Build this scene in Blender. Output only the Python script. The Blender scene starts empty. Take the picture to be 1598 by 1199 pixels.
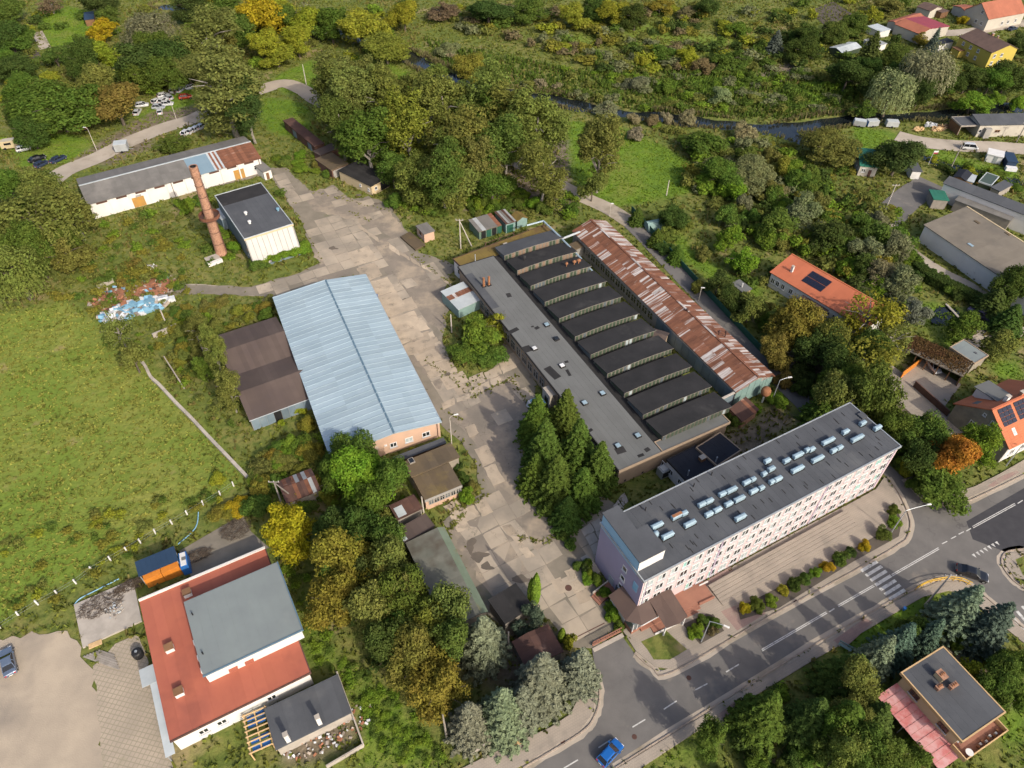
import bpy, bmesh, math, random
import numpy as np
from mathutils import Vector, Matrix
rng = random.Random(7)
NR = np.random.RandomState(11)
SC = bpy.context.scene
COL = SC.collection
R = math.radians

# ------------------------------------------------------------------ camera
CAM_H = 105.0
FPX = 1145.0            # focal length in photo pixels (photo is 1598 x 1199)
PITCH, ROLL = R(45.7), R(0.9)
_right = Vector((1, 0, 0)); _fw = Vector((0, math.cos(PITCH), -math.sin(PITCH))); _up = Vector((0, math.sin(PITCH), math.cos(PITCH)))
CR = _right * math.cos(ROLL) + _up * math.sin(ROLL)
CU = _right * -math.sin(ROLL) + _up * math.cos(ROLL)
cam_data = bpy.data.cameras.new('camera')
cam_data.sensor_width = 36.0
cam_data.lens = FPX / 1598.0 * 36.0
cam_data.clip_start = 0.5
cam_data.clip_end = 6000.0
cam = bpy.data.objects.new('camera', cam_data)
m = Matrix((CR, CU, -_fw)).transposed().to_4x4()
m.translation = Vector((0, 0, CAM_H))
cam.matrix_world = m
COL.objects.link(cam)
SC.camera = cam

# ------------------------------------------------------------------ light
SUN_EL, SHADOW_AZ = R(35.0), R(128.5)
world = bpy.data.worlds.new('World'); SC.world = world
world.use_nodes = True
wn = world.node_tree.nodes; wl = world.node_tree.links
wn.clear()
sky = wn.new('ShaderNodeTexSky'); sky.sky_type = 'NISHITA'; sky.sun_disc = False
sky.sun_elevation = SUN_EL; sky.sun_rotation = R(141.5); sky.air_density = 0.75; sky.dust_density = 4.0; sky.ozone_density = 0.6
bg = wn.new('ShaderNodeBackground'); bg.inputs['Strength'].default_value = 0.15
wo = wn.new('ShaderNodeOutputWorld')
wl.new(sky.outputs[0], bg.inputs[0]); wl.new(bg.outputs[0], wo.inputs[0])
sd = bpy.data.lights.new('sun', 'SUN'); sd.energy = 2.6; sd.angle = R(0.6); sd.color = (1.0, 0.90, 0.75)
sun = bpy.data.objects.new('sun', sd)
tosun = Vector((-math.cos(SHADOW_AZ) * math.cos(SUN_EL), -math.sin(SHADOW_AZ) * math.cos(SUN_EL), math.sin(SUN_EL)))
sun.rotation_euler = tosun.to_track_quat('Z', 'Y').to_euler()
sun.location = (60, -60, 120)
COL.objects.link(sun)
SC.view_settings.view_transform = 'Standard'
SC.view_settings.look = 'None'
SC.view_settings.exposure = 0.53
SC.view_settings.gamma = 1.0

# ------------------------------------------------------------------ helpers
def G(px, py, z=0.0):
    """photo pixel -> point of the place at height z"""
    d = CR * (px - 799.0) - CU * (py - 599.5) + _fw * FPX
    t = (CAM_H - z) / -d.z
    return Vector((d.x * t, d.y * t, z))
def depth_at(p):
    return (p - Vector((0, 0, CAM_H))).dot(_fw)

class MB:
    def __init__(self): self.v = []; self.f = []
    def add(self, vs, fs):
        n = len(self.v); self.v += [tuple(p) for p in vs]; self.f += [tuple(i + n for i in f) for f in fs]; return self
    def box(self, x0, x1, y0, y1, z0, z1):
        return self.add([(x0,y0,z0),(x1,y0,z0),(x1,y1,z0),(x0,y1,z0),(x0,y0,z1),(x1,y0,z1),(x1,y1,z1),(x0,y1,z1)],
            [(3,2,1,0),(4,5,6,7),(0,1,5,4),(1,2,6,5),(2,3,7,6),(3,0,4,7)])
    def slab(self, q, th):
        """quad q (4 points, counter-clockwise from above) with thickness th downward"""
        a = [Vector(p) for p in q]
        n = (a[1]-a[0]).cross(a[3]-a[0]).normalized()
        b = [p - n*th for p in a]
        return self.add(a + b, [(0,1,2,3),(7,6,5,4),(1,0,4,5),(2,1,5,6),(3,2,6,7),(0,3,7,4)])
    def poly(self, pts, z0, z1):
        """polygon prism, pts counter-clockwise"""
        n = len(pts)
        A = sum(pts[i][0]*pts[(i+1)%n][1]-pts[(i+1)%n][0]*pts[i][1] for i in range(n))
        if A < 0: pts = list(pts)[::-1]
        v = [(p[0],p[1],z1) for p in pts] + [(p[0],p[1],z0) for p in pts]
        f = [tuple(range(n))] + [(i, i+n, (i+1)%n+n, (i+1)%n) for i in range(n)]
        return self.add(v, f)
    def sheet(self, pts, z):
        n = len(pts)
        A = sum(pts[i][0]*pts[(i+1)%n][1]-pts[(i+1)%n][0]*pts[i][1] for i in range(n))
        if A < 0: pts = list(pts)[::-1]
        return self.add([(p[0],p[1],z) for p in pts], [tuple(range(n))])
    def tube(self, p, q, r0, r1=None, n=8, cap=True):
        r1 = r0 if r1 is None else r1
        p, q = Vector(p), Vector(q); d = (q-p).normalized()
        a = d.orthogonal().normalized(); b = d.cross(a)
        v = []
        for c, r in ((p, r0), (q, r1)):
            for i in range(n):
                t = 2*math.pi*i/n; v.append(c + (a*math.cos(t) + b*math.sin(t))*r)
        f = [(i, (i+1)%n, (i+1)%n+n, i+n) for i in range(n)]
        if cap: f += [tuple(range(n))[::-1], tuple(range(n, 2*n))]
        return self.add(v, f)
    def lathe(self, prof, n=16, c=(0,0)):
        v = []; f = []
        for r, z in prof:
            for i in range(n):
                t = 2*math.pi*i/n; v.append((c[0]+r*math.cos(t), c[1]+r*math.sin(t), z))
        for k in range(len(prof)-1):
            for i in range(n): f.append((k*n+i, k*n+(i+1)%n, (k+1)*n+(i+1)%n, (k+1)*n+i))
        f.append(tuple(range((len(prof)-1)*n, len(prof)*n)))
        return self.add(v, f)
    def mesh(self, name, mt=None, smooth=False):
        me = bpy.data.meshes.new(name); me.from_pydata(self.v, [], self.f)
        if mt: me.materials.append(mt)
        if smooth: me.polygons.foreach_set('use_smooth', [True]*len(me.polygons))
        me.update(); return me
    def build(self, name, mt, parent=None, smooth=False):
        o = bpy.data.objects.new(name, self.mesh(name, mt, smooth)); COL.objects.link(o)
        if parent: o.parent = parent
        return o

def tag(o, label=None, cat=None, group=None, kind=None):
    if label: o['label'] = label
    if cat: o['category'] = cat
    if group: o['group'] = group
    if kind: o['kind'] = kind
    return o
def thing(name, label, cat, loc=(0,0,0), rz=0.0, group=None):
    o = bpy.data.objects.new(name, None); o.empty_display_size = 0.5; COL.objects.link(o)
    o.location = loc; o.rotation_euler = (0,0,rz)
    return tag(o, label, cat, group)
def struct(name, label, mb, mt):
    o = mb.build(name, mt); return tag(o, label, None, None, 'structure')
_unit = {}
def bx(name, parent, mt, x0, x1, y0, y1, z0, z1, rz=0.0):
    """box part sharing one unit mesh for each material"""
    k = mt.name
    if k not in _unit: _unit[k] = MB().box(-.5,.5,-.5,.5,-.5,.5).mesh('box_'+k, mt)
    o = bpy.data.objects.new(name, _unit[k]); COL.objects.link(o)
    o.scale = (x1-x0, y1-y0, z1-z0); o.location = ((x0+x1)/2, (y0+y1)/2, (z0+z1)/2)
    if rz: o.rotation_euler = (0,0,rz)
    if parent: o.parent = parent
    return o
def inst(name, me, parent, loc, rot=(0,0,0), sc=None):
    o = bpy.data.objects.new(name, me); COL.objects.link(o)
    o.location = loc; o.rotation_euler = rot
    if sc: o.scale = sc
    if parent: o.parent = parent
    return o

class Frame:
    """local frame of a building: A->B is its x edge, the building lies to the left of it"""
    def __init__(s, A, B, C, z):
        a, b, c = G(*A, z), G(*B, z), G(*C, z)
        s.o = Vector((a.x, a.y, 0)); d = b - a; s.L = d.length; s.u = d.normalized()
        s.v = Vector((-s.u.y, s.u.x, 0)); s.W = (c - a).dot(s.v); s.rz = math.atan2(s.u.y, s.u.x)
    def loc(s, px, py, z=0.0):
        p = G(px, py, z) - s.o
        return p.dot(s.u), p.dot(s.v)
    def thing(s, name, label, cat, group=None):
        s.root = thing(name, label, cat, tuple(s.o), s.rz, group); return s.root

# ------------------------------------------------------------------ materials
M = {}
def mat(name, c1, c2=None, scale=1.0, rough=0.85, bump=0.0, c3=None, scale3=0.3, amt3=0.5, rand=0.0, metal=0.0,
        coord='P', stretch=None, bscale=None, spec=0.3, lo=0.35, hi=0.65, brick=None, rotz=0.0, crack=None):
    m = bpy.data.materials.new(name); m.use_nodes = True
    N, L = m.node_tree.nodes, m.node_tree.links
    P = N['Principled BSDF']; P.inputs['Roughness'].default_value = rough; P.inputs['Metallic'].default_value = metal
    P.inputs['Specular IOR Level'].default_value = spec
    c2 = c2 or tuple(x*0.72 for x in c1)
    if coord == 'P': src = N.new('ShaderNodeNewGeometry').outputs['Position']
    else: src = N.new('ShaderNodeTexCoord').outputs['Object']
    mp = N.new('ShaderNodeMapping'); L.new(src, mp.inputs[0])
    if stretch: mp.inputs['Scale'].default_value = stretch
    mp.inputs['Rotation'].default_value = (0,0,rotz)
    def noise(sc, det=7.0, rg=0.6):
        n = N.new('ShaderNodeTexNoise'); n.inputs['Scale'].default_value = sc; n.inputs['Detail'].default_value = min(det, 4)
        n.inputs['Roughness'].default_value = rg; L.new(mp.outputs[0], n.inputs['Vector']); return n.outputs['Fac']
    def mixc(f, a, b):
        x = N.new('ShaderNodeMix'); x.data_type = 'RGBA'; L.new(f, x.inputs['Factor'])
        for k, val in ((6, a), (7, b)):
            if isinstance(val, tuple): x.inputs[k].default_value = (*val, 1)
            else: L.new(val, x.inputs[k])
        return x.outputs[2]
    def ramp(f, lo, hi):
        r = N.new('ShaderNodeMapRange'); r.inputs['From Min'].default_value = lo; r.inputs['From Max'].default_value = hi
        L.new(f, r.inputs['Value']); return r.outputs[0]
    n1 = noise(scale)
    col = mixc(ramp(n1, lo, hi), c1, c2)
    if c3:
        n3 = noise(scale3, 9.0, 0.68); col = mixc(ramp(n3, 1-amt3-0.06, 1-amt3+0.10), col, c3)
    hgt = n1
    if brick:   # (width, height, mortar colour)
        b = N.new('ShaderNodeTexBrick'); b.inputs['Scale'].default_value = 1.0
        b.inputs['Brick Width'].default_value = brick[0]; b.inputs['Row Height'].default_value = brick[1]
        b.inputs['Mortar Size'].default_value = brick[3] if len(brick) > 3 else 0.03; b.offset = brick[4] if len(brick) > 4 else 0.5
        L.new(mp.outputs[0], b.inputs['Vector'])
        col = mixc(b.outputs['Fac'], col, brick[2])
        hgt = b.outputs['Fac']
    if crack:   # (scale, colour): thin ragged cracks between cells
        vo = N.new('ShaderNodeTexVoronoi'); vo.feature = 'DISTANCE_TO_EDGE'; vo.inputs['Scale'].default_value = crack[0]
        nn_ = N.new('ShaderNodeTexNoise'); nn_.inputs['Scale'].default_value = crack[0]*3; nn_.inputs['Detail'].default_value = 3; L.new(mp.outputs[0], nn_.inputs['Vector'])
        va = N.new('ShaderNodeVectorMath'); va.operation = 'MULTIPLY_ADD'; va.inputs[1].default_value = (2.2/crack[0]*.35,)*3; L.new(nn_.outputs['Color'], va.inputs[0]); L.new(mp.outputs[0], va.inputs[2]); L.new(va.outputs[0], vo.inputs['Vector'])
        mk_ = N.new('ShaderNodeMath'); mk_.operation = 'MULTIPLY'; L.new(ramp(vo.outputs['Distance'], .014, .0), mk_.inputs[0]); L.new(ramp(noise(crack[0]*.5), .46, .62), mk_.inputs[1]); col = mixc(mk_.outputs[0], col, crack[1])
    if rand:
        oi = N.new('ShaderNodeObjectInfo'); mr = N.new('ShaderNodeMapRange')
        mr.inputs['To Min'].default_value = 1-rand; mr.inputs['To Max'].default_value = 1+rand
        L.new(oi.outputs['Random'], mr.inputs['Value'])
        h = N.new('ShaderNodeHueSaturation'); L.new(mr.outputs[0], h.inputs['Value']); L.new(col, h.inputs['Color']); col = h.outputs[0]
    L.new(col, P.inputs['Base Color'])
    if bump:
        bn = N.new('ShaderNodeBump'); bn.inputs['Strength'].default_value = bump; bn.inputs['Distance'].default_value = 0.06
        L.new(noise(bscale or scale*4) if not brick else hgt, bn.inputs['Height'])
        if brick: bn.invert = True
        L.new(bn.outputs[0], P.inputs['Normal'])
    M[name] = m; return m

def glassmat(name, c, rough=0.12):
    m = bpy.data.materials.new(name); m.use_nodes = True
    P = m.node_tree.nodes['Principled BSDF']; P.inputs['Base Color'].default_value = (*c, 1); P.inputs['Roughness'].default_value = rough
    P.inputs['Specular IOR Level'].default_value = 0.6; M[name] = m; return m

GRID = R(28.6)    # the plant's own grid direction
mat('asphalt', (.150,.143,.136), (.118,.113,.109), 0.25, .9, .3, (.24,.212,.175), .11, .34, bscale=6, crack=(.09,(.085,.082,.08)))
mat('asphalt_dark', (.050,.050,.056), (.040,.040,.046), 0.6, .88, .25, bscale=6)
mat('yard', (.235,.205,.162), (.165,.148,.118), .25, .92, .5, (.135,.14,.075), .12, .34, bscale=2.5)
mat('yard_plate', (.375,.318,.248), (.265,.232,.188), .13, .92, .5, (.165,.146,.122), .07, .37, bscale=2.5, lo=.40, hi=.60, rand=.09, crack=(.28,(.13,.12,.085)))
mat('yard_dark', (.235,.20,.162), (.180,.158,.132), .2, .92, .4, (.345,.285,.215), .12, .46, bscale=2.5, crack=(.3,(.11,.10,.08)))
mat('slab', (.42,.345,.26), (.32,.27,.21), .35, .92, .5, (.20,.172,.135), .5, .38, rand=.20, bscale=3, crack=(.5,(.17,.15,.11)))
mat('gravel', (.40,.335,.255), (.31,.262,.205), .16, .95, .8, (.25,.215,.175), .06, .42, bscale=5)
mat('pavers', (.38,.32,.25), (.31,.265,.21), .3, .93, .5, (.19,.19,.10), .09, .34, brick=(.62,.62,(.27,.235,.17),.06,0.0), rotz=R(12))
mat('pavement', (.33,.285,.235), (.27,.235,.195), .3, .92, .3, (.22,.195,.165), .15, .35, brick=(.35,.35,(.23,.20,.17),.012), rotz=-GRID)
mat('pavement_red', (.30,.21,.18), (.25,.175,.155), .5, .92, .3, (.32,.27,.22), .2, .4, brick=(.35,.35,(.22,.16,.14),.012), rotz=-GRID)
mat('kerb', (.36,.30,.24), (.28,.23,.19), .8, .9, .3, rand=.12)
mat('track', (.40,.35,.29), (.31,.27,.22), .15, .95, .6, (.20,.17,.12), .09, .40, bscale=3)
mat('soil', (.10,.085,.07), (.07,.06,.05), .4, .97, .9, bscale=3)
mat('paint_white', (.56,.56,.54), (.44,.44,.42), 1.5, .7, 0, (.22,.215,.205), 1.4, .42)
mat('concrete', (.42,.38,.33), (.33,.30,.26), .6, .9, .3, rand=.08)
mat('pink_wall', (.53,.415,.418), (.50,.39,.395), .15, .85, .1, (.44,.355,.355), .25, .28)
mat('house_wall', (.44,.41,.35), (.39,.36,.31), .4, .88, .1, (.33,.30,.25), .5, .34)
mat('panel_white', (.45,.45,.43), (.40,.40,.385), .4, .8, .05, (.34,.33,.31), .5, .3, rand=.06)
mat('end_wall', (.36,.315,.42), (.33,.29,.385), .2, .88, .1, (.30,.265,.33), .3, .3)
mat('white_wall', (.62,.61,.585), (.57,.555,.53), .3, .85, .1, (.42,.40,.37), .35, .30)
mat('lilac', (.40,.33,.42), None, 1, .8)
mat('blue_band', (.33,.52,.66), (.29,.47,.61), .3, .8)
mat('cream_wall', (.52,.42,.26), (.46,.37,.24), .4, .9, .1, (.35,.31,.23), .4, .3)
mat('peach_wall', (.50,.335,.24), (.45,.31,.23), .5, .9, .1, (.40,.35,.30), .35, .34)
mat('tan_wall', (.34,.26,.18), (.29,.22,.16), .5, .9, .2, (.22,.18,.14), .4, .3)
mat('grey_wall', (.30,.29,.27), (.24,.23,.21), .5, .9, .3, (.17,.16,.15), .4, .33)
mat('stone_wall', (.27,.24,.19), (.20,.18,.15), .7, .92, .5, (.33,.30,.24), .5, .3, bscale=2.5)
mat('blue_panel', (.16,.21,.24), (.12,.165,.20), .4, .7, .1, (.20,.21,.20), .3, .35, rand=.22)
mat('green_panel', (.15,.22,.16), (.11,.17,.13), .8, .7, .1, rand=.2)
mat('teal_panel', (.20,.30,.28), (.17,.26,.25), .5, .7, .1, (.25,.24,.20), .4, .3)
mat('brown_panel', (.13,.07,.05), (.10,.055,.045), .6, .85, .1, rand=.15)
mat('felt_dark', (.082,.088,.098), (.066,.071,.080), .25, .92, .25, (.105,.108,.112), .10, .36, bscale=3, rand=.07)
mat('felt_black', (.030,.029,.030), (.020,.020,.021), .3, .93, .3, (.055,.052,.05), .12, .34, bscale=3, rand=.12)
mat('felt_navy', (.018,.021,.030), (.013,.015,.022), .3, .8, .15)
mat('felt_grey', (.135,.14,.138), (.118,.122,.12), .2, .92, .2, (.10,.105,.10), .12, .35, bscale=3, rand=.05)
mat('felt_green', (.185,.215,.215), (.165,.19,.195), .2, .9, .15, (.215,.24,.235), .09, .35)
mat('felt_brown', (.125,.092,.055), (.090,.070,.048), .22, .92, .25, (.155,.115,.050), .2, .40, rand=.12)
mat('felt_brown2', (.098,.074,.064), (.080,.060,.054), .2, .92, .25, (.085,.065,.06), .2, .4, rand=.08)
mat('moss_edge', (.15,.19,.14), (.12,.155,.11), .4, .9, .2, (.16,.14,.08), .3, .35)
mat('moss_roof', (.18,.13,.035), (.13,.095,.03), .3, .95, .5, (.11,.065,.035), .12, .45, rand=.05)
mat('moss_green', (.165,.165,.14), (.125,.13,.11), .3, .95, .4, (.075,.060,.045), .10, .40, rand=.08)
mat('blue_metal', (.315,.40,.45), (.285,.37,.425), .15, .5, .05, (.345,.43,.48), .08, .45, metal=.1, spec=.4, rand=.09)
mat('blue_metal2', (.19,.27,.33), (.16,.24,.30), .2, .5, .05)
mat('ridge_blue', (.10,.17,.23), (.09,.15,.20), .5, .5)
mat('rust', (.205,.088,.050), (.140,.060,.038), .9, .85, .2, (.34,.25,.21), .8, .34, coord='O', rand=.20, stretch=(.35,1.6,1))
mat('rust_streak', (.195,.085,.050), (.47,.44,.42), 1.0, .75, .15, (.15,.066,.042), .7, .36, coord='O', rand=.16, stretch=(.12,2.3,.12), lo=.47, hi=.58)
mat('stain', (.135,.112,.09), (.11,.095,.078), .6, .9, .2)
mat('galv', (.47,.45,.44), (.36,.33,.31), 1.0, .6, .1, (.20,.088,.052), .9, .46, coord='O', rand=.14, stretch=(.35,1.6,1))
mat('rust_dark', (.10,.052,.040), (.075,.042,.035), .6, .9, .2, (.16,.10,.08), .5, .35, rand=.15)
mat('galv_dirty', (.33,.35,.36), (.27,.28,.28), .6, .6, .1, (.18,.10,.07), .4, .33, rand=.15)
mat('eternit', (.165,.158,.148), (.135,.13,.122), .3, .95, .3, (.20,.19,.175), .12, .4, bscale=3, rand=.07)
mat('eternit_tan', (.20,.175,.14), (.165,.145,.118), .2, .95, .3, (.14,.125,.105), .09, .42, bscale=3, rand=.05)
mat('red_roof', (.37,.115,.07), (.33,.10,.065), .25, .85, .1, (.27,.085,.058), .10, .40, rand=.05)
mat('red_metal', (.40,.09,.06), (.34,.08,.055), .3, .6, .1, (.30,.08,.06), .2, .35)
mat('orange_tile', (.46,.15,.068), (.40,.13,.06), .6, .75, .3, brick=(.30,.34,(.36,.11,.05),.03,0.0), rotz=-GRID, rand=.05)
mat('orange_sheet', (.44,.135,.068), (.39,.12,.06), .3, .7, .1, rand=.05)
mat('tile_red', (.33,.118,.07), (.28,.10,.06), .5, .8, .2, (.24,.10,.065), .3, .35, rand=.06)
mat('tile_brown', (.115,.075,.06), (.09,.06,.05), .5, .85, .2, rand=.06)
mat('crimson', (.27,.045,.06), (.24,.042,.058), .3, .55, .05)
mat('brick_red', (.38,.215,.14), (.25,.135,.09), 2.6, .9, .5, (.15,.092,.07), 1.3, .38, bscale=5)
mat('fascia_grey', (.22,.205,.175), (.17,.16,.14), 1.0, .85)
mat('brick_terrace', (.30,.145,.10), (.25,.12,.085), .6, .88, .2, (.34,.22,.17), .3, .3)
mat('canopy', (.10,.068,.056), (.082,.056,.048), .3, .75, .1, (.12,.09,.075), .2, .3)
mat('mullion', (.19,.175,.145), (.145,.135,.115), 1.0, .85, rand=.1)
mat('white_paint', (.62,.62,.61), (.56,.56,.55), .8, .6)
mat('sill', (.45,.47,.50), None, 1, .6)
mat('steel', (.42,.45,.47), (.36,.39,.41), .6, .45, metal=.4)
mat('vent', (.27,.365,.425), (.23,.32,.385), 1.0, .55, rand=.08)
mat('pole_concrete', (.46,.42,.37), (.38,.35,.31), 1, .9)
mat('wood_grey', (.27,.245,.215), (.21,.19,.165), 1.0, .95, .3, rand=.18)
mat('wood_new', (.55,.38,.20), (.48,.33,.17), 1.5, .85, rand=.12)
mat('wood_old', (.20,.11,.055), (.16,.085,.045), 1.0, .9, .2, rand=.15)
mat('door_ochre', (.42,.23,.05), (.34,.19,.06), .8, .8, .1, (.25,.24,.12), .8, .36)
mat('yellow_paint', (.66,.40,.03), None, 1, .5)
mat('yellow_wall', (.44,.35,.07), (.40,.32,.07), .3, .85, 0, (.34,.27,.08), .4, .3)
mat('orange_paint', (.62,.22,.03), (.54,.19,.03), .5, .6, rand=.05)
mat('navy', (.022,.045,.085), (.018,.038,.075), .3, .5, .1)
mat('blue_plastic', (.03,.14,.40), (.025,.11,.33), 2, .4, rand=.15)
mat('cyan_foam', (.22,.40,.52), (.16,.33,.46), 1.5, .7, rand=.35)
mat('pale_foam', (.62,.62,.62), (.52,.55,.57), 1.5, .7, rand=.15)
mat('black_plastic', (.02,.02,.022), None, 1, .5)
mat('rust_drum', (.30,.135,.065), (.22,.10,.05), 2, .85, .3)
mat('rubble', (.36,.31,.26), (.26,.22,.19), 1.5, .95, .6, rand=.3)
mat('rubble_red', (.33,.15,.08), (.24,.11,.07), 1.5, .95, .6, rand=.3)
mat('twig', (.105,.078,.055), (.08,.06,.045), 2, .95)
mat('bark', (.115,.095,.075), (.08,.066,.052), 2.5, .95, .5)
mat('bark_pale', (.26,.24,.21), (.16,.145,.125), 2.0, .95, .4)
mat('white_plaster', (.64,.63,.61), (.56,.55,.53), .6, .8)
mat('solar', (.014,.017,.032), (.011,.013,.026), 3, .25, 0, spec=.5)
mat('pale_roof', (.42,.46,.48), (.36,.40,.42), .5, .7, .1, rand=.1)
mat('awning', (.50,.16,.15), (.58,.33,.32), .9, .55, .1, coord='P')
mat('green_roof', (.03,.16,.11), (.025,.13,.09), .5, .6)
mat('green_fence', (.025,.10,.07), (.02,.08,.055), .5, .6)
mat('flower', (.60,.36,.02), (.48,.28,.02), 3, .8)
mat('tyre', (.018,.018,.019), None, 2, .9)
mat('rim', (.45,.46,.47), None, 2, .35, metal=.7)
mat('headlight', (.75,.77,.80), None, 1, .15)
mat('taillight', (.45,.02,.02), None, 1, .25)
mat('plate', (.75,.75,.72), None, 1, .5)
glassmat('glass_dark', (.018,.022,.026)); glassmat('glass_mid', (.10,.12,.13)); glassmat('glass_pale', (.34,.40,.41), .3)
glassmat('glass_teal', (.22,.46,.42), .3); glassmat('glass_green', (.050,.070,.047), .35); glassmat('car_glass', (.012,.014,.018), .06)
glassmat('glass_dirty', (.20,.14,.10), .5)
def carpaint(name, c):
    m = bpy.data.materials.new(name); m.use_nodes = True
    P = m.node_tree.nodes['Principled BSDF']; P.inputs['Base Color'].default_value = (*c, 1); P.inputs['Roughness'].default_value = .32
    P.inputs['Coat Weight'].default_value = .7; P.inputs['Coat Roughness'].default_value = .08; P.inputs['Metallic'].default_value = .25; M[name] = m
carpaint('car_blue', (.010,.12,.42)); carpaint('car_black', (.012,.013,.017)); carpaint('car_grey', (.13,.17,.24)); carpaint('car_white', (.62,.63,.64))
carpaint('car_silver', (.40,.43,.47)); carpaint('car_navy', (.03,.045,.09)); carpaint('car_red', (.45,.06,.03)); carpaint('car_plum', (.06,.05,.10)); carpaint('car_cream', (.58,.48,.30))

# ------------------------------------------------------------------ ground and water
def inpoly(X, Y, poly):
    ins = np.zeros(X.shape, bool); n = len(poly); j = n-1
    for i in range(n):
        xi, yi = poly[i][:2]; xj, yj = poly[j][:2]
        c = ((yi > Y) != (yj > Y)) & (X < (xj-xi)*(Y-yi)/((yj-yi) or 1e-9)+xi)
        ins ^= c; j = i
    return ins
def PX(pts, z=0.0): return [tuple(G(x, y, z))[:2] for x, y in pts]
def segdist(X, Y, pts):
    d = np.full(X.shape, 1e9)
    for (ax, ay), (bx_, by_) in zip(pts[:-1], pts[1:]):
        dx, dy = bx_-ax, by_-ay; t = np.clip(((X-ax)*dx+(Y-ay)*dy)/(dx*dx+dy*dy), 0, 1)
        d = np.minimum(d, np.hypot(X-ax-t*dx, Y-ay-t*dy))
    return d
RIVER = PX([(250,10),(360,28),(440,42),(510,46),(565,62),(628,84),(665,104),(712,126),(800,146),(895,163),(970,178),(1060,187),(1150,196),(1205,204),(1290,192),(1360,184),(1460,182),(1530,174),(1620,165),(1800,150)], -.5)
BRANCH = PX([(1200,204),(1235,214),(1262,222)], -.5)
POND = PX([(1452,502),(1462,481),(1475,476),(1492,482),(1502,500),(1490,508),(1466,508)], -.2)
DITCH = PX([(1420,238),(1470,256),(1530,270),(1620,290)], -.4)
xs = np.arange(-290, 290.1, 1.45); ys = np.arange(2, 392, 1.45)
GX, GY = np.meshgrid(xs, ys)
dr = segdist(GX, GY, RIVER); db = segdist(GX, GY, BRANCH); dd_ = segdist(GX, GY, DITCH)
wob = 0.9*np.sin(GX*.21+GY*.13)+.6*np.sin(GX*.47-GY*.31)
carve = np.clip((3.9+.8*wob-dr)/2.0, 0, 1)
carve = np.maximum(carve, np.clip((3.2+.5*wob-db)/1.8, 0, 1))
carve = np.maximum(carve, .8*np.clip((2.0+.3*wob-dd_)/1.2, 0, 1))
carve = np.maximum(carve, .6*inpoly(GX, GY, POND))
NZ = NR.rand(*GX.shape)
def blur(a, n):
    for _ in range(n):
        p = np.pad(a, 1, mode='edge')
        a = (p[:-2,1:-1]+p[2:,1:-1]+p[1:-1,:-2]+p[1:-1,2:]+2*p[1:-1,1:-1])/6
    return a
rough = blur(NZ, 2); rough = (rough-rough.min())/(rough.max()-rough.min())
GZ = -.04 - .12*rough - 1.35*carve
ZONES = {
 'lush': [[(880,188),(960,195),(1010,215),(1060,240),(1100,272),(1075,300),(1040,310),(960,325),(905,290),(870,250)],
          [(430,120),(480,95),(560,85),(640,110),(680,150),(640,165),(560,130),(500,150),(440,145)],
          [(410,150),(470,160),(495,185),(470,215),(420,205),(400,180)],
          [(60,28),(100,8),(150,20),(150,55),(100,75),(70,70)],
          [(20,225),(100,205),(160,225),(100,255),(30,260)],
          [(210,185),(250,150),(300,135),(330,150),(300,178),(250,195)],
          [(1330,195),(1400,205),(1410,232),(1340,232)], [(1440,240),(1500,262),(1590,290),(1590,265),(1500,245),(1450,225)],
          [(440,870),(480,930),(510,1000),(560,1050),(620,1090),(690,1199),(560,1199),(560,1100),(520,1030),(485,1050),(470,960)],
          [(1040,330),(1080,390),(1140,430),(1180,440),(1200,470),(1150,470),(1060,400)],
          [(1440,470),(1500,480),(1520,510),(1480,545),(1440,520)], [(1540,560),(1598,560),(1598,600),(1555,590)],
          [(1010,1199),(1085,1150),(1110,1199)], [(1290,1005),(1350,965),(1450,905),(1480,930),(1380,1000),(1330,1040)],
          [(1580,1085),(1598,1080),(1598,1199),(1560,1150)], [(1150,165),(1250,130),(1330,120),(1330,165)],
          [(1000,125),(1100,118),(1180,125),(1150,150),(1040,140)]],
 'dry': [[(-60,500),(100,470),(160,510),(230,570),(300,650),(388,745),(320,790),(200,850),(60,930),(-60,1000)],
         [(870,60),(1000,30),(1130,60),(1180,30),(1190,90),(1000,80)]],
 'dirt': [[(120,240),(170,212),(230,178),(330,160),(325,182),(200,228),(110,262)], [(150,245),(240,215),(235,232),(160,262)], [(200,430),(260,425),(285,455),(255,480),(215,480)], [(1175,120),(1230,95),(1270,110),(1215,130)],
          [(470,1120),(560,1110),(570,1150),(480,1199),(420,1199)], [(1320,1180),(1400,1199),(1300,1199)],
          [(690,1010),(790,960),(900,1040),(800,1090),(740,1060)], [(1180,560),(1330,520),(1400,600),(1280,640)],
          [(1270,590),(1420,600),(1500,700),(1450,760),(1380,690)],
          [(1380,1000),(1500,970),(1598,1040),(1560,1100),(1480,1020),(1400,1060)], [(1120,680),(1210,640),(1250,650),(1150,730)],
          [(800,930),(900,990),(880,1040),(780,1000)], [(880,200),(700,330),(900,330)]],
}
def zone(k, nb):
    a = np.zeros(GX.shape)
    for p in ZONES[k]: a = np.maximum(a, inpoly(GX, GY, PX(p)).astype(float))
    a = blur(a, nb); return np.clip((a + .55*(rough-.5)*(a > .02)-.25)*2, 0, 1)
nv, nx = GX.size, GX.shape[1]
idx = np.arange(nv).reshape(GX.shape)
quads = np.stack([idx[:-1,:-1], idx[:-1,1:], idx[1:,1:], idx[1:,:-1]], -1).reshape(-1, 4)
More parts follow.
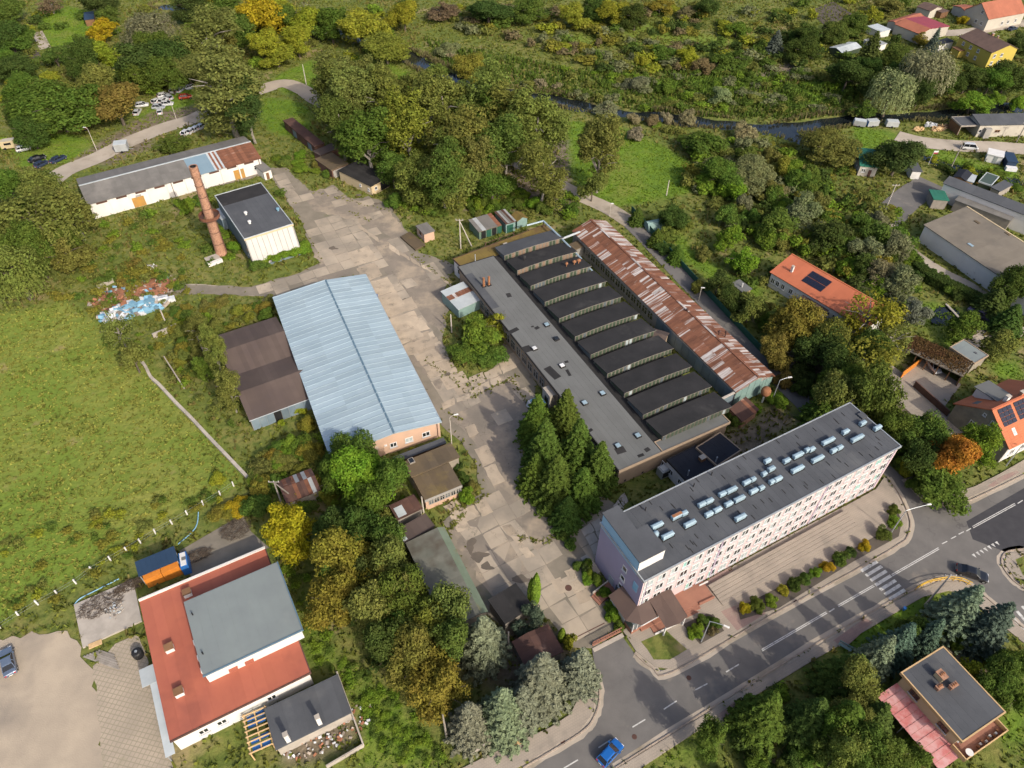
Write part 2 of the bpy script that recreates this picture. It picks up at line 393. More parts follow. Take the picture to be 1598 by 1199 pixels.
def np_mesh(name, V, F, mt):
    me = bpy.data.meshes.new(name); k = F.shape[1]
    me.vertices.add(len(V)); me.vertices.foreach_set('co', np.ascontiguousarray(V, dtype=np.float32).ravel())
    me.loops.add(F.size); me.loops.foreach_set('vertex_index', np.ascontiguousarray(F, dtype=np.int32).ravel())
    me.polygons.add(len(F)); me.polygons.foreach_set('loop_start', np.arange(0, F.size, k, dtype=np.int32))
    me.polygons.foreach_set('loop_total', np.full(len(F), k, dtype=np.int32))
    if mt: me.materials.append(mt)
    me.update(calc_edges=True); me.validate(); return me
def ground_mat():
    m = bpy.data.materials.new('ground_cover'); m.use_nodes = True; N, L = m.node_tree.nodes, m.node_tree.links
    P = N['Principled BSDF']; P.inputs['Roughness'].default_value = .95; P.inputs['Specular IOR Level'].default_value = .15
    pos = N.new('ShaderNodeNewGeometry').outputs['Position']
    def noise(sc, det=8, rg=.65, st=None, rot=0):
        src = pos
        if st:
            mp = N.new('ShaderNodeMapping'); mp.vector_type = 'TEXTURE'; mp.inputs['Scale'].default_value = st; mp.inputs['Rotation'].default_value = (0,0,rot); L.new(pos, mp.inputs[0]); src = mp.outputs[0]
        n = N.new('ShaderNodeTexNoise'); n.inputs['Scale'].default_value = sc; n.inputs['Detail'].default_value = min(det, 4); n.inputs['Roughness'].default_value = rg
        L.new(src, n.inputs['Vector']); return n.outputs['Fac']
    def ramp(f, lo, hi):
        r = N.new('ShaderNodeMapRange'); r.inputs['From Min'].default_value = lo; r.inputs['From Max'].default_value = hi; L.new(f, r.inputs['Value']); return r.outputs[0]
    def mixc(f, a, b):
        x = N.new('ShaderNodeMix'); x.data_type = 'RGBA'; L.new(f, x.inputs['Factor'])
        for k, val in ((6, a), (7, b)):
            if isinstance(val, tuple): x.inputs[k].default_value = (*val, 1)
            else: L.new(val, x.inputs[k])
        return x.outputs[2]
    def att(n):
        a = N.new('ShaderNodeAttribute'); a.attribute_name = n; return a.outputs['Fac']
    g = mixc(ramp(noise(.09), .4, .6), (.125,.155,.034), (.185,.178,.055))
    g = mixc(ramp(noise(.55), .44, .62), g, (.088,.118,.026))
    g = mixc(ramp(noise(.05, 10, .7), .60, .66), g, (.235,.195,.095))
    lush = mixc(ramp(noise(.35), .4, .62), (.125,.205,.022), (.088,.152,.020))
    lush = mixc(ramp(noise(.08), .5, .65), lush, (.155,.190,.036))
    dry = mixc(ramp(noise(.55, 8, .65, (2.4,1,1), R(25)), .40, .60), (.215,.228,.052), (.140,.178,.033))
    dry = mixc(ramp(noise(.03), .40, .58), dry, (.135,.195,.030))
    dry = mixc(ramp(noise(.13,9,.7), .60, .70), dry, (.245,.215,.080))
    dirt = mixc(ramp(noise(.5), .4, .6), (.20,.165,.12), (.12,.10,.07))
    c = mixc(att('lush'), g, lush); c = mixc(att('dry'), c, dry); c = mixc(att('dirt'), c, dirt)
    c = mixc(att('bed'), c, (.035,.032,.022))
    L.new(c, P.inputs['Base Color'])
    bn = N.new('ShaderNodeBump'); bn.inputs['Strength'].default_value = .9; bn.inputs['Distance'].default_value = .35
    L.new(noise(.9, 9, .7), bn.inputs['Height']); L.new(bn.outputs[0], P.inputs['Normal'])
    M['ground'] = m; return m
ground_mat()
gme = np_mesh('ground', np.stack([GX.ravel(), GY.ravel(), GZ.ravel()], 1), quads, M['ground'])
for k, nb in (('lush', 3), ('dry', 5), ('dirt', 3)):
    gme.attributes.new(k, 'FLOAT', 'POINT').data.foreach_set('value', zone(k, nb).ravel().astype(np.float32))
gme.attributes.new('bed', 'FLOAT', 'POINT').data.foreach_set('value', np.clip(carve*1.4-.2, 0, 1).ravel().astype(np.float32))
gme.polygons.foreach_set('use_smooth', [True]*len(gme.polygons))
go = bpy.data.objects.new('ground', gme); COL.objects.link(go); tag(go, 'grassy ground under the whole site', None, None, 'structure')
# the land beyond the surveyed patch, out to the horizon
o = MB()
O1, O2 = (-289.9, 290, 2.1, 391), 3000
a = [(O1[0],O1[2]),(O1[1]-.2,O1[2]),(O1[1]-.2,O1[3]-.6),(O1[0],O1[3]-.6)]; b = [(-O2,-O2),(O2,-O2),(O2,O2),(-O2,O2)]
o.add([(x,y,-.13) for x,y in a]+[(x,y,-.13) for x,y in b], [(0,4,5,1),(1,5,6,2),(2,6,7,3),(3,7,4,0)])
struct('outer_ground', 'flat grassland beyond the site', o, M['ground'])

def water_mat():
    m = bpy.data.materials.new('water'); m.use_nodes = True; N, L = m.node_tree.nodes, m.node_tree.links
    P = N['Principled BSDF']; P.inputs['Base Color'].default_value = (.012,.016,.018,1); P.inputs['Roughness'].default_value = .07; P.inputs['Specular IOR Level'].default_value = .6
    n = N.new('ShaderNodeTexNoise'); n.inputs['Scale'].default_value = 1.2; b = N.new('ShaderNodeBump'); b.inputs['Strength'].default_value = .06
    L.new(N.new('ShaderNodeNewGeometry').outputs['Position'], n.inputs['Vector']); L.new(n.outputs['Fac'], b.inputs['Height']); L.new(b.outputs[0], P.inputs['Normal'])
    M['water'] = m
water_mat()
def ribbon(pts, w, z, mb=None, w2=None):
    """flat band of width w (m) along ground points"""
    mb = mb or MB(); P = [Vector((p[0], p[1], 0)) for p in pts]; n = len(P); vs = []
    for i in range(n):
        t = (P[min(i+1,n-1)]-P[max(i-1,0)]).normalized(); s = Vector((-t.y, t.x, 0)); ww = w if not isinstance(w, (list, tuple)) else w[i]
        a, b = P[i]-s*ww/2, P[i]+s*ww/2; vs += [(a.x,a.y,z), (b.x,b.y,z)]
    return mb.add(vs, [(2*i, 2*i+2, 2*i+3, 2*i+1) for i in range(n-1)])
def smooth_line(pts, k=6):
    P = [Vector((p[0], p[1])) for p in pts]; out = []
    for i in range(len(P)-1):
        p0, p1, p2, p3 = P[max(i-1,0)], P[i], P[i+1], P[min(i+2,len(P)-1)]
        for j in range(k):
            t = j/k
            q = .5*((2*p1)+(-p0+p2)*t+(2*p0-5*p1+4*p2-p3)*t*t+(-p0+3*p1-3*p2+p3)*t**3); out.append((q.x, q.y))
    out.append((P[-1].x, P[-1].y)); return out
struct('river', 'dark narrow river winding behind the plant', ribbon(RIVER, 13, -.62), M['water'])
struct('river_branch', 'dark backwater off the river', ribbon(BRANCH, 9, -.615), M['water'])
struct('ditch', 'water ditch behind the cottages', ribbon(DITCH, 5, -.60), M['water'])
struct('pond', 'dark garden pond with stone edge', MB().sheet(smooth_line(POND+POND[:1], 4)[:-1], -.25), M['water'])

# ------------------------------------------------------------------ paved surfaces
def wobble(pts, amp, step=1.5, seed=3):
    """ragged edge for worn paving"""
    r = random.Random(seed); out = []
    for i in range(len(pts)):
        a, b = Vector(pts[i][:2]), Vector(pts[(i+1) % len(pts)][:2]); n = max(1, int((b-a).length/step)); nrm = Vector((-(b-a).y, (b-a).x)).normalized()
        for k in range(n):
            q = a.lerp(b, k/n) + (nrm*r.uniform(-amp, amp) if k else Vector((0,0))); out.append((q.x, q.y))
    return out
YARD = [(922,1012),(968,986),(952,940),(935,893),(962,868),(975,800),(930,760),(870,815),(840,780),(815,705),(832,655),(838,600),(812,545),(790,520),(780,560),(735,612),(708,575),(690,530),(702,470),(690,455),(712,415),(680,402),(655,395),(628,352),(606,318),(575,306),(548,312),(520,288),(490,302),(470,285),(446,262),(425,262),(360,275),(300,292),(300,300),(420,272),(470,345),(486,388),(500,410),(470,425),(390,448),(300,445),(262,440),(255,452),(300,460),(400,462),(430,468),(552,430),(565,455),(690,665),(720,690),(745,730),(752,770),(720,795),(690,815),(755,955),(800,985),(850,962),(872,985),(890,1010)]
yard = struct('yard', 'worn beige and grey concrete factory yard', MB().sheet(wobble(PX(YARD), .35), .02), M['yard'])
YARD2 = [(702,604),(795,582),(832,640),(815,690),(812,760),(838,800),(872,835),(900,850),(845,872),(800,800),(768,755),(745,700),(700,650)]
struct('asphalt_yard', 'grey patched asphalt of the inner yard', MB().sheet(wobble(PX(YARD2), .6, seed=5), .026), M['yard_dark'])
for k, poly in enumerate([[(575,378),(610,372),(690,440),(700,470),(688,520),(660,500),(640,468),(600,425)], [(486,392),(520,370),(552,400),(548,428),(500,446),(478,440),(500,415)],
        [(470,300),(500,295),(610,330),(640,380),(600,365),(520,335),(490,330)], [(700,830),(760,800),(800,840),(850,930),(800,960),(760,920)], [(640,560),(690,540),(705,580),(735,612),(690,610)]]):
    struct('asphalt_patch', 'patch of old asphalt in the factory yard', MB().sheet(wobble(PX(poly), .6, 1.2, seed=20+k), .030+.004*k), M['yard_dark'])
# concrete plates of the yard, cast in the plant's grid: each plate its own piece
plate_me = [MB().poly([(-1.62+a_,-1.62),(1.62,-1.62+b_),(1.62-a_,1.62),(-1.62,1.62-b_)], -.02, .028).mesh('plate', M['yard_plate']) for a_, b_ in ((0,0),(.05,.03),(.0,.09),(.4,0),(0,.3))]
_yp = PX(YARD); _dk = [PX(YARD2)] + [PX(p) for p in ([(575,378),(610,372),(690,440),(700,470),(688,520),(660,500),(640,468),(600,425)], [(470,300),(500,295),(610,330),(640,380),(600,365),(520,335),(490,330)])]
_u = Vector((math.cos(GRID), math.sin(GRID), 0)); _v = Vector((-_u.y, _u.x, 0)); npl = 0
for i in range(-45, 60):
    for j in range(0, 75):
        c = _u*(i*3.32) + _v*(j*3.32); cs = [c+_u*a_*1.5+_v*b_*1.5 for a_ in (-1,1) for b_ in (-1,1)]
        if not inpoly(np.array([q.x for q in cs]), np.array([q.y for q in cs]), _yp).all(): continue
        dark = any(inpoly(np.array([c.x]), np.array([c.y]), p)[0] for p in _dk)
        if rng.random() < (.80 if dark else .10) or npl >= 298: continue
        inst('plate', plate_me[min(4, int(rng.random()*5.5))], yard, (c.x, c.y, .02+rng.uniform(-.004,.012)), (rng.uniform(-.006,.006), rng.uniform(-.006,.006), GRID+rng.choice((0, math.pi/2, math.pi))+rng.uniform(-.01,.01))); npl += 1
# loose concrete slabs lying in the yard: each one its own piece
def slab_piece(px4, th=.05, z=.055, mt='slab', par=None, nm='slab'):
    w = wobble(PX(px4), .16, .7, seed=int(px4[0][0]*7+px4[0][1]))
    return MB().poly(w, z-.02, z+th).build(nm, M[mt], par or yard)
def slab_row(a, b, width_px_vec, n, gap=.05, jit=.16, **kw):
    """n slabs between pixel a and pixel b, each reaching width_px_vec across"""
    A, B = Vector(a), Vector(b); w = Vector(width_px_vec)
    for i in range(n):
        p, q = A.lerp(B, (i+gap)/n), A.lerp(B, (i+1-gap)/n)
        if n > 3 and rng.random() < .14: continue
        j = lambda: Vector((rng.uniform(-jit, jit)*8, rng.uniform(-jit, jit)*8))
        ww = w*rng.uniform(.70, 1.12)
        slab_piece([tuple(p+j()), tuple(q+j()), tuple(q+ww+j()), tuple(p+ww+j())], rng.uniform(.01, .035), **kw)
slab_row((512,345),(598,490),(42,-14),6)
slab_row((588,480),(648,578),(48,-16),5)
slab_row((618,505),(700,610),(34,-10),5)
slab_row((648,555),(672,592),(40,-15),2)
slab_row((556,350),(705,442),(3,8),9, gap=.02)
slab_row((668,520),(706,585),(10,-4),8)
slab_row((735,620),(800,588),(-4,-9),4); slab_row((690,640),(735,620),(-3,-9),2)
slab_row((735,606),(808,572),(-6,-16),3)
slab_row((740,700),(770,760),(24,-10),2); slab_row((700,805),(760,778),(14,26),3)
slab_row((782,820),(822,872),(16,-3),3); slab_row((690,790),(722,820),(26,-14),2)
slab_row((880,890),(905,945),(24,-12),3); slab_row((858,905),(872,930),(20,-8),1)
for (a, b, w, n) in [((905,825),(935,880),(14,-8),4), ((921,815),(948,862),(14,-8),3), ((938,808),(955,840),(15,-9),3), ((955,790),(975,770),(9,14),2), ((905,870),(925,900),(13,-7),2)]:
    slab_row(a, b, w, n, mt='concrete')
slab_piece([(725,668),(740,662),(747,676),(733,684)])
tag(MB().poly(PX([(625,372),(640,364),(664,384),(648,392)]), .0, .5).build('roof_slab', M['felt_brown']), 'low brown bitumen covered slab beside the pink hut', 'slab')
for k, (x, y) in enumerate([(1075,1058),(878,1157),(1240,937),(1460,905),(990,1150)]): tag(MB().lathe([(.36,.0),(.36,.014),(.3,.018)], 14, tuple(G(x, y))[:2]).build('drain_cover', M['rust_dark']), ['iron drain cover at the kerb near the flower bed','iron drain cover by the left pavement','iron drain cover at the kerb before the crossing','iron drain cover at the guard rail','iron drain cover in the middle of the lane'][k], 'drain cover')
for k, (x, y, rx, ry) in enumerate([(598,385,7,5),(608,391,9,5),(588,318,5,2),(745,985,4,2),(748,868,8,4),(735,850,5,6),(760,885,6,3),(815,905,9,3),(655,608,7,2),(632,470,5,3),(560,305,6,2),(520,388,6,3),(700,585,5,2)]):
    c = G(x, y); r_ = random.Random(k*13+5); ph = r_.uniform(0, 6.28)
    ring = [(c.x+math.cos(t)*rx/6.3*(1+.35*math.sin(2*t+ph)+.2*math.sin(5*t+ph)), c.y+math.sin(t)*ry/4.5*(1+.35*math.sin(3*t+ph)+.2*math.cos(4*t))) for t in np.linspace(0, 6.28, 26)[:-1]]
    struct('oil_stain', 'dark stain on the yard', MB().sheet(wobble(ring, .12, .3, seed=k), .052+.002*k), M['stain' if k > 1 else 'yard_dark'])
manhole = tag(MB().lathe([(.55,.02),(.55,.075),(.5,.08)], 16, tuple(G(887,918))[:2]).build('manhole', M['rust_dark']), 'round iron manhole cover in the pale concrete by the gate', 'manhole')

# ------------------------------------------------------------------ street
ROADP = [(600,1310),(816,1199),(905,1145),(928,1118),(936,1085),(930,1050),(924,1014),(968,989),(990,1020),(1018,1043),(1050,1049),(1200,963),(1330,893),(1400,852),(1416,838),(1420,812),(1405,775),(1385,745),(1372,735),(1384,722),(1412,748),(1440,775),(1470,787),(1500,787),(1598,741),(1780,640),(1850,720),(1598,857),(1570,862),(1563,880),(1580,905),(1640,960),(1720,1060),(1640,1040),(1598,981),(1555,946),(1515,914),(1492,905),(1460,906),(1418,924),(1348,962),(1200,1049),(960,1199),(750,1330)]
road = struct('road', 'grey asphalt town street with a side junction', MB().sheet(PX(ROADP), .0), M['asphalt'])
struct('road_patch', 'newer dark asphalt lane on the right of the street', MB().sheet(PX([(1508,814),(1598,762),(1800,655),(1850,715),(1598,855),(1570,862),(1518,842)]), .006), M['asphalt_dark'])
def pave(name, label, pts, mt='pavement', h=.11):
    o = MB().poly(PX(pts), -.1, h).build(name, M[mt]); return tag(o, label, None, None, 'structure')
pave('pavement', 'pavement between the dormitory terrace and the street', [(1022,1041),(1053,1045),(1200,959),(1330,889),(1396,850),(1412,836),(1416,812),(1402,778),(1380,745),(1366,765),(1250,826),(1060,930),(1045,960),(985,975),(972,985),(992,1016)])
pave('pavement', 'lower pavement along the street beside the gardens', [(964,1199),(1204,1052),(1350,965),(1420,927),(1462,909),(1494,908),(1517,918),(1558,950),(1598,984),(1598,1004),(1550,966),(1505,926),(1480,922),(1440,932),(1405,952),(1350,985),(1270,1030),(1180,1085),(1090,1140),(1000,1199)])
pave('pavement', 'pavement left of the gate drive beside the blue spruces', [(600,1299),(810,1197),(902,1143),(924,1116),(931,1085),(926,1055),(905,1085),(890,1115),(860,1135),(760,1180),(600,1260)])
pave('pavement', 'pavement in front of the orange roofed house', [(1414,744),(1442,771),(1471,783),(1500,783),(1598,737),(1760,645),(1740,625),(1598,718),(1560,740),(1520,760),(1480,772),(1440,752),(1420,735)])
pave('pavement', 'pavement of the corner island at the right edge', [(1572,864),(1598,861),(1760,775),(1760,900),(1640,940),(1598,905),(1582,900),(1567,880)])
for pts in ([(1150,985),(1195,958),(1165,938),(1125,955)], [(1300,1000),(1350,965),(1362,972),(1318,1012)], [(1090,1140),(1150,1092),(1175,1092),(1120,1140)], [(1060,930),(1140,885),(1146,893),(1070,942)], [(1540,760),(1560,745),(1585,735),(1590,738),(1550,760)]):
    pave('paving_patch', 'reddish paving blocks in the pavement', pts, 'pavement_red', .116)
KERBS = [[(816,1199),(905,1145),(928,1118),(936,1085),(930,1050)],[(990,1020),(1018,1043),(1050,1049),(1200,963),(1330,893),(1400,852),(1416,838),(1420,812),(1405,775),(1385,745)],
         [(1412,748),(1440,775),(1470,787),(1500,787),(1598,741)],[(960,1199),(1200,1049),(1348,962),(1418,924),(1460,906),(1492,905),(1515,914),(1555,946),(1598,981)],[(1598,857),(1570,862),(1563,880),(1580,905),(1598,918)]]
kb = MB()
kme = MB().box(-.5,.5,-.09,.09,-.1,.15).mesh('kerb_stone', M['kerb'])
kerb_root = tag(MB().box(-.1,.1,-.1,.1,-.3,-.25).build('kerb', M['kerb']), 'pale kerb stones along the street', None, None, 'structure')
kn = 0; krest = MB()
for line in KERBS:
    pts = smooth_line(PX(line), 5); acc = []
    for (ax, ay), (bx2, by2) in zip(pts[:-1], pts[1:]):
        d = math.hypot(bx2-ax, by2-ay); n = max(1, round(d/1.0)); ang = math.atan2(by2-ay, bx2-ax)
        for i in range(n):
            t = (i+.5)/n
            inst('kerb_stone', kme, kerb_root, (ax+(bx2-ax)*t, ay+(by2-ay)*t, rng.uniform(-.015,.015)), (0,0,ang+rng.uniform(-.02,.02)), (d/n*.96,1,1)); kn += 1
for i_, line in enumerate(KERBS):
    struct('road_dust', 'pale dust along the kerb', ribbon([(x+rng.uniform(-.12,.12), y+rng.uniform(-.12,.12)) for x, y in smooth_line(PX(line), 5)], 1.3, .004+.0005*i_), M['track'])
def strip(a, b, w, z, name, par, mt='paint_white'):
    """painted strip between two pixels, w metres wide"""
    A, B = G(*a), G(*b); d = (B-A); L_ = d.length
    return inst(name, STRIPE, par, ((A.x+B.x)/2, (A.y+B.y)/2, z), (0,0,math.atan2(d.y, d.x)), (L_, w, 1))
STRIPE = MB().box(-.5,.5,-.5,.5,-.003,.003).mesh('stripe', M['paint_white'])
for a, b in [((880,1199),(902,1186)),((934,1167),(954,1154)),((987,1135),(1007,1123)),((1036,1107),(1056,1094)),((1085,1077),(1104,1067)),((1133,1049),(1153,1037)),((1294,955),(1302,950)),((1470,849),(1478,845)),((1484,841),(1492,837)),((1496,834),(1504,830)),((1508,829),(1515,825)),((1588,786),(1596,781))]:
    strip(a, b, .16, .012, 'lane_dash', road)
def dbl(a, b):
    A, B = Vector(a), Vector(b)
    for s in (-1, 1): strip((a[0]+s*.6, a[1]+s*1.1), (b[0]+s*.6, b[1]+s*1.1), .13, .012, 'lane_line', road)
dbl((1189,1015),(1290,956)); dbl((1308,946),(1364,914)); dbl((1392,898),(1465,856)); dbl((1518,823),(1584,787))
for i in range(7):
    t = i/6; a = (1344+t*44, 891.5+t*44); b = (1369+t*43, 876.5+t*44); strip(a, b, .5, .012, 'crossing_bar', road)
for i in range(4): strip((1579+i*8, 962-i*8), (1598+i*9, 985-i*8), .5, .012, 'crossing_bar', road)
for i in range(7):
    p = G(1518+i*6, 865-i*3.2); tri = MB().add([(-.28,.0,0),(.28,0,0),(0,-.75,0)], [(0,2,1)]).mesh('tooth', M['paint_white']) if i == 0 else tri
    inst('give_way_tooth', tri, road, (p.x, p.y, .012), (0,0,R(28)))
# alley, tracks and paths
def path(name, label, pts, w, mt, z=.01, ragged=True):
    o = ribbon(smooth_line(PX(pts), 6), w, z).build(name, M[mt]); return tag(o, label, None, None, 'structure')
path('alley', 'narrow asphalt lane along the rusty shed', [(1290,690),(1262,638),(1225,600),(1170,540),(1110,480),(1060,428),(1010,375),(975,342),(945,325)], 4.2, 'asphalt')
path('lane', 'gravel lane between trees and the rusty shed', [(985,348),(950,326),(915,310),(880,292),(850,275),(800,250)], 5.0, 'track', .014)
path('track', 'pale dirt track behind the long white shed', [(60,300),(100,268),(150,247),(200,222),(255,200),(300,186),(330,172),(380,150),(425,134)], 6.5, 'track')
path('lane', 'curved asphalt lane end beside the river meadow', [(400,142),(430,132),(450,131),(475,142),(495,156),(530,172)], 6.0, 'gravel', .014)
path('footpath', 'earth path through the weeds towards the rubble heap', [(262,452),(300,448),(350,452),(400,458)], 2.2, 'track', .012)
path('track', 'dirt track beside the beige roofed barn', [(1375,335),(1400,362),(1425,395),(1470,425),(1510,445),(1545,470)], 3.6, 'track')
path('track', 'asphalt farm yard by the green roofed lean-to', [(1455,285),(1430,300),(1405,320),(1380,345)], 8, 'asphalt', .014)
path('track', 'dirt yard in front of the grey roofed workshop', [(1400,212),(1440,222),(1500,228),(1560,230),(1640,236)], 7, 'track')
path('street', 'village street in front of the far orange house', [(1470,52),(1510,50),(1560,42),(1640,30)], 6, 'track')
path('lane', 'gravel lane behind the orange roofed house', [(1350,560),(1400,600),(1440,635),(1490,680)], 7, 'pavement', .012)
path('garden_path', 'garden drive beside the dark pickup', [(1510,545),(1540,520),(1570,510),(1598,520)], 4, 'track', .012)
struct('house_yard', 'paved yard beside the carport', MB().sheet(PX([(1395,590),(1440,560),(1500,600),(1470,640),(1440,640)]), .008), M['pavement'])
struct('gravel_lot', 'pale gravel parking lot in the lower left', MB().sheet(wobble(PX([(-80,1010),(20,992),(90,985),(120,1000),(125,1025),(145,1045),(155,1120),(168,1230),(-80,1260)]), .6, 1.2), .0), M['gravel'])
struct('paver_lot', 'lattice pavers beside the red roofed building', MB().sheet(wobble(PX([(145,1040),(180,1005),(215,990),(228,1020),(250,1120),(270,1199),(280,1240),(165,1230)]), .25), .008), M['pavers'])
struct('concrete_pad', 'old concrete pad above the gravel lot', MB().poly(PX([(116,945),(208,905),(222,970),(130,1012)]), -.1, .25), M['concrete'])
struct('concrete_pad', 'concrete strip behind the red roofed building', MB().sheet(PX([(280,860),(378,803),(392,830),(420,855),(300,905)]), .01), M['yard'])
struct('terrace', 'long beige paved terrace in front of the dormitory', MB().poly(PX([(1050,945),(1366,764),(1382,775),(1385,800),(1300,850),(1160,930),(1110,960)]), -.05, .15), M['pavement'])
struct('island_lawn', 'grass bed on the corner island at the right edge', MB().sheet(PX([(1584,874),(1612,862),(1680,850),(1680,900),(1625,915),(1596,898)]), .118), M['ground'])
for pts in ([(1020,1030),(1000,1002),(1040,985),(1072,1014),(1045,1030)],):
    struct('lawn', 'small lawn bed at the street corner', MB().sheet(wobble(PX(pts), .2), .118), M['ground'])
struct('flower_bed', 'planting bed with shrubs beside the lamp', MB().sheet(PX([(1065,975),(1110,955),(1130,985),(1092,1006)]), .118), M['soil'])
struct('hedge_bed', 'long planting bed between terrace and pavement', MB().sheet(PX([(1155,968),(1215,950),(1330,878),(1402,838),(1407,815),(1395,785),(1388,790),(1392,815),(1375,833),(1290,880),(1180,935),(1150,950)]), .158), M['soil'])
struct('vegetable_plot', 'dark dug vegetable plot', MB().sheet(PX([(1262,18),(1300,2),(1330,22),(1290,42)]), .0), M['soil'])
struct('vegetable_plot', 'bare dug bed in the upper left garden', MB().sheet(PX([(50,52),(66,48),(80,74),(62,78)]), .0), M['track'])
struct('vegetable_plot', 'dark soil bed at the top of the left garden', MB().sheet(PX([(40,82),(60,78),(64,90),(42,92)]), .0), M['soil'])

# ------------------------------------------------------------------ building kit
def walls(F, mt, ze, zr=None, ridge='x', rf=.5, ins=.25, name='wall', zlow=None):
    """closed wall body under the roof; zr gives gables, zlow a shed roof falling towards y=0"""
    x0, x1, y0, y1 = ins, F.L-ins, ins, F.W-ins; mb = MB(); e = .06
    if zlow is not None:
        mb.add([(x0,y0,-.1),(x1,y0,-.1),(x1,y1,-.1),(x0,y1,-.1),(x0,y0,zlow-e),(x1,y0,zlow-e),(x1,y1,ze-e),(x0,y1,ze-e)], [(4,5,6,7),(0,1,5,4),(1,2,6,5),(2,3,7,6),(3,0,4,7)])
    elif zr is None: mb.box(x0,x1,y0,y1,-.1,ze-e)
    elif ridge == 'x':
        ym = F.W*rf
        mb.add([(x0,y0,-.1),(x1,y0,-.1),(x1,y1,-.1),(x0,y1,-.1),(x0,y0,ze-e),(x1,y0,ze-e),(x1,y1,ze-e),(x0,y1,ze-e),(x0,ym,zr-e),(x1,ym,zr-e)],
               [(0,1,5,4),(2,3,7,6),(1,2,6,9,5),(3,0,4,8,7),(4,5,9,8),(6,7,8,9)])
    else:
        xm = F.L*rf
        mb.add([(x0,y0,-.1),(x1,y0,-.1),(x1,y1,-.1),(x0,y1,-.1),(x0,y0,ze-e),(x1,y0,ze-e),(x1,y1,ze-e),(x0,y1,ze-e),(xm,y0,zr-e),(xm,y1,zr-e)],
               [(0,1,5,8,4),(2,3,7,9,6),(1,2,6,5),(3,0,4,7),(4,8,9,7),(5,6,9,8)])
    return mb.build(name, mt, F.root)
def lerp3(a, b, t): return tuple(a[i]+(b[i]-a[i])*t for i in range(3))
def slope(F, q, mt, th=.14, n=0, rows=1, name='roof', piece='roof_sheet', pick=None, gap=.0, lift=.035, par=None, rib=0):
    """roof plane on quad q = eave start, eave end, ridge end, ridge start; n strips along the eave as separate pieces"""
    base = MB().slab(q, th).build(name, mt, par or F.root)
    if n:
        up = [(p[0], p[1], p[2]+lift) for p in q]
        for i in range(n):
            a0, a1 = lerp3(up[0], up[1], (i+gap)/n), lerp3(up[0], up[1], (i+1-gap)/n)
            b0, b1 = lerp3(up[3], up[2], (i+gap)/n), lerp3(up[3], up[2], (i+1-gap)/n)
            for r in range(rows):
                t0, t1 = r/rows, (r+1)/rows
                z = .012*((i+r) % 2)
                qq = [lerp3(a0,b0,t0), lerp3(a1,b1,t0), lerp3(a1,b1,t1), lerp3(a0,b0,t1)]
                qq = [(p[0],p[1],p[2]+z) for p in qq]
                mm = pick((i+.5)/n, (r+.5)/rows) if pick else mt
                sh = MB().slab(qq, .03)
                if rib:
                    f = rib/max(1e-6, (Vector(qq[1])-Vector(qq[0])).length)
                    sh.slab([(p[0],p[1],p[2]+.08) for p in (qq[0], lerp3(qq[0],qq[1],f), lerp3(qq[3],qq[2],f), qq[3])], .12)
                sh.build(piece, mm, base)
    return base
def gable_roof(F, ze, zr, mt, ridge='x', rf=.5, ov=0.0, th=.14, n=0, rows=1, pick=None, mt2=None, pick2=None, cap=None, gap=.0, rib=0):
    L_, W_ = F.L, F.W; k = (zr-ze)
    if ridge == 'x':
        ym = W_*rf
        s1 = slope(F, [(-ov,-ov,ze),(L_+ov,-ov,ze),(L_+ov,ym,zr),(-ov,ym,zr)], mt, th, n, rows, pick=pick, gap=gap, rib=rib)
        s2 = slope(F, [(L_+ov,W_+ov,ze),(-ov,W_+ov,ze),(-ov,ym,zr),(L_+ov,ym,zr)], mt2 or mt, th, n, rows, pick=pick2 or pick, gap=gap, rib=rib)
        if cap: bx('ridge_cap', F.root, cap, -ov, L_+ov, ym-.18, ym+.18, zr-.03, zr+.11)
    else:
        xm = L_*rf
        s1 = slope(F, [(L_+ov,-ov,ze),(L_+ov,W_+ov,ze),(xm,W_+ov,zr),(xm,-ov,zr)], mt, th, n, rows, pick=pick, gap=gap, rib=rib)
        s2 = slope(F, [(-ov,W_+ov,ze),(-ov,-ov,ze),(xm,-ov,zr),(xm,W_+ov,zr)], mt2 or mt, th, n, rows, pick=pick2 or pick, gap=gap, rib=rib)
        if cap: bx('ridge_cap', F.root, cap, xm-.18, xm+.18, -ov, W_+ov, zr-.03, zr+.11)
    return s1, s2
def flat_roof(F, z, mt, edge=None, ov=.0, th=.2, name='roof', x0=None, x1=None, y0=None, y1=None, eh=.12, felt=0, felt_mt=None):
    x0 = -ov if x0 is None else x0; y0 = -ov if y0 is None else y0; x1 = F.L+ov if x1 is None else x1; y1 = F.W+ov if y1 is None else y1
    o = bx(name, F.root, mt, x0, x1, y0, y1, z-th, z)
    o2 = o
    if edge:
        t = .16
        MB().box(x0-.02,x1+.02,y0-.02,y0+t,z-th-.1,z+eh).box(x0-.02,x1+.02,y1-t,y1+.02,z-th-.1,z+eh).box(x0-.02,x0+t,y0+t,y1-t,z-th-.1,z+eh).box(x1-t,x1+.02,y0+t,y1-t,z-th-.1,z+eh).build('roof_edge', edge, F.root)
    if felt:   # bitumen felt lanes, each a separate strip
        n = max(2, round((x1-x0)/felt)); w = (x1-x0)/n
        for i in range(n):
            bx('felt_strip', F.root, felt_mt or mt, x0+i*w+.03, x0+(i+1)*w-.03, y0+.2, y1-.2, z, z+.012+.006*(i % 2))
    return o
_win = {}
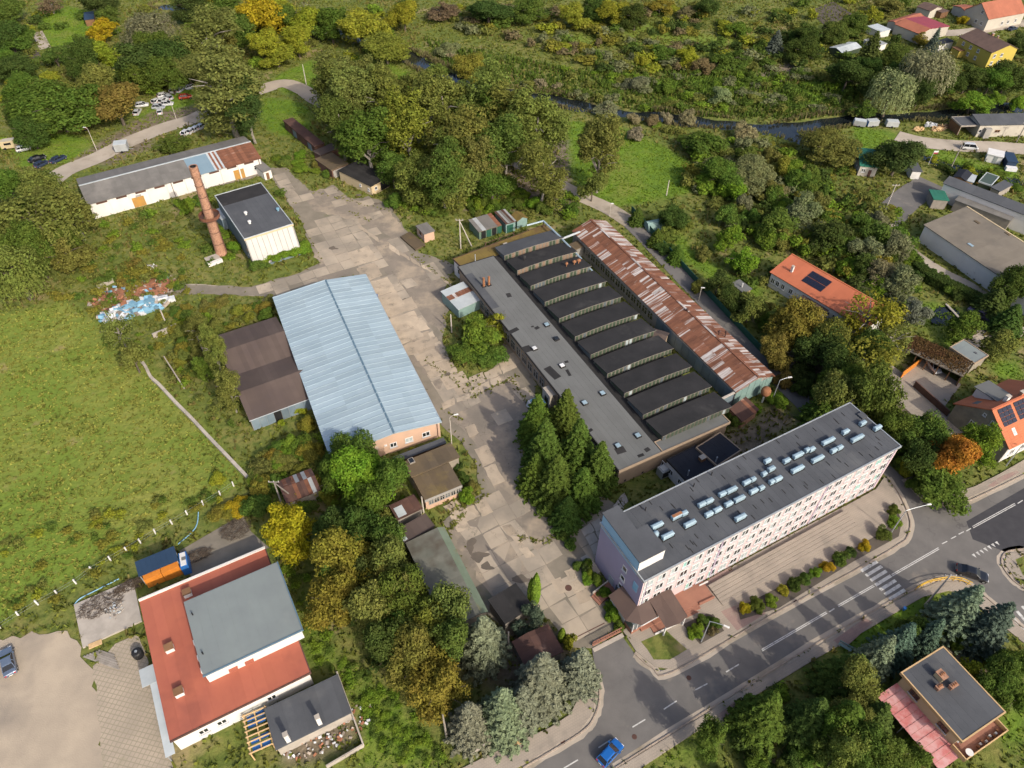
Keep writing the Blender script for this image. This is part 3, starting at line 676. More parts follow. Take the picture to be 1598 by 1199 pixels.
def win_meshes(w, h, style, fmt):
    k = (round(w,2), round(h,2), style, fmt)
    if k in _win: return _win[k]
    t = .12; d = .08; f = MB()
    f.box(-w/2,w/2,-d,.02,h-t,h).box(-w/2,w/2,-d,.02,0,t).box(-w/2,-w/2+t,-d,.02,t,h-t).box(w/2-t,w/2,-d,.02,t,h-t)
    if style in ('two', 'grid'): f.box(-t/2,t/2,-d,.02,t,h-t)
    if style == 'grid': f.box(-w/2+t,-t/2,-d,.02,h*.6,h*.6+.06).box(t/2,w/2-t,-d,.02,h*.6,h*.6+.06)
    s = MB().box(-w/2-.1,w/2+.1,-.2,.01,-.09,0)
    _win[k] = (f.mesh('window', M[fmt]), MB().box(-w/2+t,w/2-t,-.03,.01,t,h-t).mesh('pane'), s.mesh('sill', M['sill'])); return _win[k]
_pane = {}
def window(F, side, p, z, w=1.2, h=1.3, style='two', glass='glass_dark', frame='white_paint', sill=True, ins=.25, par=None):
    fm, pm, sm = win_meshes(w, h, style, frame)
    kk = (pm.name, glass)
    if kk not in _pane: q = pm.copy(); q.materials.append(M[glass]); _pane[kk] = q
    if side == 's': loc, rz = (p, ins, z), 0
    elif side == 'n': loc, rz = (p, F.W-ins, z), math.pi
    elif side == 'w': loc, rz = (ins, p, z), -math.pi/2
    else: loc, rz = (F.L-ins, p, z), math.pi/2
    o = inst('window', fm, par or F.root, loc, (0,0,rz)); inst('pane', _pane[kk], o, (0,0,0))
    if sill: inst('sill', sm, o, (0,0,0))
    return o
def door(F, side, p, w=1.0, h=2.1, mt='wood_old', ins=.25, z=0.0, handle=True):
    if side in 'sn':
        y = ins-.05 if side == 's' else F.W-ins+.05; o = bx('door', F.root, M[mt], p-w/2, p+w/2, y-.05, y+.05, z, z+h)
    else:
        x = ins-.05 if side == 'w' else F.L-ins+.05; o = bx('door', F.root, M[mt], x-.05, x+.05, p-w/2, p+w/2, z, z+h)
    return o
def chimney_stack(F, x, y, z, w, d, h, mt='brick_red', name='chimney', cap=True):
    o = bx(name, F.root, M[mt], x-w/2, x+w/2, y-d/2, y+d/2, z-.4, z+h)
    if cap: bx('chimney_cap', F.root, M['concrete'], x-w/2-.06, x+w/2+.06, y-d/2-.06, y+d/2+.06, z+h, z+h+.08)
    return o
def simple_gable(name, label, cat, A, B, C, ze, zr, wall, roof, ridge='x', n=0, rows=1, pick=None, ins=.25, group=None, rf=.5, mt2=None, cap=None, ov=0.0):
    F = Frame(A, B, C, ze); F.thing(name, label, cat, group); walls(F, M[wall], ze, zr, ridge, rf, ins)
    gable_roof(F, ze, zr, M[roof], ridge, rf, ov, n=n, rows=rows, pick=pick, mt2=mt2, cap=cap); return F
def simple_flat(name, label, cat, A, B, C, ze, wall, roof, edge=None, ins=.2, group=None, felt=0, zlow=None, n=0, pick=None):
    F = Frame(A, B, C, ze); F.thing(name, label, cat, group); walls(F, M[wall], ze, ins=ins, zlow=zlow)
    if zlow is None: flat_roof(F, ze, M[roof], M[edge] if edge else None, felt=felt)
    else: slope(F, [(0,0,zlow),(F.L,0,zlow),(F.L,F.W,ze),(0,F.W,ze)], M[roof], n=n, pick=pick)
    return F
def choose(*opts):
    """random material by weight: (mat, weight)..."""
    def f(s, t):
        tot = sum(w for _, w in opts); r = rng.random()*tot
        for m_, w in opts:
            r -= w
            if r <= 0: return M[m_]
        return M[opts[-1][0]]
    return f

# ------------------------------------------------------------------ 1 dormitory block
ZD = 11.4
F = D = Frame((1005,909),(1407,697),(1329,627),ZD); F.thing('dormitory', 'long pink four-storey dormitory block with flat dark roof by the street', 'building')
walls(F, M['pink_wall'], ZD, ins=.2)
flat_roof(F, ZD, M['felt_dark'], M['steel'], felt=1.05, eh=.10)
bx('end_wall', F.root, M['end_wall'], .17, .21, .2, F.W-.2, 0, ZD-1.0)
cols = []
for (a, b, n) in [((1014,912),(1128,852),7), ((1146,842),(1294,764),10), ((1309,756),(1388,715),6)]:
    xa = F.loc(*a, 9.6)[0]; xb = F.loc(*b, 9.6)[0]
    cols += [xa+(xb-xa)*i/(n-1) for i in range(n)]
for r_ in range(4):
    for i, x in enumerate(cols):
        if r_ == 0 and i < 4: continue
        g = rng.choices(['glass_dark','glass_mid','glass_pale','glass_teal'], [6,3,3,.8])[0]
        if r_ == 0 and i in (9,10,11,12,6): g = rng.choice(['glass_teal','glass_pale'])
        z = .75+r_*2.72
        o = window(F, 's', x, z, 1.5, 1.6, 'two', g, ins=.2)
        if g != 'glass_dark' and rng.random() < .6: bx('open_pane', o, M['glass_dark'], .08, .55, -.045, -.035, .12, 1.32)
for px in ((1136,848),(1300,760)):
    x = F.loc(*px, ZD)[0]; bx('drainpipe', F.root, M['lilac'], x-.16, x+.16, .10, .2, 0, ZD-.3)
bx('drainpipe', F.root, M['white_paint'], .45, .75, .12, .2, 3, ZD-.2); bx('drainpipe', F.root, M['lilac'], .85, 1.0, .12, .2, 3, ZD-.2)
bx('drainpipe', F.root, M['lilac'], F.L-1.0, F.L-.7, .12, .2, 0, ZD-.2)
for z in (2.6,5.2,7.8): window(F, 'w', F.loc(965,895,z)[1]*.0+4.3, z, 1.0, 1.2, 'one', 'glass_dark', ins=.165)
bx('sign_panel', F.root, M['cyan_foam'], .10, .17, 1.0, 2.0, 6.6, 8.6)
door(F, 'w', 4.6, 1.4, 2.3, 'glass_mid', ins=.2); door(F, 'w', 6.6, 1.2, 2.2, 'sill', ins=.2, z=.3)
for r_ in range(4):
    for i in range(0, 23): window(F, 'n', cols[i], .75+r_*2.72, 1.35, 1.45, 'two', 'glass_mid', ins=.2, sill=False) if i % 3 == 0 else None
# penthouse at the left end
PZ = ZD+2.6
pp = [F.loc(995,879,PZ), F.loc(1038,856,PZ), F.loc(1014,818,PZ), F.loc(978,795,PZ), F.loc(960.7,786,PZ)]
xa = .2; xb = pp[1][0]; xc = F.loc(961,786,PZ)[0]; y0 = pp[0][1]; ym = F.loc(1010,820,PZ)[1]; y1 = F.W-.2
pts = [(xa,y0),(xb,y0),(xb,ym),(xc,ym),(xc,y1),(xa,y1)]
MB().poly(pts, ZD-.1, PZ-.1).build('penthouse', M['blue_band'], F.root)
MB().poly([(xa-.15,y0-.15),(xb+.15,y0-.15),(xb+.15,ym+.15),(xc+.15,ym+.15),(xc+.15,y1+.15),(xa-.15,y1+.15)], PZ-.1, PZ+.06).build('penthouse_roof', M['felt_dark'], F.root)
MB().box(xa-.02,xa,y0,y1,ZD-1.0,ZD-.1).build('blue_trim', M['blue_band'], F.root)
MB().box(xa-.01,xb+.01,y0-.03,y0-.01,ZD,PZ-.15).build('penthouse_front', M['white_wall'], F.root)
# roof vents
VENTS = [(337,575,60),(390,625,60),(435,528,55),(473,514,30),(500,566,60),(560,470,40),(597,453,40),(595,519,40),(638,497,42),(662,418,38),(708,398,58),(693,468,40),(747,442,58),(752,535,58),(783,360,42),(815,345,26),(818,404,44),(857,388,28),(870,318,26),(906,293,38),(887,253,36),(908,358,26),(940,343,42),(982,252,38),(1037,294,72),(1040,224,60),(1085,199,26),(1108,195,32),(1137,243,72),(1190,154,78),(1217,202,34),(1247,187,34),(1276,108,40),(1335,140,78),(1362,65,38),(1436,88,45)]
vme = MB().box(-.46,.46,-.29,.29,0,.58).mesh('vent_body', M['vent'])
vcap = MB(); vcap.box(-.49,.49,-.35,.35,.58,.74); vcap.add([(-.49,-.35,.74),(.49,-.35,.74),(.49,.35,.74),(-.49,.35,.74),(-.43,-.16,.88),(.43,-.16,.88),(.43,.16,.88),(-.43,.16,.88)], [(4,5,6,7),(0,1,5,4),(1,2,6,5),(2,3,7,6),(3,0,4,7)]); vcap = vcap.mesh('vent_cap', M['vent'])
vbase = MB().box(-.54,.54,-.45,.45,0,.08).mesh('vent_base', M['felt_black'])
vrust = MB().box(-.46,.46,-.24,.24,.88,.92).mesh('vent_top', M['rust_drum'])
for i, (x, y, l) in enumerate(VENTS):
    lx, ly = F.loc(920+x/3.196, 640+y/3.196, ZD+.5); s = max(.8, l/3.196/8.3*.93)
    o = inst('roof_vent', vme, F.root, (lx, ly, ZD), (0,0,0), (s,1,1)); inst('vent_cap', vcap, o, (0,0,0)); inst('vent_base', vbase, o, (0,0,0))
    if i == 2: inst('vent_top', vrust, o, (0,0,0))
lx, ly = F.loc(1023,835,ZD); MB().lathe([(.5,ZD),(.5,ZD+.4),(.42,ZD+.65),(.2,ZD+.8),(.02,ZD+.85)], 12, (lx,ly)).build('roof_dome', M['vent'], F.root, True)
bx('roof_hatch', F.root, M['felt_dark'], *[v for v in (F.loc(1345,650,ZD)[0]-.6, F.loc(1345,650,ZD)[0]+.6, F.loc(1345,650,ZD)[1]-.6, F.loc(1345,650,ZD)[1]+.6)], ZD, ZD+.35)
for k in range(46):   # short raised seams and pipe stubs on the felt
    x, y = rng.uniform(5, F.L-1), rng.choice([rng.uniform(.8, 3.2), rng.uniform(8.2, F.W-.6)])
    bx('felt_patch', F.root, M['felt_black'], x-.07, x+.07, y-.45, y+.45, ZD+.02, ZD+.05)
for px in ((1082,760),(1007,797),(1110,742),(1328,629)):
    lx, ly = F.loc(*px, ZD); MB().tube((lx,ly,ZD),(lx,ly,ZD+.9),.09).build('roof_pipe', M['felt_black'], F.root)
# wrap-around entrance canopy
cz, tz = 3.0, 4.0; cx1 = F.loc(1058,925,tz)[0]; dpt = 2.3
cm = MB()
fl, fr_ = (-dpt*.9, -dpt), (cx1-1.0, -dpt)
cm.slab([(-.6,-dpt,cz),(cx1-4.6,-dpt,cz),(cx1-4.6,.15,tz),(.2,.15,tz)], .1)
cm.slab([(-dpt,4.0,cz),(-dpt,-.6,cz),(.15,.2,tz),(.15,4.0,tz)], .1)
cm.slab([(-dpt,-.6,cz),(-.6,-dpt,cz),(.2,.15,tz),(.15,.2,tz)], .1)
cm.build('canopy_roof', M['canopy'], F.root)
pxm = cx1-2.6; cp = MB()
cp.slab([(pxm-2.0,-dpt-2.1,cz),(pxm,-dpt-2.6,cz+.55),(pxm,.15,tz+.35),(pxm-2.0,.15,tz)], .1)
cp.slab([(pxm,-dpt-2.6,cz+.55),(pxm+2.0,-dpt-2.1,cz),(pxm+2.0,.15,tz),(pxm,.15,tz+.35)], .1)
cp.build('porch_roof', M['canopy'], F.root)
bx('gutter', F.root, M['white_paint'], -.6, cx1-4.6, -dpt-.1, -dpt, cz-.12, cz)
bx('annex_wall', F.root, M['brick_terrace'], -1.7, cx1-2.0, -1.7, .2, 0, .9); bx('annex_glazing', F.root, M['glass_mid'], -1.65, cx1-2.05, -1.65, .2, .9, cz-.1)
bx('annex_side', F.root, M['white_wall'], -1.7, .2, .2, 4.0, 0, cz)
for i in range(9): bx('mullion', F.root, M['white_paint'], -1.7+i*(cx1-.4)/8, -1.58+i*(cx1-.4)/8, -1.75, -1.6, .9, cz-.1)
for x in (pxm-1.8, pxm+1.8): bx('porch_post', F.root, M['white_paint'], x-.1, x+.1, -dpt-1.95, -dpt-1.75, 0, cz)
t = Frame((997,963),(1090,920),(1060,900),0)
tr = t.thing('entrance_terrace', 'brick-red entrance terrace with steps and ramp in front of the dormitory', 'terrace')
x0, y0 = t.loc(985,972); tl = t.L
bx('platform', tr, M['brick_terrace'], -1.0, tl+1.2, -2.2, 2.6, -.05, .5)
for i in range(3): bx('step', tr, M['brick_terrace'], tl*.55, tl*.85, -2.2-.35*(i+1), -2.2-.35*i, -.05, .38-.12*i)
bx('ramp', tr, M['brick_terrace'], .6, tl*.5, -3.4, -2.2, -.05, .28)
bx('parapet', tr, M['white_wall'], .6, tl*.5, -3.55, -3.4, -.05, .45); bx('parapet', tr, M['brick_terrace'], tl*.85, tl+1.2, -2.4, -2.2, -.05, .75)
bx('parapet', tr, M['white_wall'], tl+.2, tl+1.9, .2, .4, .5, .62)
ts = thing('terrace_steps', 'long shallow concrete steps in front of the dormitory facade', 'steps', tuple(D.o), D.rz)
for k in range(6): bx('step', ts, M['pavement'], 13.5, D.L-9, -1.0-.62*(k+1), -1.0-.62*k-.04, .1, .62-.07*k)
lo = Frame((938,941),(962,922),(955,905),.4); lo.thing('side_steps', 'brown tiled side steps at the dormitory end wall', 'steps')
bx('platform', lo.root, M['brick_terrace'], 0, lo.L, 0, lo.W, -.05, .55); bx('step', lo.root, M['brick_terrace'], -.4, 0, 0, lo.W, -.05, .3); bx('parapet', lo.root, M['concrete'], 0, lo.L, lo.W, lo.W+.2, -.05, .9)

# ------------------------------------------------------------------ 2 sawtooth hall
ZS = 4.6
F = S = Frame((966,736),(1140,659),(790,392),ZS); F.W = Frame((966,736),(1036,707.5),(771,400),ZS).W
F.thing('sawtooth_hall', 'factory hall with rows of black saw-tooth roof lights and grey flat strip', 'factory')
sx = F.loc(1036,707.5,ZS)[0]*.5+F.loc(771,400,ZS)[0]*.5
W_ = F.W
walls(F, M['tan_wall'], ZS-.2, ins=.3)
flat_roof(F, ZS, M['felt_grey'], M['felt_black'], x0=0, x1=sx, felt=1.0, eh=.05)
flat_roof(F, ZS-.25, M['felt_black'], None, x0=sx, x1=F.L-.4, y0=0, y1=W_, name='low_roof')
flat_roof(F, ZS-.05, M['felt_grey'], M['tan_wall'], x0=sx, x1=F.L, y0=0, y1=2.6, name='front_roof')
bx('parapet', F.root, M['tan_wall'], 0, F.L, -.05, .12, ZS-.6, ZS+.12)
FR = [((800,407),(876,377)),((814,431),(895,400)),((832,456),(919,422)),((852,482),(944,445)),((875,507),(966,470)),((899,536),(992,496)),((922,565),(1017,522)),((947,595),(1044,550)),((974,627),(1071,577)),((1001,661),(1101,609)),((1029,695),(1132,641))]
zb, zt = ZS-.2, ZS+1.45
yk = []
for a, b in FR: yk.append((F.loc(*a, zb)[1]+F.loc(*b, zb)[1])/2)
xl = np.mean([F.loc(*a, zb)[0] for a, b in FR]); xr = np.mean([F.loc(*b, zb)[0] for a, b in FR])
paneme = {}
for k, y in enumerate(yk):
    nxt = yk[k-1] if k else y+5.6
    dep = (nxt-y)-1.15
    # arched roof: slightly raised in the middle, falling backwards
    nseg = 6; vs = []; top = MB()
    prof = [(i/nseg, .32*math.sin(math.pi*i/nseg)) for i in range(nseg+1)]
    body = MB()
    for s_, h_ in prof:
        x = xl+(xr-xl)*s_; vs += [(x, y, zb),(x, y, zt-.12+h_),(x, y+dep, zt-.75+h_*.6),(x, y+dep, zb)]
    fs = []
    for i in range(nseg):
        a = 4*i; b = a+4; fs += [(a,b,b+1,a+1),(a+1,b+1,b+2,a+2),(a+2,b+2,b+3,a+3)]
    fs += [(0,1,2,3),(4*nseg+3,4*nseg+2,4*nseg+1,4*nseg)]
    mon = MB().add(vs, fs).build('roof_monitor', M['mullion'], F.root)
    rv = []; rf_ = []
    for s_, h_ in prof:
        x = xl-.25+(xr-xl+.5)*s_
        for yy, zz in ((y-.22, zt+h_), (y+dep+.1, zt-.68+h_*.6), (y+dep+.1, zt-.8+h_*.6), (y-.22, zt-.12+h_)): rv.append((x,yy,zz))
    for i in range(nseg):
        a = 4*i; b = a+4; rf_ += [(a,b,b+1,a+1),(a+1,b+1,b+2,a+2),(a+2,b+2,b+3,a+3),(a+3,b+3,b,a)]
    rf_ += [(0,1,2,3),(4*nseg+3,4*nseg+2,4*nseg+1,4*nseg)]
    MB().add(rv, rf_).build('monitor_roof', M['felt_black'] if k else M['felt_dark'], mon)
    MB().add([(x_,y_-.03,z_) for x_,y_,z_ in [p for i,p in enumerate(rv) if i % 4 in (0,3)]], [(2*i,2*i+1,2*i+3,2*i+2) for i in range(nseg)]).build('fascia', M['fascia_grey'], mon)
    nb = 17
    for i in range(nb):
        s0, s1 = (i+.16)/nb, (i+.84)/nb; xm_ = xl+(xr-xl)*(s0+s1)/2; hh = .32*math.sin(math.pi*(s0+s1)/2)
        g = 'glass_dirty' if (k < 3 and rng.random() < (.55 if k < 2 else .25)) else rng.choices(['glass_green','glass_mid','glass_pale'], [8,1,.6])[0]
        w = (xr-xl)*(s1-s0)
        bx('roof_light_pane', mon, M[g], xm_-w/2, xm_+w/2, y-.06, y-.02, zb+.18, zt-.22+hh)
    for i in range(4):   # end glazing
        yy = y+.25+i*(dep-.5)/4
        bx('end_pane', mon, M['glass_green' if k % 3 else 'glass_mid'], xl-.04, xl-.01, yy+.06, yy+(dep-.5)/4-.06, zb+.15, zt-.45-.12*i)
# skylights and patches on the grey strip
for px, kind in (((853,508),1),((868,530),0),((834,545),2),((877,572),2),((912,630),1),((940,615),1),((964,697),1),((995,681),1)):
    lx, ly = F.loc(*px, ZS); o = bx('skylight', F.root, M['felt_black'], lx-.55, lx+.55, ly-.55, ly+.55, ZS, ZS+.3)
    bx('skylight_dome', F.root, M[['glass_dark','vent','pale_foam'][kind]], lx-.42, lx+.42, ly-.42, ly+.42, ZS+.3, ZS+.42)
for px, w, h in (((794,461),.5,.7),((862,582),.8,1.8),((800,517),1.4,.5),((822,545),.9,.9),((887,582),.3,.9),((884,565),.4,.3),((831,510),.3,.2),((838,512),.5,.4),((900,645),.4,.5),((921,672),.5,.3),((968,703),.9,.7),((1000,711),.6,.3),((1010,702),.5,.4),((880,618),.3,.6)):
    lx, ly = F.loc(*px, ZS); bx('felt_patch', F.root, M['felt_black'], lx-w, lx+w, ly-h, ly+h, ZS+.02, ZS+.035, rng.uniform(-.2,.2))
a = F.loc(733,432,ZS); b = F.loc(777,480,ZS); bx('roof_strip', F.root, M['felt_dark'], .1, 1.9, b[1], a[1]+1, ZS+.025, ZS+.045)
for px in ((755,447),(763,445)):
    lx, ly = F.loc(*px, ZS); o = MB().tube((lx,ly,ZS),(lx,ly,ZS+2.3),.28,.26,10).build('flue', M['rust_drum'], F.root); bx('flue_base', F.root, M['felt_black'], lx-.5, lx+.5, ly-.5, ly+.5, ZS, ZS+.12)
for px, r_ in (((896,412),.45),((903,410),.5),((884,415),.35),((818,405),.4)):
    lx, ly = F.loc(*px, zt); MB().lathe([(.12,zt-.3),(.12,zt+.5),(r_,zt+.55),(r_,zt+.75),(.1,zt+1.0)], 10, (lx,ly)).build('roof_ventilator', M['rust_drum' if r_ != .4 else 'felt_black'], F.root)
bx('facade_recess', F.root, M['black_plastic'], .24, .32, 0.8, 21, .9, 3.6)
n = 13
for i in range(n): window(F, 'w', 1.8+i*1.5, .9, 1.35, 2.5, 'grid', 'glass_dark', 'grey_wall', False, ins=.23)
bx('facade_step', F.root, M['concrete'], -1.4, .3, 2, 20, -.05, .35)
for i in range(12): window(F, 'w', 27+i*2.4, 1.0, 1.8, 2.2, 'grid', 'glass_dark', 'grey_wall', False, ins=.23)
bx('entrance_block', F.root, M['concrete'], -1.0, .3, 21.8, 24.6, -.05, 3.2); bx('entrance_door', F.root, M['glass_dark'], -1.04, -1.0, 22.4, 23.6, 0, 2.2)
for i in range(6): bx('loading_hatch', F.root, M['felt_black'], .6+i*1.25, .95+i*1.25, .24, .28, .3, .75) if i in (1,4) else None
# mossy low wing at the far end
Z2 = 4.3
W2 = Frame((722.6,420),(866,365),(848,351),Z2); W2.thing('mossy_wing', 'low flat wing with ochre moss covered roof behind the saw-tooth hall', 'building')
walls(W2, M['white_wall'], Z2, ins=.2); flat_roof(W2, Z2, M['moss_roof'], M['rust_dark'], felt=2.2, felt_mt=M['moss_roof'], eh=.04)
window(W2, 'w', W2.W/2, 1.2, 1.0, 1.5, 'one', 'glass_dark', ins=.2)
chimney_stack(W2, *W2.loc(789,386,Z2), Z2, .9, .7, .9); bx('aerial_mast', W2.root, M['steel'], 3.6, 3.75, .6, .75, Z2, Z2+2.2)
for i in range(3): bx('fence_post', W2.root, M['rust_dark'], 9+i*4, 9.15+i*4, W2.W+.2, W2.W+.35, 0, 5.2)
bx('fence_rail', W2.root, M['rust_dark'], 9, 17.2, W2.W+.24, W2.W+.31, 4.9, 5.0)
# black-roofed connecting block
B1 = Frame((1072,752),(1118,728),(1083,696),3.6); B1.thing('black_annex', 'flat black-roofed annex with white side wall between hall and dormitory', 'building')
walls(B1, M['white_wall'], 3.6, ins=.15); flat_roof(B1, 3.6, M['felt_navy'], M['felt_black'], felt=1.1)
lx, ly = B1.loc(1095,718,3.6); chimney_stack(B1, lx, ly, 3.6, 1.0, .8, .8, 'wood_old')
for y in (1.5, 4.0, 6.0): window(B1, 'w', y, 1.0, 1.1, 1.3, 'two', 'glass_dark', ins=.15)
for x in (1.0,): MB().tube((x,1,3.6),(x,1,5.0),.12).build('roof_pipe', M['steel'], B1.root)
B2 = Frame((1119,728),(1157,703),(1128,672),3.9); B2.thing('black_annex', 'right-hand flat black-roofed annex touching the dormitory back wall', 'building')
walls(B2, M['tan_wall'], 3.9, ins=.15); flat_roof(B2, 3.9, M['felt_navy'], M['tan_wall'], felt=1.1)
MB().tube((.5,.8,3.9),(.5,.8,5.3),.12).build('roof_pipe', M['steel'], B2.root)
hv = thing('cooling_unit', 'grey ventilation unit beside the black annex', 'machine', tuple(G(1036,740)), F.rz)
bx('body', hv, M['steel'], -1.2, 1.2, -.8, .8, 0, 1.9); bx('grille', hv, M['black_plastic'], -1.0, 1.0, -.84, -.8, .3, 1.6); bx('duct', hv, M['steel'], 1.2, 2.2, -.4, .4, .8, 1.6); bx('lid', hv, M['pale_roof'], -1.0, .2, -.6, .6, 1.9, 2.05)

# ------------------------------------------------------------------ 3 rusty shed
ZR, ZRR = 4.2, 6.0
F = RS = Frame((1148.6,613),(1210,587),(957.5,341),ZR); F.thing('rusty_shed', 'long shed with rust and bare metal striped gable roof', 'shed')
walls(F, M['grey_wall'], ZR, ZRR, 'y', .52, .3)
def rustpick(base, amp):
    def f(s, t):
        # s runs along the eave, t up the slope
        v = base(s, t) + amp*(rng.random()-.5)
        return M['galv'] if v > .84 else (M['rust_streak'] if v > .36 else M['rust'])
    return f
def leftmix(s, t):      # s from far end to near end
    v = .42
    if .08 < s < .28 and t > .5: v = .05
    if s < .10: v = .35
    if .42 < s < .55: v = .5
    if .62 < s < .82: v = .10
    if .82 < s < .93: v = .46
    if s > .93: v = .05 if t > .4 else .3
    return v + .12*math.sin(s*40)
def rightmix(s, t):     # s from near end to far end
    v = .55
    if .36 < s < .62: v = .1
    if s > .80: v = .72
    if .20 < s <= .36: v = .33
    return v
xm = F.L*.52
slope(F, [(0,F.W,ZR),(0,0,ZR),(xm,0,ZRR),(xm,F.W,ZRR)], M['rust'], n=72, rows=2, pick=rustpick(leftmix, .75), gap=.03)
slope(F, [(F.L,0,ZR),(F.L,F.W,ZR),(xm,F.W,ZRR),(xm,0,ZRR)], M['rust'], n=72, rows=2, pick=rustpick(rightmix, .7), gap=.03)
for i in range(14):
    y = i*F.W/14; bx('ridge_cap', F.root, M['galv' if i in (3,5,9,12) else 'rust'], xm-.22, xm+.22, y+.05, y+F.W/14-.05, ZRR+.02, ZRR+.13)
for i in range(11):
    y = 1.0+i*2.25
    bx('wall_panel', F.root, M['blue_panel'], .22, .3, y, y+2.15, .1, 3.4)
for i in range(15): window(F, 'w', 28+i*2.1, 1.2, 1.85, 2.0, 'grid', 'glass_dark', 'grey_wall', False, ins=.3)
MB().box(.26,.3,.3,F.W-.3,3.4,3.7).build('wall_band', M['concrete'], F.root)
for i in range(6): bx('gable_panel', F.root, M['teal_panel'], .35+i*1.52, 1.80+i*1.52, .20, .28, .1, 4.0 if i not in (2,3) else 5.0)
for px in ((1178,480),(1072,488),(1132,523),(1122,522)):
    lx, ly = F.loc(*px, 5.6)
    if 0 < lx < F.L: MB().lathe([(.14,5.0),(.14,6.2),(.32,6.25),(.3,6.5),(.05,6.7)], 10, (lx,ly)).build('roof_ventilator', M['rust_dark'], F.root)
pr = Frame((1160,656),(1186,637),(1174,613),2.7); pr.thing('rusty_porch', 'small rusty brown lean-to porch at the end of the rusty shed', 'shed')
walls(pr, M['brick_red'], 2.9, ins=.2, zlow=2.1); slope(pr, [(0,0,2.2),(pr.L,0,2.2),(pr.L,pr.W,3.0),(0,pr.W,3.0)], M['rust_dark'], n=6, pick=choose(('rust_dark',1),('rust',1)))
dc = G(1189,628); tk = thing('rusty_tank', 'round rusty orange tank on a white post at the shed end', 'tank', (dc.x,dc.y,0))
MB().lathe([(.05,2.0),(.7,2.2),(.95,2.7),(.95,3.4),(.7,3.9),(.1,4.1)], 14).build('tank_shell', M['rust_drum'], tk, True); MB().tube((0,0,0),(0,0,2.3),.18).build('post', M['white_plaster'], tk)
bx('bracket', tk, M['rust_dark'], -.5, .5, -.08, .08, 1.9, 2.05)
# links between hall and rusty shed
l1 = simple_gable('brown_link', 'brown hip-roofed link building between hall and rusty shed', 'building', (1035,541),(1045,520),(1022,482),3.4,4.4,'tan_wall','felt_brown2','y',n=5,ins=.2)
l2 = simple_flat('brown_link', 'small flat brown link near the far end of the alleyway', 'building', (893,392),(914,383),(905,374),3.0,'grey_wall','felt_brown',None,felt=1.2)
# overhead pipe
pp_ = thing('overhead_pipe', 'pale blue pipe running over the hall edge to the lane', 'pipe', tuple(G(932,440)))
o0 = G(932,440)
pts = [G(932,432,5.0), G(905,402,5.4), G(872,368,5.8), G(848,345,6.0), G(822,352,5.6)]
for a, b in zip(pts[:-1], pts[1:]): MB().tube(a-o0, b-o0, .22, None, 8).build('pipe_section', M['blue_metal'], pp_)
for q in (pts[3], pts[2]): MB().tube((q.x-o0.x,q.y-o0.y,0),(q.x-o0.x,q.y-o0.y,q.z),.1).build('support', M['rust_dark'], pp_)
for q in (G(905,362,4.6),): MB().tube(G(874,374,4.9)-o0, G(905,362,4.9)-o0, .25, None, 8).build('pipe_bridge', M['pale_roof'], pp_)
wb = Frame((1119,627),(1147,613),(1146,611),4.2); wb.thing('pale_beam', 'pale beam bridging hall and rusty shed', 'beam'); bx('beam', wb.root, M['pole_concrete'], 0, wb.L, 0, .35, 3.9, 4.2); bx('gate_leaf', wb.root, M['blue_panel'], 0, wb.L, .1, .2, 0, 3.9)

# ------------------------------------------------------------------ 4 blue hall and brown twin shed
ZB, ZBR = 4.2, 5.3
F = BH = Frame((541,707),(689,659),(552.5,432.5),ZB); dx_ = (G(427.5,471,ZB)-F.o).dot(F.u); F.o = F.o+F.u*dx_; F.L -= dx_; F.thing('blue_hall', 'warehouse with pale blue ribbed metal gable roof and peach end wall', 'warehouse')
rf = F.loc(617.5,682,ZBR)[0]/F.L
walls(F, M['peach_wall'], ZB, ZBR, 'y', rf, .3)
gable_roof(F, ZB, ZBR, M['blue_metal'], 'y', rf, n=36, rows=2, cap=M['ridge_blue'], gap=.0, rib=.16)
for px, w in (((613,694),1.3),((598,703),0),((639,690),1.5),((664,678),1.5)):
    x = F.loc(px[0], px[1], 1.5)[0]
    if w: window(F, 's', x, 1.4, w, 1.2, 'two', 'glass_pale' if w == 1.5 and px[0] < 650 else 'glass_dark', ins=.3)
bx('wall_lamp', F.root, M['white_paint'], F.L*.47, F.L*.47+.5, .1, .3, 2.4, 2.7)
bx('gutter', F.root, M['steel'], F.L-.02, F.L+.12, 0, F.W, ZB-.16, ZB-.03)
bx('drainpipe', F.root, M['rust_dark'], F.L-.9, F.L-.75, .18, .3, 0, ZB)
for i in range(9): window(F, 'e', 3+i*5.2, 1.3, 1.6, 1.3, 'two', 'glass_dark', ins=.3)
lx, ly = F.loc(554,453,0); MB().lathe([(.35,0),(.35,1.0),(.3,1.02)], 12, (F.L+.8, F.W-4)).build('drum', M['blue_plastic'], F.root)
ZT, ZTR = 3.0, 4.3
F = TW = Frame((389,657),(496,617.6),(435,493),ZT); F.thing('twin_brown_shed', 'twin-gabled shed with dark brown bitumen roofs beside the blue hall', 'shed')
ys_ = [0, .27*F.W, .48*F.W, .77*F.W, F.W]; ys_ = [0, F.loc(369,614,ZTR)[1], F.loc(364,587,ZT)[1], F.loc(345,549,ZTR)[1], F.W]
zz = [ZT, ZTR, ZT, ZTR, ZT]
MB().add([(.2,ys_[i] if i else .2,-.1) for i in range(5)]+[(.2,ys_[i] if i else .2,zz[i]-.06) for i in range(5)]+[(F.L-.2,ys_[i] if i else .2,-.1) for i in range(5)]+[(F.L-.2,ys_[i] if i else .2,zz[i]-.06) for i in range(5)],
    [(5,6,1,0),(6,7,2,1),(7,8,3,2),(8,9,4,3),(10,11,16,15),(11,12,17,16),(12,13,18,17),(13,14,19,18),(0,10,15,5),(9,19,14,4)]).build('wall', M['grey_wall'], F.root)
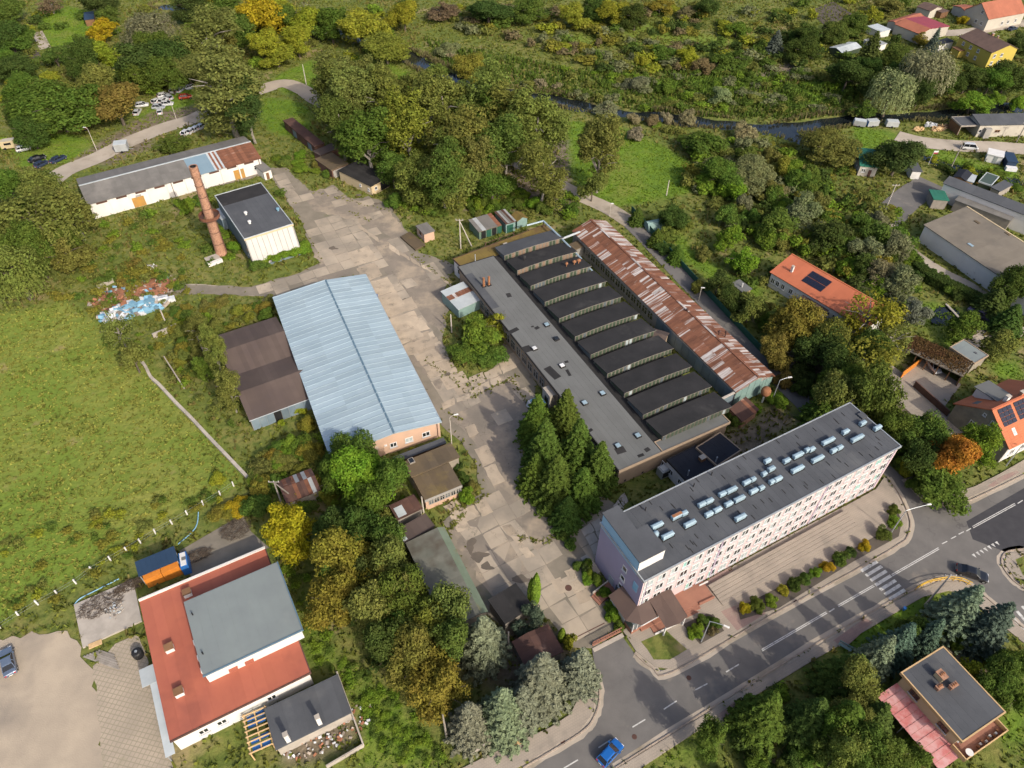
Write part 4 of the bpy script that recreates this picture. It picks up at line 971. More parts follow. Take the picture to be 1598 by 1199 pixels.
for i in range(4):
    q = [(0,ys_[i],zz[i]),(F.L,ys_[i],zz[i]),(F.L,ys_[i+1],zz[i+1]),(0,ys_[i+1],zz[i+1])]
    slope(F, q, M['felt_brown2'], n=13, rows=1, piece='felt_strip', lift=.02, gap=.01)
for i in range(9): bx('wall_panel', F.root, M['blue_panel' if i != 3 else 'black_plastic'], .3+i*1.4, 1.65+i*1.4, .1, .2, .05, 2.7)
bx('gutter', F.root, M['pale_roof'], 0, F.L, -.1, 0, ZT-.1, ZT)

# ------------------------------------------------------------------ 5 boiler house and chimney
ZBH = 7.0
F = BO = Frame((381,374),(457.6,350),(419,282),ZBH); F.thing('boiler_house', 'dark flat-roofed boiler house with slanting white panel front', 'building')
walls(F, M['blue_panel'], ZBH, ins=.2); flat_roof(F, ZBH, M['felt_dark'], M['pale_roof'], felt=1.0, eh=.16)
bx('roof_step', F.root, M['felt_black'], .2, F.L-.2, F.W*.74, F.W-.2, ZBH+.02, ZBH+.05)
b0, b1 = F.loc(392,410,.6), F.loc(477,390,.6); depth = max(2.2, -(b0[1]+b1[1])/2)
n = 9
for i in range(n):
    x0, x1 = .3+i*(F.L-.6)/n, .3+(i+1)*(F.L-.6)/n-.12
    MB().slab([(x0,-depth,.5),(x1,-depth,.5),(x1,.0,ZBH-.25),(x0,.0,ZBH-.25)], .12).build('front_panel', M['panel_white'], F.root)
MB().slab([(.1,-depth+.02,.42),(F.L-.1,-depth+.02,.42),(F.L-.1,.1,ZBH-.35),(.1,.1,ZBH-.35)], .05).build('front_backing', M['grey_wall'], F.root)
MB().add([(0,0,-.1),(0,-depth-.15,-.1),(0,-depth-.15,.5),(0,0,ZBH-.3),(F.L,0,-.1),(F.L,-depth-.15,-.1),(F.L,-depth-.15,.5),(F.L,0,ZBH-.3)], [(0,3,2,1),(4,5,6,7),(1,2,6,5)]).build('front_frame', M['blue_panel'], F.root)
for s in (0, F.L): 
    for j in range(4): bx('side_patch', F.root, M['brick_red'] if j % 2 else M['white_wall'], s-.06, s+.06, -depth*.7+j*.55, -depth*.7+j*.55+.3, .8+j*.9, 1.5+j*.9)
bx('fascia', F.root, M['cream_wall'], 0, F.L, -.12, 0, ZBH-.35, ZBH)
for px, mt_ in (((384,335),'white_paint'),((390,349),'white_paint'),((434,329),'cyan_foam')):
    lx, ly = F.loc(*px, ZBH); MB().lathe([(.28,ZBH),(.28,ZBH+.5),(.45,ZBH+.52),(.4,ZBH+.75),(.05,ZBH+.85)], 10, (lx,ly)).build('roof_cowl', M[mt_], F.root)
a = Frame((345,343),(362,337),(350,322),3.2); a.thing('tin_lean_to', 'pale tin lean-to between chimney and boiler house', 'shed'); walls(a, M['blue_panel'], 3.2, ins=.1); flat_roof(a, 3.2, M['pale_roof'], felt=.9)
cb = G(346,396); ch = thing('brick_chimney', 'tall tapering brick factory chimney with iron gallery ring', 'chimney', (cb.x,cb.y,0))
prof = [(1.36,0),(1.32,.6)] + [(1.30-.50*i/24, .6+22.0*i/24) for i in range(25)]
prof[-3:] = [(.86,20.6),(.98,21.0),(.98,21.5),(.88,21.7),(.97,22.3),(.97,23.0)]
shaft = MB(); nn = 18; vs = []; fs = []
for r_, z in prof:
    for i in range(nn): t_ = 2*math.pi*i/nn; vs.append((r_*math.cos(t_), r_*math.sin(t_), z))
for k in range(len(prof)-1):
    for i in range(nn): fs.append((k*nn+i, k*nn+(i+1)%nn, (k+1)*nn+(i+1)%nn, (k+1)*nn+i))
shaft.add(vs, fs).build('shaft', M['brick_red'], ch, True)
MB().lathe([(.68,23.02),(.68,19.5),(.0,19.5)], 18).build('flue', M['black_plastic'], ch)
rim = MB()
for i in range(nn):
    t0, t1 = 2*math.pi*i/nn, 2*math.pi*(i+1)/nn
    for (ra, rb, z) in ((.68,.97,23.02),): rim.add([(ra*math.cos(t0),ra*math.sin(t0),z),(rb*math.cos(t0),rb*math.sin(t0),z),(rb*math.cos(t1),rb*math.sin(t1),z),(ra*math.cos(t1),ra*math.sin(t1),z)], [(0,1,2,3)])
rim.build('rim', M['brick_red'], ch)
for z in (3.2, 6.3, 12.6, 15.6, 18.4, 21.2):
    r_ = 1.31-.50*z/23.0+.03; MB().lathe([(r_,z),(r_+.03,z+.05),(r_,z+.14)], 18).build('iron_band', M['rust_dark'], ch)
zg = 10.3; ga = MB()
for i in range(20):
    t0, t1 = 2*math.pi*i/20, 2*math.pi*(i+1)/20
    P_ = lambda r_, t_, z: (r_*math.cos(t_), r_*math.sin(t_), z)
    ga.add([P_(1.2,t0,zg),P_(2.35,t0,zg),P_(2.35,t1,zg),P_(1.2,t1,zg),P_(1.2,t0,zg-.15),P_(2.35,t0,zg-.15),P_(2.35,t1,zg-.15),P_(1.2,t1,zg-.15)], [(0,1,2,3),(7,6,5,4),(1,5,6,2)])
deck = ga.build('gallery_deck', M['rust_dark'], ch)
rl = MB()
for i in range(20):
    t0, t1 = 2*math.pi*i/20, 2*math.pi*(i+1)/20
    rl.add([P_(2.35,t0,zg),P_(2.35,t1,zg),P_(2.35,t1,zg+.7),P_(2.35,t0,zg+.7),P_(2.28,t0,zg),P_(2.28,t1,zg),P_(2.28,t1,zg+.7),P_(2.28,t0,zg+.7)], [(0,1,2,3),(7,6,5,4),(3,2,6,7)])
rl.build('gallery_parapet', M['rust'], deck)
lad = MB()
for s in (-.2, .2): lad.tube((1.38,s,.5),(.9,s,22.5),.03,None,5)
for i in range(40): z = .8+i*.54; lad.tube((1.38-.48*z/22.5,-.2,z),(1.38-.48*z/22.5,.2,z),.02,None,4)
lad.build('ladder', M['rust_dark'], ch)
sl = Frame((325,413),(347,405),(343,396),.8); sl.thing('concrete_plinth', 'broken white concrete block at the chimney foot', 'concrete block'); bx('block', sl.root, M['white_wall'], 0, sl.L, 0, .8, 0, .8); bx('slab', sl.root, M['concrete'], .2, sl.L, .8, sl.W+1, 0, .5)

# ------------------------------------------------------------------ 6 long white shed
ZW, ZWR = 4.3, 5.6
F = WS = Frame((136,320),(408,247),(387,211),ZW); F.thing('long_white_shed', 'long whitewashed shed with grey, blue and rusty roof sections', 'shed')
rfw = F.loc(260,255,ZWR)[1]/F.W
walls(F, M['white_wall'], ZW, ZWR, 'x', rfw, .3)
xs_ = [0, F.loc(300,274,ZW)[0], F.loc(336,266,ZW)[0], F.loc(352,262,ZW)[0], F.L]
ym = F.W*rfw
for i, (mt_, nn_, pk) in enumerate([('eternit',22,None),('blue_metal2',6,None),('galv_dirty',5,lambda s,t: M['rust' if int(s*5) in (1,3) else 'pale_roof']),('rust',9,None)]):
    slope(F, [(xs_[i],0,ZW),(xs_[i+1],0,ZW),(xs_[i+1],ym,ZWR),(xs_[i],ym,ZWR)], M[mt_], n=nn_, rows=2 if i == 0 else 1, pick=pk, gap=.01)
slope(F, [(F.L,F.W,ZW),(0,F.W,ZW),(0,ym,ZWR),(F.L,ym,ZWR)], M['eternit'], n=40, rows=1, gap=.01)
bx('ridge_cap', F.root, M['pale_roof'], 0, F.L, ym-.22, ym+.22, ZWR, ZWR+.12)
for i in range(9):
    x = 2.0+i*(F.L-4)/8.6; bx('vent_slot', F.root, M['rust_dark'], x, x+2.6, .22, .3, ZW-.75, ZW-.25)
for i in range(8): bx('buttress', F.root, M['white_wall'], 5+i*4.7, 5.35+i*4.7, .05, .3, 0, ZW-.3)
for px, w in (((217,315),3.0),((372,270),2.8)):
    x = F.loc(*px, 1.2)[0]; bx('gate', F.root, M['door_ochre'], x-w/2, x+w/2, .2, .3, 0, 2.7)
window(F, 's', F.loc(400,262,2)[0], 1.3, 1.2, 1.3, 'grid', 'glass_dark', ins=.3); bx('wall_patch', F.root, M['grey_wall'], 11.2, 12.6, .24, .3, .3, 3.2)
for x in (9.9, 20.3, F.L-.9): bx('drainpipe', F.root, M['rust_dark'], x, x+.14, .16, .3, 0, ZW)
en = simple_flat('white_lean_to', 'small white lean-to at the right end of the white shed', 'shed', (410,269),(424,264),(420,243),2.6,'white_wall','eternit',None); door(en, 's', 1.2, .8, 1.9, 'wood_old', ins=.2)

# ------------------------------------------------------------------ 7 small buildings on the plant
F = simple_flat('yellow_hut', 'cream-walled hut with black flat roof at the top of the yard', 'hut', (579,291),(608,275),(562.5,247.5),3.0,'cream_wall','felt_black',None,felt=1.1)
window(F,'s',F.L*.25,1.2,.9,.9,'one','glass_dark',ins=.2); bx('opening', F.root, M['black_plastic'], F.L*.5, F.L*.95, .1, .22, .1, 2.5); window(F,'w',F.W*.35,1.2,.7,.7,'one','glass_dark',ins=.2); window(F,'w',F.W*.1,1.0,.7,.9,'one','glass_dark',ins=.2)
F = simple_flat('rusty_garage_row', 'row of rust-brown tin garages with blue doors under the poplars', 'garage', (441,188),(490,229),(454,181),2.6,'brown_panel','rust_dark',None,felt=2.2,zlow=None)
for i in range(4): bx('garage_door', F.root, M['blue_panel' if i % 2 else 'brown_panel'], 1.2+i*F.L/4.2, 3.4+i*F.L/4.2, .1, .22, 0, 2.1)
F = simple_flat('brown_garage', 'brown tin garage with tan roof beside the cream hut', 'garage', (491,248),(517,266),(536,250),2.7,'brown_panel','felt_brown',None,felt=1.6)
bx('garage_door', F.root, M['grey_wall'], F.L-.2, F.L-.1, .5, F.W-.5, 0, 2.2)
F = simple_flat('brown_garage', 'second brown garage with flat roof behind the tan one', 'garage', (488,236),(500,243),(527,229),2.5,'brown_panel','felt_brown2',None,felt=1.6)
F = simple_flat('pink_hut', 'small pink hut with grey flat roof on the grass', 'hut', (661,366),(679,360),(668,346),2.6,'peach_wall','eternit',None,felt=1.2); window(F,'w',F.W*.5,1.1,1.0,.9,'one','glass_dark','wood_old',ins=.2)
F = simple_flat('tin_shed', 'green tin shed with patchwork roof and open door beside the mossy wing', 'shed', (747,361),(783,350),(765,333),2.6,'green_panel','felt_brown',None,zlow=2.3,n=6,pick=choose(('eternit',3),('galv_dirty',1.5),('rust',1)))
for i in range(4): bx('door', F.root, M['green_fence' if i % 2 else 'black_plastic'], .8+i*1.5, 2.0+i*1.5, .08, .22, 0, 2.0)
F = simple_flat('tin_shed', 'tin shed with striped rusty roof in the middle of the shed cluster', 'shed', (789,350),(806,345),(788,326),2.8,'teal_panel','rust_dark',None,n=0,felt=0)
for i in range(5): bx('roof_sheet', F.root, M[('rust_dark','galv_dirty','eternit')[i % 3]], i*F.L/5+.03, (i+1)*F.L/5-.03, .05, F.W-.05, 2.8, 2.84)
bx('door', F.root, M['green_fence'], .5, 2.2, .08, .22, 0, 2.1)
F = simple_gable('tin_shed', 'little green gabled shed with mossy ochre roof at the end of the cluster', 'shed', (807,346),(824,340),(813,331),2.2,3.0,'teal_panel','moss_roof','y',n=3,ins=.15)
F = simple_flat('rust_blue_lean_to', 'lean-to with half rusty half pale blue tin roof in front of the hall', 'shed', (715,481),(751,465),(724,439),3.1,'teal_panel','pale_roof',None,zlow=2.6)
for i in range(8): bx('roof_sheet', F.root, M['rust' if rng.random() < .8 else 'galv'], i*F.L/8+.02, (i+1)*F.L/8-.02, F.W*.48, F.W-.02, 2.88, 2.95)
F = simple_flat('brown_workshop', 'upper brown-roofed workshop with a roof hatch behind the blue hall end', 'workshop', (642,745),(718,713),(700,692),3.5,'stone_wall','felt_brown',None,felt=1.3); lx, ly = F.loc(642,720,3.5); bx('roof_hatch', F.root, M['wood_grey'], lx-.5, lx+.5, ly-.6, ly+.6, 3.5, 3.75); bx('hatch_glass', F.root, M['glass_dark'], lx-.38, lx+.38, ly-.48, ly+.48, 3.75, 3.78)
F = simple_flat('brown_workshop', 'lower brown-roofed workshop with glazed peach front facing the yard', 'workshop', (662.5,781),(721,757),(700,722),3.2,'peach_wall','felt_brown',None,felt=1.3)
bx('fascia', F.root, M['grey_wall'], 0, F.L, -.08, 0, 2.6, 3.2)
for i in range(6): window(F,'s',1.2+i*1.02,1.1,.95,1.3,'grid','glass_dark' if i % 3 else 'glass_mid','grey_wall',False,ins=.2)
F = simple_flat('low_canopy', 'low dark felt canopy along the back of the upper workshop', 'canopy', (617,722),(697,691),(689,684),2.2,'wood_old','felt_dark',None,ins=.3,felt=1.4)
F = simple_gable('rusty_hut', 'small hut with rust-red and grey tin roof among the bushes', 'hut', (447,787),(501,765),(485,731),2.5,3.2,'wood_grey','rust_dark','x',n=9,pick=choose(('rust_dark',3),('rust',2),('galv_dirty',1.4)),rf=.55)
lx, ly = F.loc(456,752,2.9); MB().tube((lx,ly,2.7),(lx,ly,4.1),.1).build('stove_pipe', M['rust_dark'], F.root)
F = simple_flat('low_shed', 'low shed with brown felt and one pale sheet on its roof', 'shed', (620,812),(660,793),(650,769),2.3,'wood_grey','rust_dark',None,felt=1.2); lx, ly = F.loc(624,800,2.4); bx('pale_sheet', F.root, M['pale_roof'], .4, 1.9, .3, 2.4, 2.32, 2.36)
F = simple_flat('dark_shed', 'dark felt-roofed shed joining the long mossy shed', 'shed', (632,848),(679,821),(667,799),2.7,'wood_grey','felt_brown2',None,felt=1.2)
for i in range(3): bx('pale_sheet', F.root, M[('pale_roof','rust','galv_dirty')[i]], .0, .75, .4+i*1.2, 1.5+i*1.2, 2.72, 2.76)
F = simple_gable('long_mossy_shed', 'long shed with mossy grey-green roof under the row of trees', 'shed', (697,985),(762,955),(692,823),2.9,3.5,'stone_wall','moss_green','y',n=14,rf=.82,mt2=M['moss_green'],pick=None)
slope(F, [(F.L,0,2.95),(F.L,F.W,2.95),(F.L*.82,F.W,3.55),(F.L*.82,0,3.55)], M['moss_edge'], th=.04, name='roof_strip')
F = simple_flat('black_shed', 'flat black-roofed shed beside the cypress', 'shed', (788,974),(832,946),(807.5,908),3.0,'wood_grey','felt_black',None,felt=1.3)
F = simple_gable('maroon_shed', 'shed with low maroon roof behind the blue spruces', 'shed', (822,1046),(880,1017),(854,975),3.0,3.5,'wood_grey','rust_dark','y',n=6,rf=.42)
# ------------------------------------------------------------------ 8 red-roofed building
ZL = 4.0
F = Frame((265,1158),(485,1050),(420,852),ZL); F.thing('red_roofed_building', 'white building with red flat roof and raised grey-roofed middle', 'building')
W_ = F.W
walls(F, M['white_plaster'], ZL, ins=.25); flat_roof(F, ZL, M['red_roof'], None, felt=1.5, th=.25)
bx('parapet', F.root, M['white_wall'], 0, F.L, W_-.25, W_+.05, ZL-.4, ZL+.35)
U = Frame((317,1056),(475,990),(437,882),6.6)
def sub(Fp, C_):   # local rectangle of frame C_ inside parent frame Fp
    d = C_.o - Fp.o; return d.dot(Fp.u), d.dot(Fp.v)
ux, uy = sub(F, U)
bx('upper_wall', F.root, M['white_plaster'], ux+.2, ux+U.L-.2, uy+.2, uy+U.W-.2, ZL, 6.45)
bx('upper_roof', F.root, M['felt_green'], ux, ux+U.L, uy, uy+U.W, 6.45, 6.62)
for i in range(10): bx('felt_strip', F.root, M['felt_green'], ux+.1+i*(U.L-.2)/10, ux+.1+(i+1)*(U.L-.2)/10-.04, uy+.15, uy+U.W-.15, 6.62, 6.635+.006*(i % 2))
bx('roof_edge', F.root, M['ridge_blue'], ux-.05, ux+U.L+.05, uy-.06, uy+.1, 6.4, 6.7); bx('roof_edge', F.root, M['ridge_blue'], ux+U.L-.1, ux+U.L+.06, uy, uy+U.W, 6.4, 6.7)
bx('fascia', F.root, M['rust_dark'], 0, F.L, -.06, .1, ZL-.3, ZL+.05); bx('fascia', F.root, M['rust_dark'], F.L-.1, F.L+.06, 0, W_, ZL-.3, ZL+.05)
for px in ((292,925),(264,1011),(279,1080)):
    lx, ly = F.loc(*px, ZL+.6); bx('roof_vent', F.root, M['white_plaster'], lx-.55, lx+.55, ly-.5, ly+.5, ZL, ZL+.9); bx('vent_cap', F.root, M['wood_old'], lx-.62, lx+.62, ly-.57, ly+.57, ZL+.9, ZL+1.0)
for x in (3.8, 6.2, 13.0): window(F, 's', x, 1.4, 1.3, 1.2, 'two', 'glass_dark', ins=.25)
for y in (uy+1.5, uy+3.5, uy+6): bx('wall_unit', F.root, M['white_paint'], ux-.35, ux+.2, y, y+.7, 4.6, 5.2)
for x in (ux+3, ux+5.2): bx('small_canopy', F.root, M['red_roof'], x, x+1.2, uy-.4, uy+.2, 4.9, 5.0)
for px in ((301,960),(317,1021)): lx, ly = F.loc(*px, 6.6); MB().tube((lx,ly,6.6),(lx,ly,7.2),.1).build('roof_pipe', M['black_plastic'], F.root)
bx('side_canopy', F.root, M['pale_roof'], -1.2, .0, -1.0, 11.5, 2.4, 2.5); bx('side_canopy', F.root, M['pale_roof'], -2.2, -.1, 9.8, 12.6, 2.52, 2.6)
for y in (-.8, 3, 7, 11): bx('canopy_post', F.root, M['steel'], -1.1, -1.0, y, y+.1, 0, 2.4)
F = simple_flat('dark_annex', 'low annex with dark grey felt roof and two white chimneys', 'building', (430,1171),(549,1112),(527,1052),2.7,'concrete','felt_dark',None,felt=1.1)
for px in ((450,1155),(499,1128)): lx, ly = F.loc(*px, 2.9); chimney_stack(F, lx, ly, 2.7, .55, .55, 2.3, 'white_plaster')
T = Frame((398,1186),(432,1171),(402,1118),0); T.thing('unfinished_lean_to', 'unfinished timber lean-to with blue tarpaulin patches', 'lean-to')
for i in range(8): bx('rafter', T.root, M['wood_new'], -.2, T.L+.2, i*T.W/7.5, i*T.W/7.5+.14, 2.3, 2.45)
for i in range(3): bx('beam', T.root, M['wood_new'], i*T.L/2-.08, i*T.L/2+.08, 0, T.W, 2.15, 2.3)
for i, (x, y) in enumerate([(.1,.05),(.55,.06),(.1,.22),(.55,.24),(.1,.62),(.12,.78),(.55,.64),(.55,.80)]): bx('tarpaulin', T.root, M['blue_plastic'], T.L*x, T.L*(x+.36), T.W*y, T.W*(y+.13), 2.0, 2.08)
for x in (0, T.L): 
    for y in (0, T.W): bx('post', T.root, M['wood_new'], x-.08, x+.08, y-.08, y+.08, 0, 2.2)
C = Frame((216,900),(278,874),(273,853),3.0); C.thing('navy_shelter', 'navy corrugated canopy above the orange containers', 'canopy'); slope(C, [(0,0,2.9),(C.L,0,2.9),(C.L,C.W,3.2),(0,C.W,3.2)], M['navy'], n=8, gap=.02)
for x in (.2, C.L-.2):
    for y in (.2, C.W-.2): bx('post', C.root, M['steel'], x-.06, x+.06, y-.06, y+.06, 0, 2.9)
for k, (a, b, c) in enumerate([((224,906),(251,895),(249,887),),((252,895),(279,884),(277,876),)]):
    q = Frame(a, b, c, 2.4); q.thing('orange_container', ['left orange steel container under the navy canopy','right orange steel container next to the blue cabin'][k], 'container', 'orange containers'); bx('body', q.root, M['orange_paint'], 0, q.L, 0, q.W+.6, 0, 2.4)
    for i in range(5): bx('rib', q.root, M['orange_paint'], i*q.L/5+.1, i*q.L/5+.3, -.05, q.W+.6, .1, 2.44)
q = Frame((281,886),(293,882),(290,860),2.4); q.thing('blue_cabin', 'small blue and white site cabin beside the containers', 'cabin'); bx('body', q.root, M['blue_plastic'], 0, q.L, 0, q.W, 0, 2.4); bx('roof', q.root, M['white_paint'], .15, q.L-.15, .15, q.W-.15, 2.4, 2.5); bx('hatch', q.root, M['felt_grey'], .4, 1.0, q.W*.4, q.W*.6, 2.5, 2.6)
# ------------------------------------------------------------------ 9 houses on the right
ZH = 6.2
F = Frame((1502,1159),(1570,1112),(1471,1009),ZH); F.thing('grey_roofed_house', 'cream house with flat grey roof, wooden eaves and three brick chimneys', 'house')
walls(F, M['cream_wall'], ZH-.2, ins=.5); flat_roof(F, ZH, M['felt_dark'], M['wood_new'], felt=1.2, eh=.08, th=.35)
for px, mt_, w, d, h in (((1468,1055),'cream_wall',.9,1.2,1.0),((1466,1072),'brick_red',.8,.55,.6),((1488,1070),'brick_red',1.1,.5,.7)):
    lx, ly = F.loc(*px, ZH+.6); chimney_stack(F, lx, ly, ZH, w, d, h, mt_, cap=False); bx('chimney_cap', F.root, M['brick_red'], lx-w/2-.08, lx+w/2+.08, ly-d/2-.08, ly+d/2+.08, ZH+h, ZH+h+.12)
    for k in range(3): bx('flue', F.root, M['rust_drum'], lx-w/2+.15+k*w/3.2, lx-w/2+.35+k*w/3.2, ly-.1, ly+.1, ZH+h+.12, ZH+h+.3)
for y in (F.W*.25, F.W*.72): window(F, 'w', y, 3.9, 1.5, 1.4, 'grid', 'glass_dark', 'wood_old', ins=.5); window(F, 'w', y, .9, 1.5, 1.4, 'two', 'glass_dark', ins=.5)
for x in (2, 5.5): window(F, 's', x, 3.6, 1.4, 1.6, 'two', 'glass_dark', ins=.5)
bx('balcony_floor', F.root, M['brick_terrace'], .2, F.L, -1.6, .5, 3.0, 3.2)
for (x0, x1, y0, y1) in ((.2,F.L,-1.7,-1.55),(.15,.3,-1.6,.5),(F.L-.15,F.L,-1.6,.5)): bx('balcony_parapet', F.root, M['wood_new'], x0, x1, y0, y1, 3.1, 4.0)
for k in range(9): bx('flower_pot', F.root, M['white_plaster' if k % 2 else 'rust_drum'], 3.2+k*.5, 3.5+k*.5, -1.4+.12*(k % 3), -1.1+.12*(k % 3), 3.2, 3.55)
MB().lathe([(.02,3.9),(.35,4.0),(.5,4.2)], 12, (1.2,-1.2)).build('satellite_dish', M['white_paint'], F.root)
aw = F.loc(1370,1080,2.6)[0]
for i in range(11):
    y0, y1 = -1.0+i*(F.W+.6)/11, -1.0+(i+1)*(F.W+.6)/11-.03
    MB().slab([(-3.0,y1,2.5+.05*(i % 2)),(-3.0,y0,2.5+.05*(i % 2)),(.5,y0,3.1+.05*(i % 2)),(.5,y1,3.1+.05*(i % 2))], .05).build('awning_sheet', M['awning'], F.root)
for y in (-.8, F.W*.5, F.W-.6): bx('awning_post', F.root, M['white_paint'], -2.9, -2.8, y, y+.1, 0, 2.5)
ZO, ZOR = 4.2, 8.6
F = Frame((1575,701),(1598,690),(1490,630),ZO); F.L = 15; F.thing('orange_house', 'stone-gabled house with steep orange tile roof and solar panels by the street', 'house')
walls(F, M['stone_wall'], ZO, ZOR, 'x', .5, .25); gable_roof(F, ZO, ZOR, M['orange_tile'], 'x', .5, ov=.15, n=12, rows=1, cap=M['orange_sheet'])
for y, z in ((F.W*.38,5.3),(F.W*.30,2.6),(F.W*.63,2.4)): window(F, 'w', y, z, 1.1, 1.3, 'two', 'glass_dark', ins=.25)
for y, z in ((F.W*.55,6.2),(F.W*.28,5.6)): window(F, 'w', y, z, .6, .6, 'one', 'glass_dark', ins=.25)
bx('front_wall', F.root, M['white_wall'], .3, F.L-.3, .18, .25, 0, ZO-.3)
for x in (2.5,5.5,8.5): window(F, 's', x, 1.3, 1.2, 1.4, 'two', 'glass_dark', ins=.2)
sl_ = (ZOR-ZO)/(F.W/2)
def onslope(F, x0, x1, t0, t1, mt_, nm, lift=.12, side=0, th=.05):
    a, b = F.W/2*t0, F.W/2*t1
    if side: q = [(x1,F.W-a,ZOR*0+F.ze+(F.zr-F.ze)*t0+lift),(x0,F.W-a,F.ze+(F.zr-F.ze)*t0+lift),(x0,F.W-b,F.ze+(F.zr-F.ze)*t1+lift),(x1,F.W-b,F.ze+(F.zr-F.ze)*t1+lift)]
    else: q = [(x0,a,F.ze+(F.zr-F.ze)*t0+lift),(x1,a,F.ze+(F.zr-F.ze)*t0+lift),(x1,b,F.ze+(F.zr-F.ze)*t1+lift),(x0,b,F.ze+(F.zr-F.ze)*t1+lift)]
    return MB().slab(q, th).build(nm, mt_, F.root)
F.ze, F.zr = ZO, ZOR
for c in range(3):
    for r_ in range(4):
        onslope(F, .9+c*1.15, 1.95+c*1.15, .50+r_*.11, .60+r_*.11, M['solar'], 'solar_panel', .18)
        onslope(F, 5.0+c*1.15, 6.05+c*1.15, .50+r_*.11, .60+r_*.11, M['solar'], 'solar_panel', .18)
onslope(F, 2.2, 3.0, .22, .40, M['white_paint'], 'roof_window_frame', .16); onslope(F, 2.32, 2.88, .25, .37, M['glass_pale'], 'roof_window', .2)
onslope(F, 1.2, 2.6, .35, .48, M['felt_grey'], 'roof_window', .16, 1)
bx('dormer', F.root, M['white_wall'], 4.0, 7.5, F.W*.62, F.W*.98, 5.0, 7.0); MB().slab([(3.8,F.W*1.02,6.9),(3.8,F.W*.55,7.6),(7.7,F.W*.55,7.6),(7.7,F.W*1.02,6.9)][::-1], .12).build('dormer_roof', M['felt_grey'], F.root)
chimney_stack(F, 4.6, F.W*.56, 8.0, .8, .6, 1.4, 'white_wall'); chimney_stack(F, 8.2, F.W*.54, 8.0, .8, .6, 1.2, 'brick_red')
ZG = 3.8
F = Frame((1202,425),(1352,514),(1230.5,400),ZG); F.thing('long_orange_house', 'long low house with bright orange roof and one block of solar panels', 'house')
walls(F, M['white_wall'], ZG, 5.6, 'x', .86, .25); gable_roof(F, ZG, 5.6, M['orange_sheet'], 'x', .86, ov=.1, n=18, cap=M['orange_tile'])
F.ze, F.zr = ZG, 5.6
for px in ((1208,437),(1216,441),(1224,446),(1235,454),(1295,487),(1305,493),(1314,499)):
    window(F, 's', F.loc(*px, 2)[0], 1.2, 1.0, 1.4, 'two', 'glass_dark', ins=.25)
sx0 = F.loc(1248,440,4.4)[0]
for c in range(5):
    for r_ in range(2):
        y0, y1 = F.W*.86*(.30+r_*.27), F.W*.86*(.55+r_*.27); z0, z1 = ZG+1.8*(.30+r_*.27)+.14, ZG+1.8*(.55+r_*.27)+.14
        MB().slab([(sx0+c*1.02,y0,z0),(sx0+.98+c*1.02,y0,z0),(sx0+.98+c*1.02,y1,z1),(sx0+c*1.02,y1,z1)], .05).build('solar_panel', M['solar'], F.root)
lx, ly = F.loc(1236,422,5.0); chimney_stack(F, lx, ly, 4.8, .5, .5, 1.3, 'white_plaster')
bx('porch_roof', F.root, M['tile_brown'], F.loc(1250,462,3)[0], F.loc(1292,485,3)[0], -1.9, .3, 2.75, 2.9); bx('porch_wall', F.root, M['white_wall'], F.loc(1250,462,3)[0]+.3, F.loc(1292,485,3)[0]-.3, -1.5, .3, 0, 2.7)
F = Frame((1412,545),(1503,588),(1521,567),2.9); F.thing('vine_carport', 'open carport whose tan roof is overgrown with brown vines', 'carport')
flat_roof(F, 2.9, M['eternit_tan'], None, felt=1.2); bx('back_wall', F.root, M['stone_wall'], .2, F.L-.2, F.W-.5, F.W-.2, 0, 2.7)
for i in range(6): bx('post', F.root, M['wood_old'], .2+i*(F.L-.5)/5, .4+i*(F.L-.5)/5, .15, .35, 0, 2.75)
bx('side_wall', F.root, M['stone_wall'], F.L-.4, F.L-.2, .3, F.W-.2, 0, 2.7)
VINE = (F, )
F2 = simple_flat('grey_garage', 'garage with plain grey felt roof behind the vine carport', 'garage', (1482,542),(1521,568),(1501,528),3.0,'stone_wall','felt_green','tan_wall',felt=1.3)
bx('skylight', F2.root, M['felt_dark'], F2.L*.62, F2.L*.72, F2.W*.6, F2.W*.7, 3.02, 3.1)
F = Frame((1442,351),(1585,448),(1486,315),4.6); F.L = 44; F.thing('beige_barn', 'big barn with beige-grey roof and long pale wall', 'barn')
walls(F, M['white_wall'], 4.6, 6.4, 'x', .90, .25); gable_roof(F, 4.6, 6.4, M['eternit_tan'], 'x', .90, ov=.1, n=20, cap=M['cream_wall'])
for px in ((1516,380),(1577,420),(1523,350),(1570,370)): lx, ly = F.loc(*px, 5.5); bx('roof_window', F.root, M['vent'] if px[1] > 375 else M['felt_brown'], lx-.7, lx+.7, ly-.35, ly+.35, 4.6+1.8*ly/(F.W*.9)-.05, 4.6+1.8*ly/(F.W*.9)+.14)
F = Frame((1472,286),(1572,325),(1483,276),4.8); F.L = 34; F.thing('slate_barn', 'long barn with dark slate-grey roof behind the beige barn', 'barn'); walls(F, M['white_wall'], 4.8, 5.6, 'x', .7, .2); gable_roof(F, 4.8, 5.6, M['felt_dark'], 'x', .7, ov=.1, n=14)
F = simple_flat('grey_lean_to', 'grey open lean-to between the two barns', 'shed', (1490,312),(1578,345),(1506,300),3.2,'wood_grey','eternit',None,felt=1.5)
F = simple_flat('green_lean_to', 'lean-to with bright green roof at the barn end', 'shed', (1457,311),(1482,313),(1467,297),2.8,'wood_grey','green_roof',None,felt=1.0)
F = simple_gable('garden_shed', 'dark-roofed garden shed beside the slate barn', 'shed', (1487,276),(1508,283),(1490,262),2.4,3.0,'wood_old','felt_navy','y',n=4,ins=.15)
F = simple_flat('pergola', 'pale-roofed timber pergola with yellow frame', 'pergola', (1506,281),(1520,285),(1511,270),2.3,'wood_new','pale_roof',None)
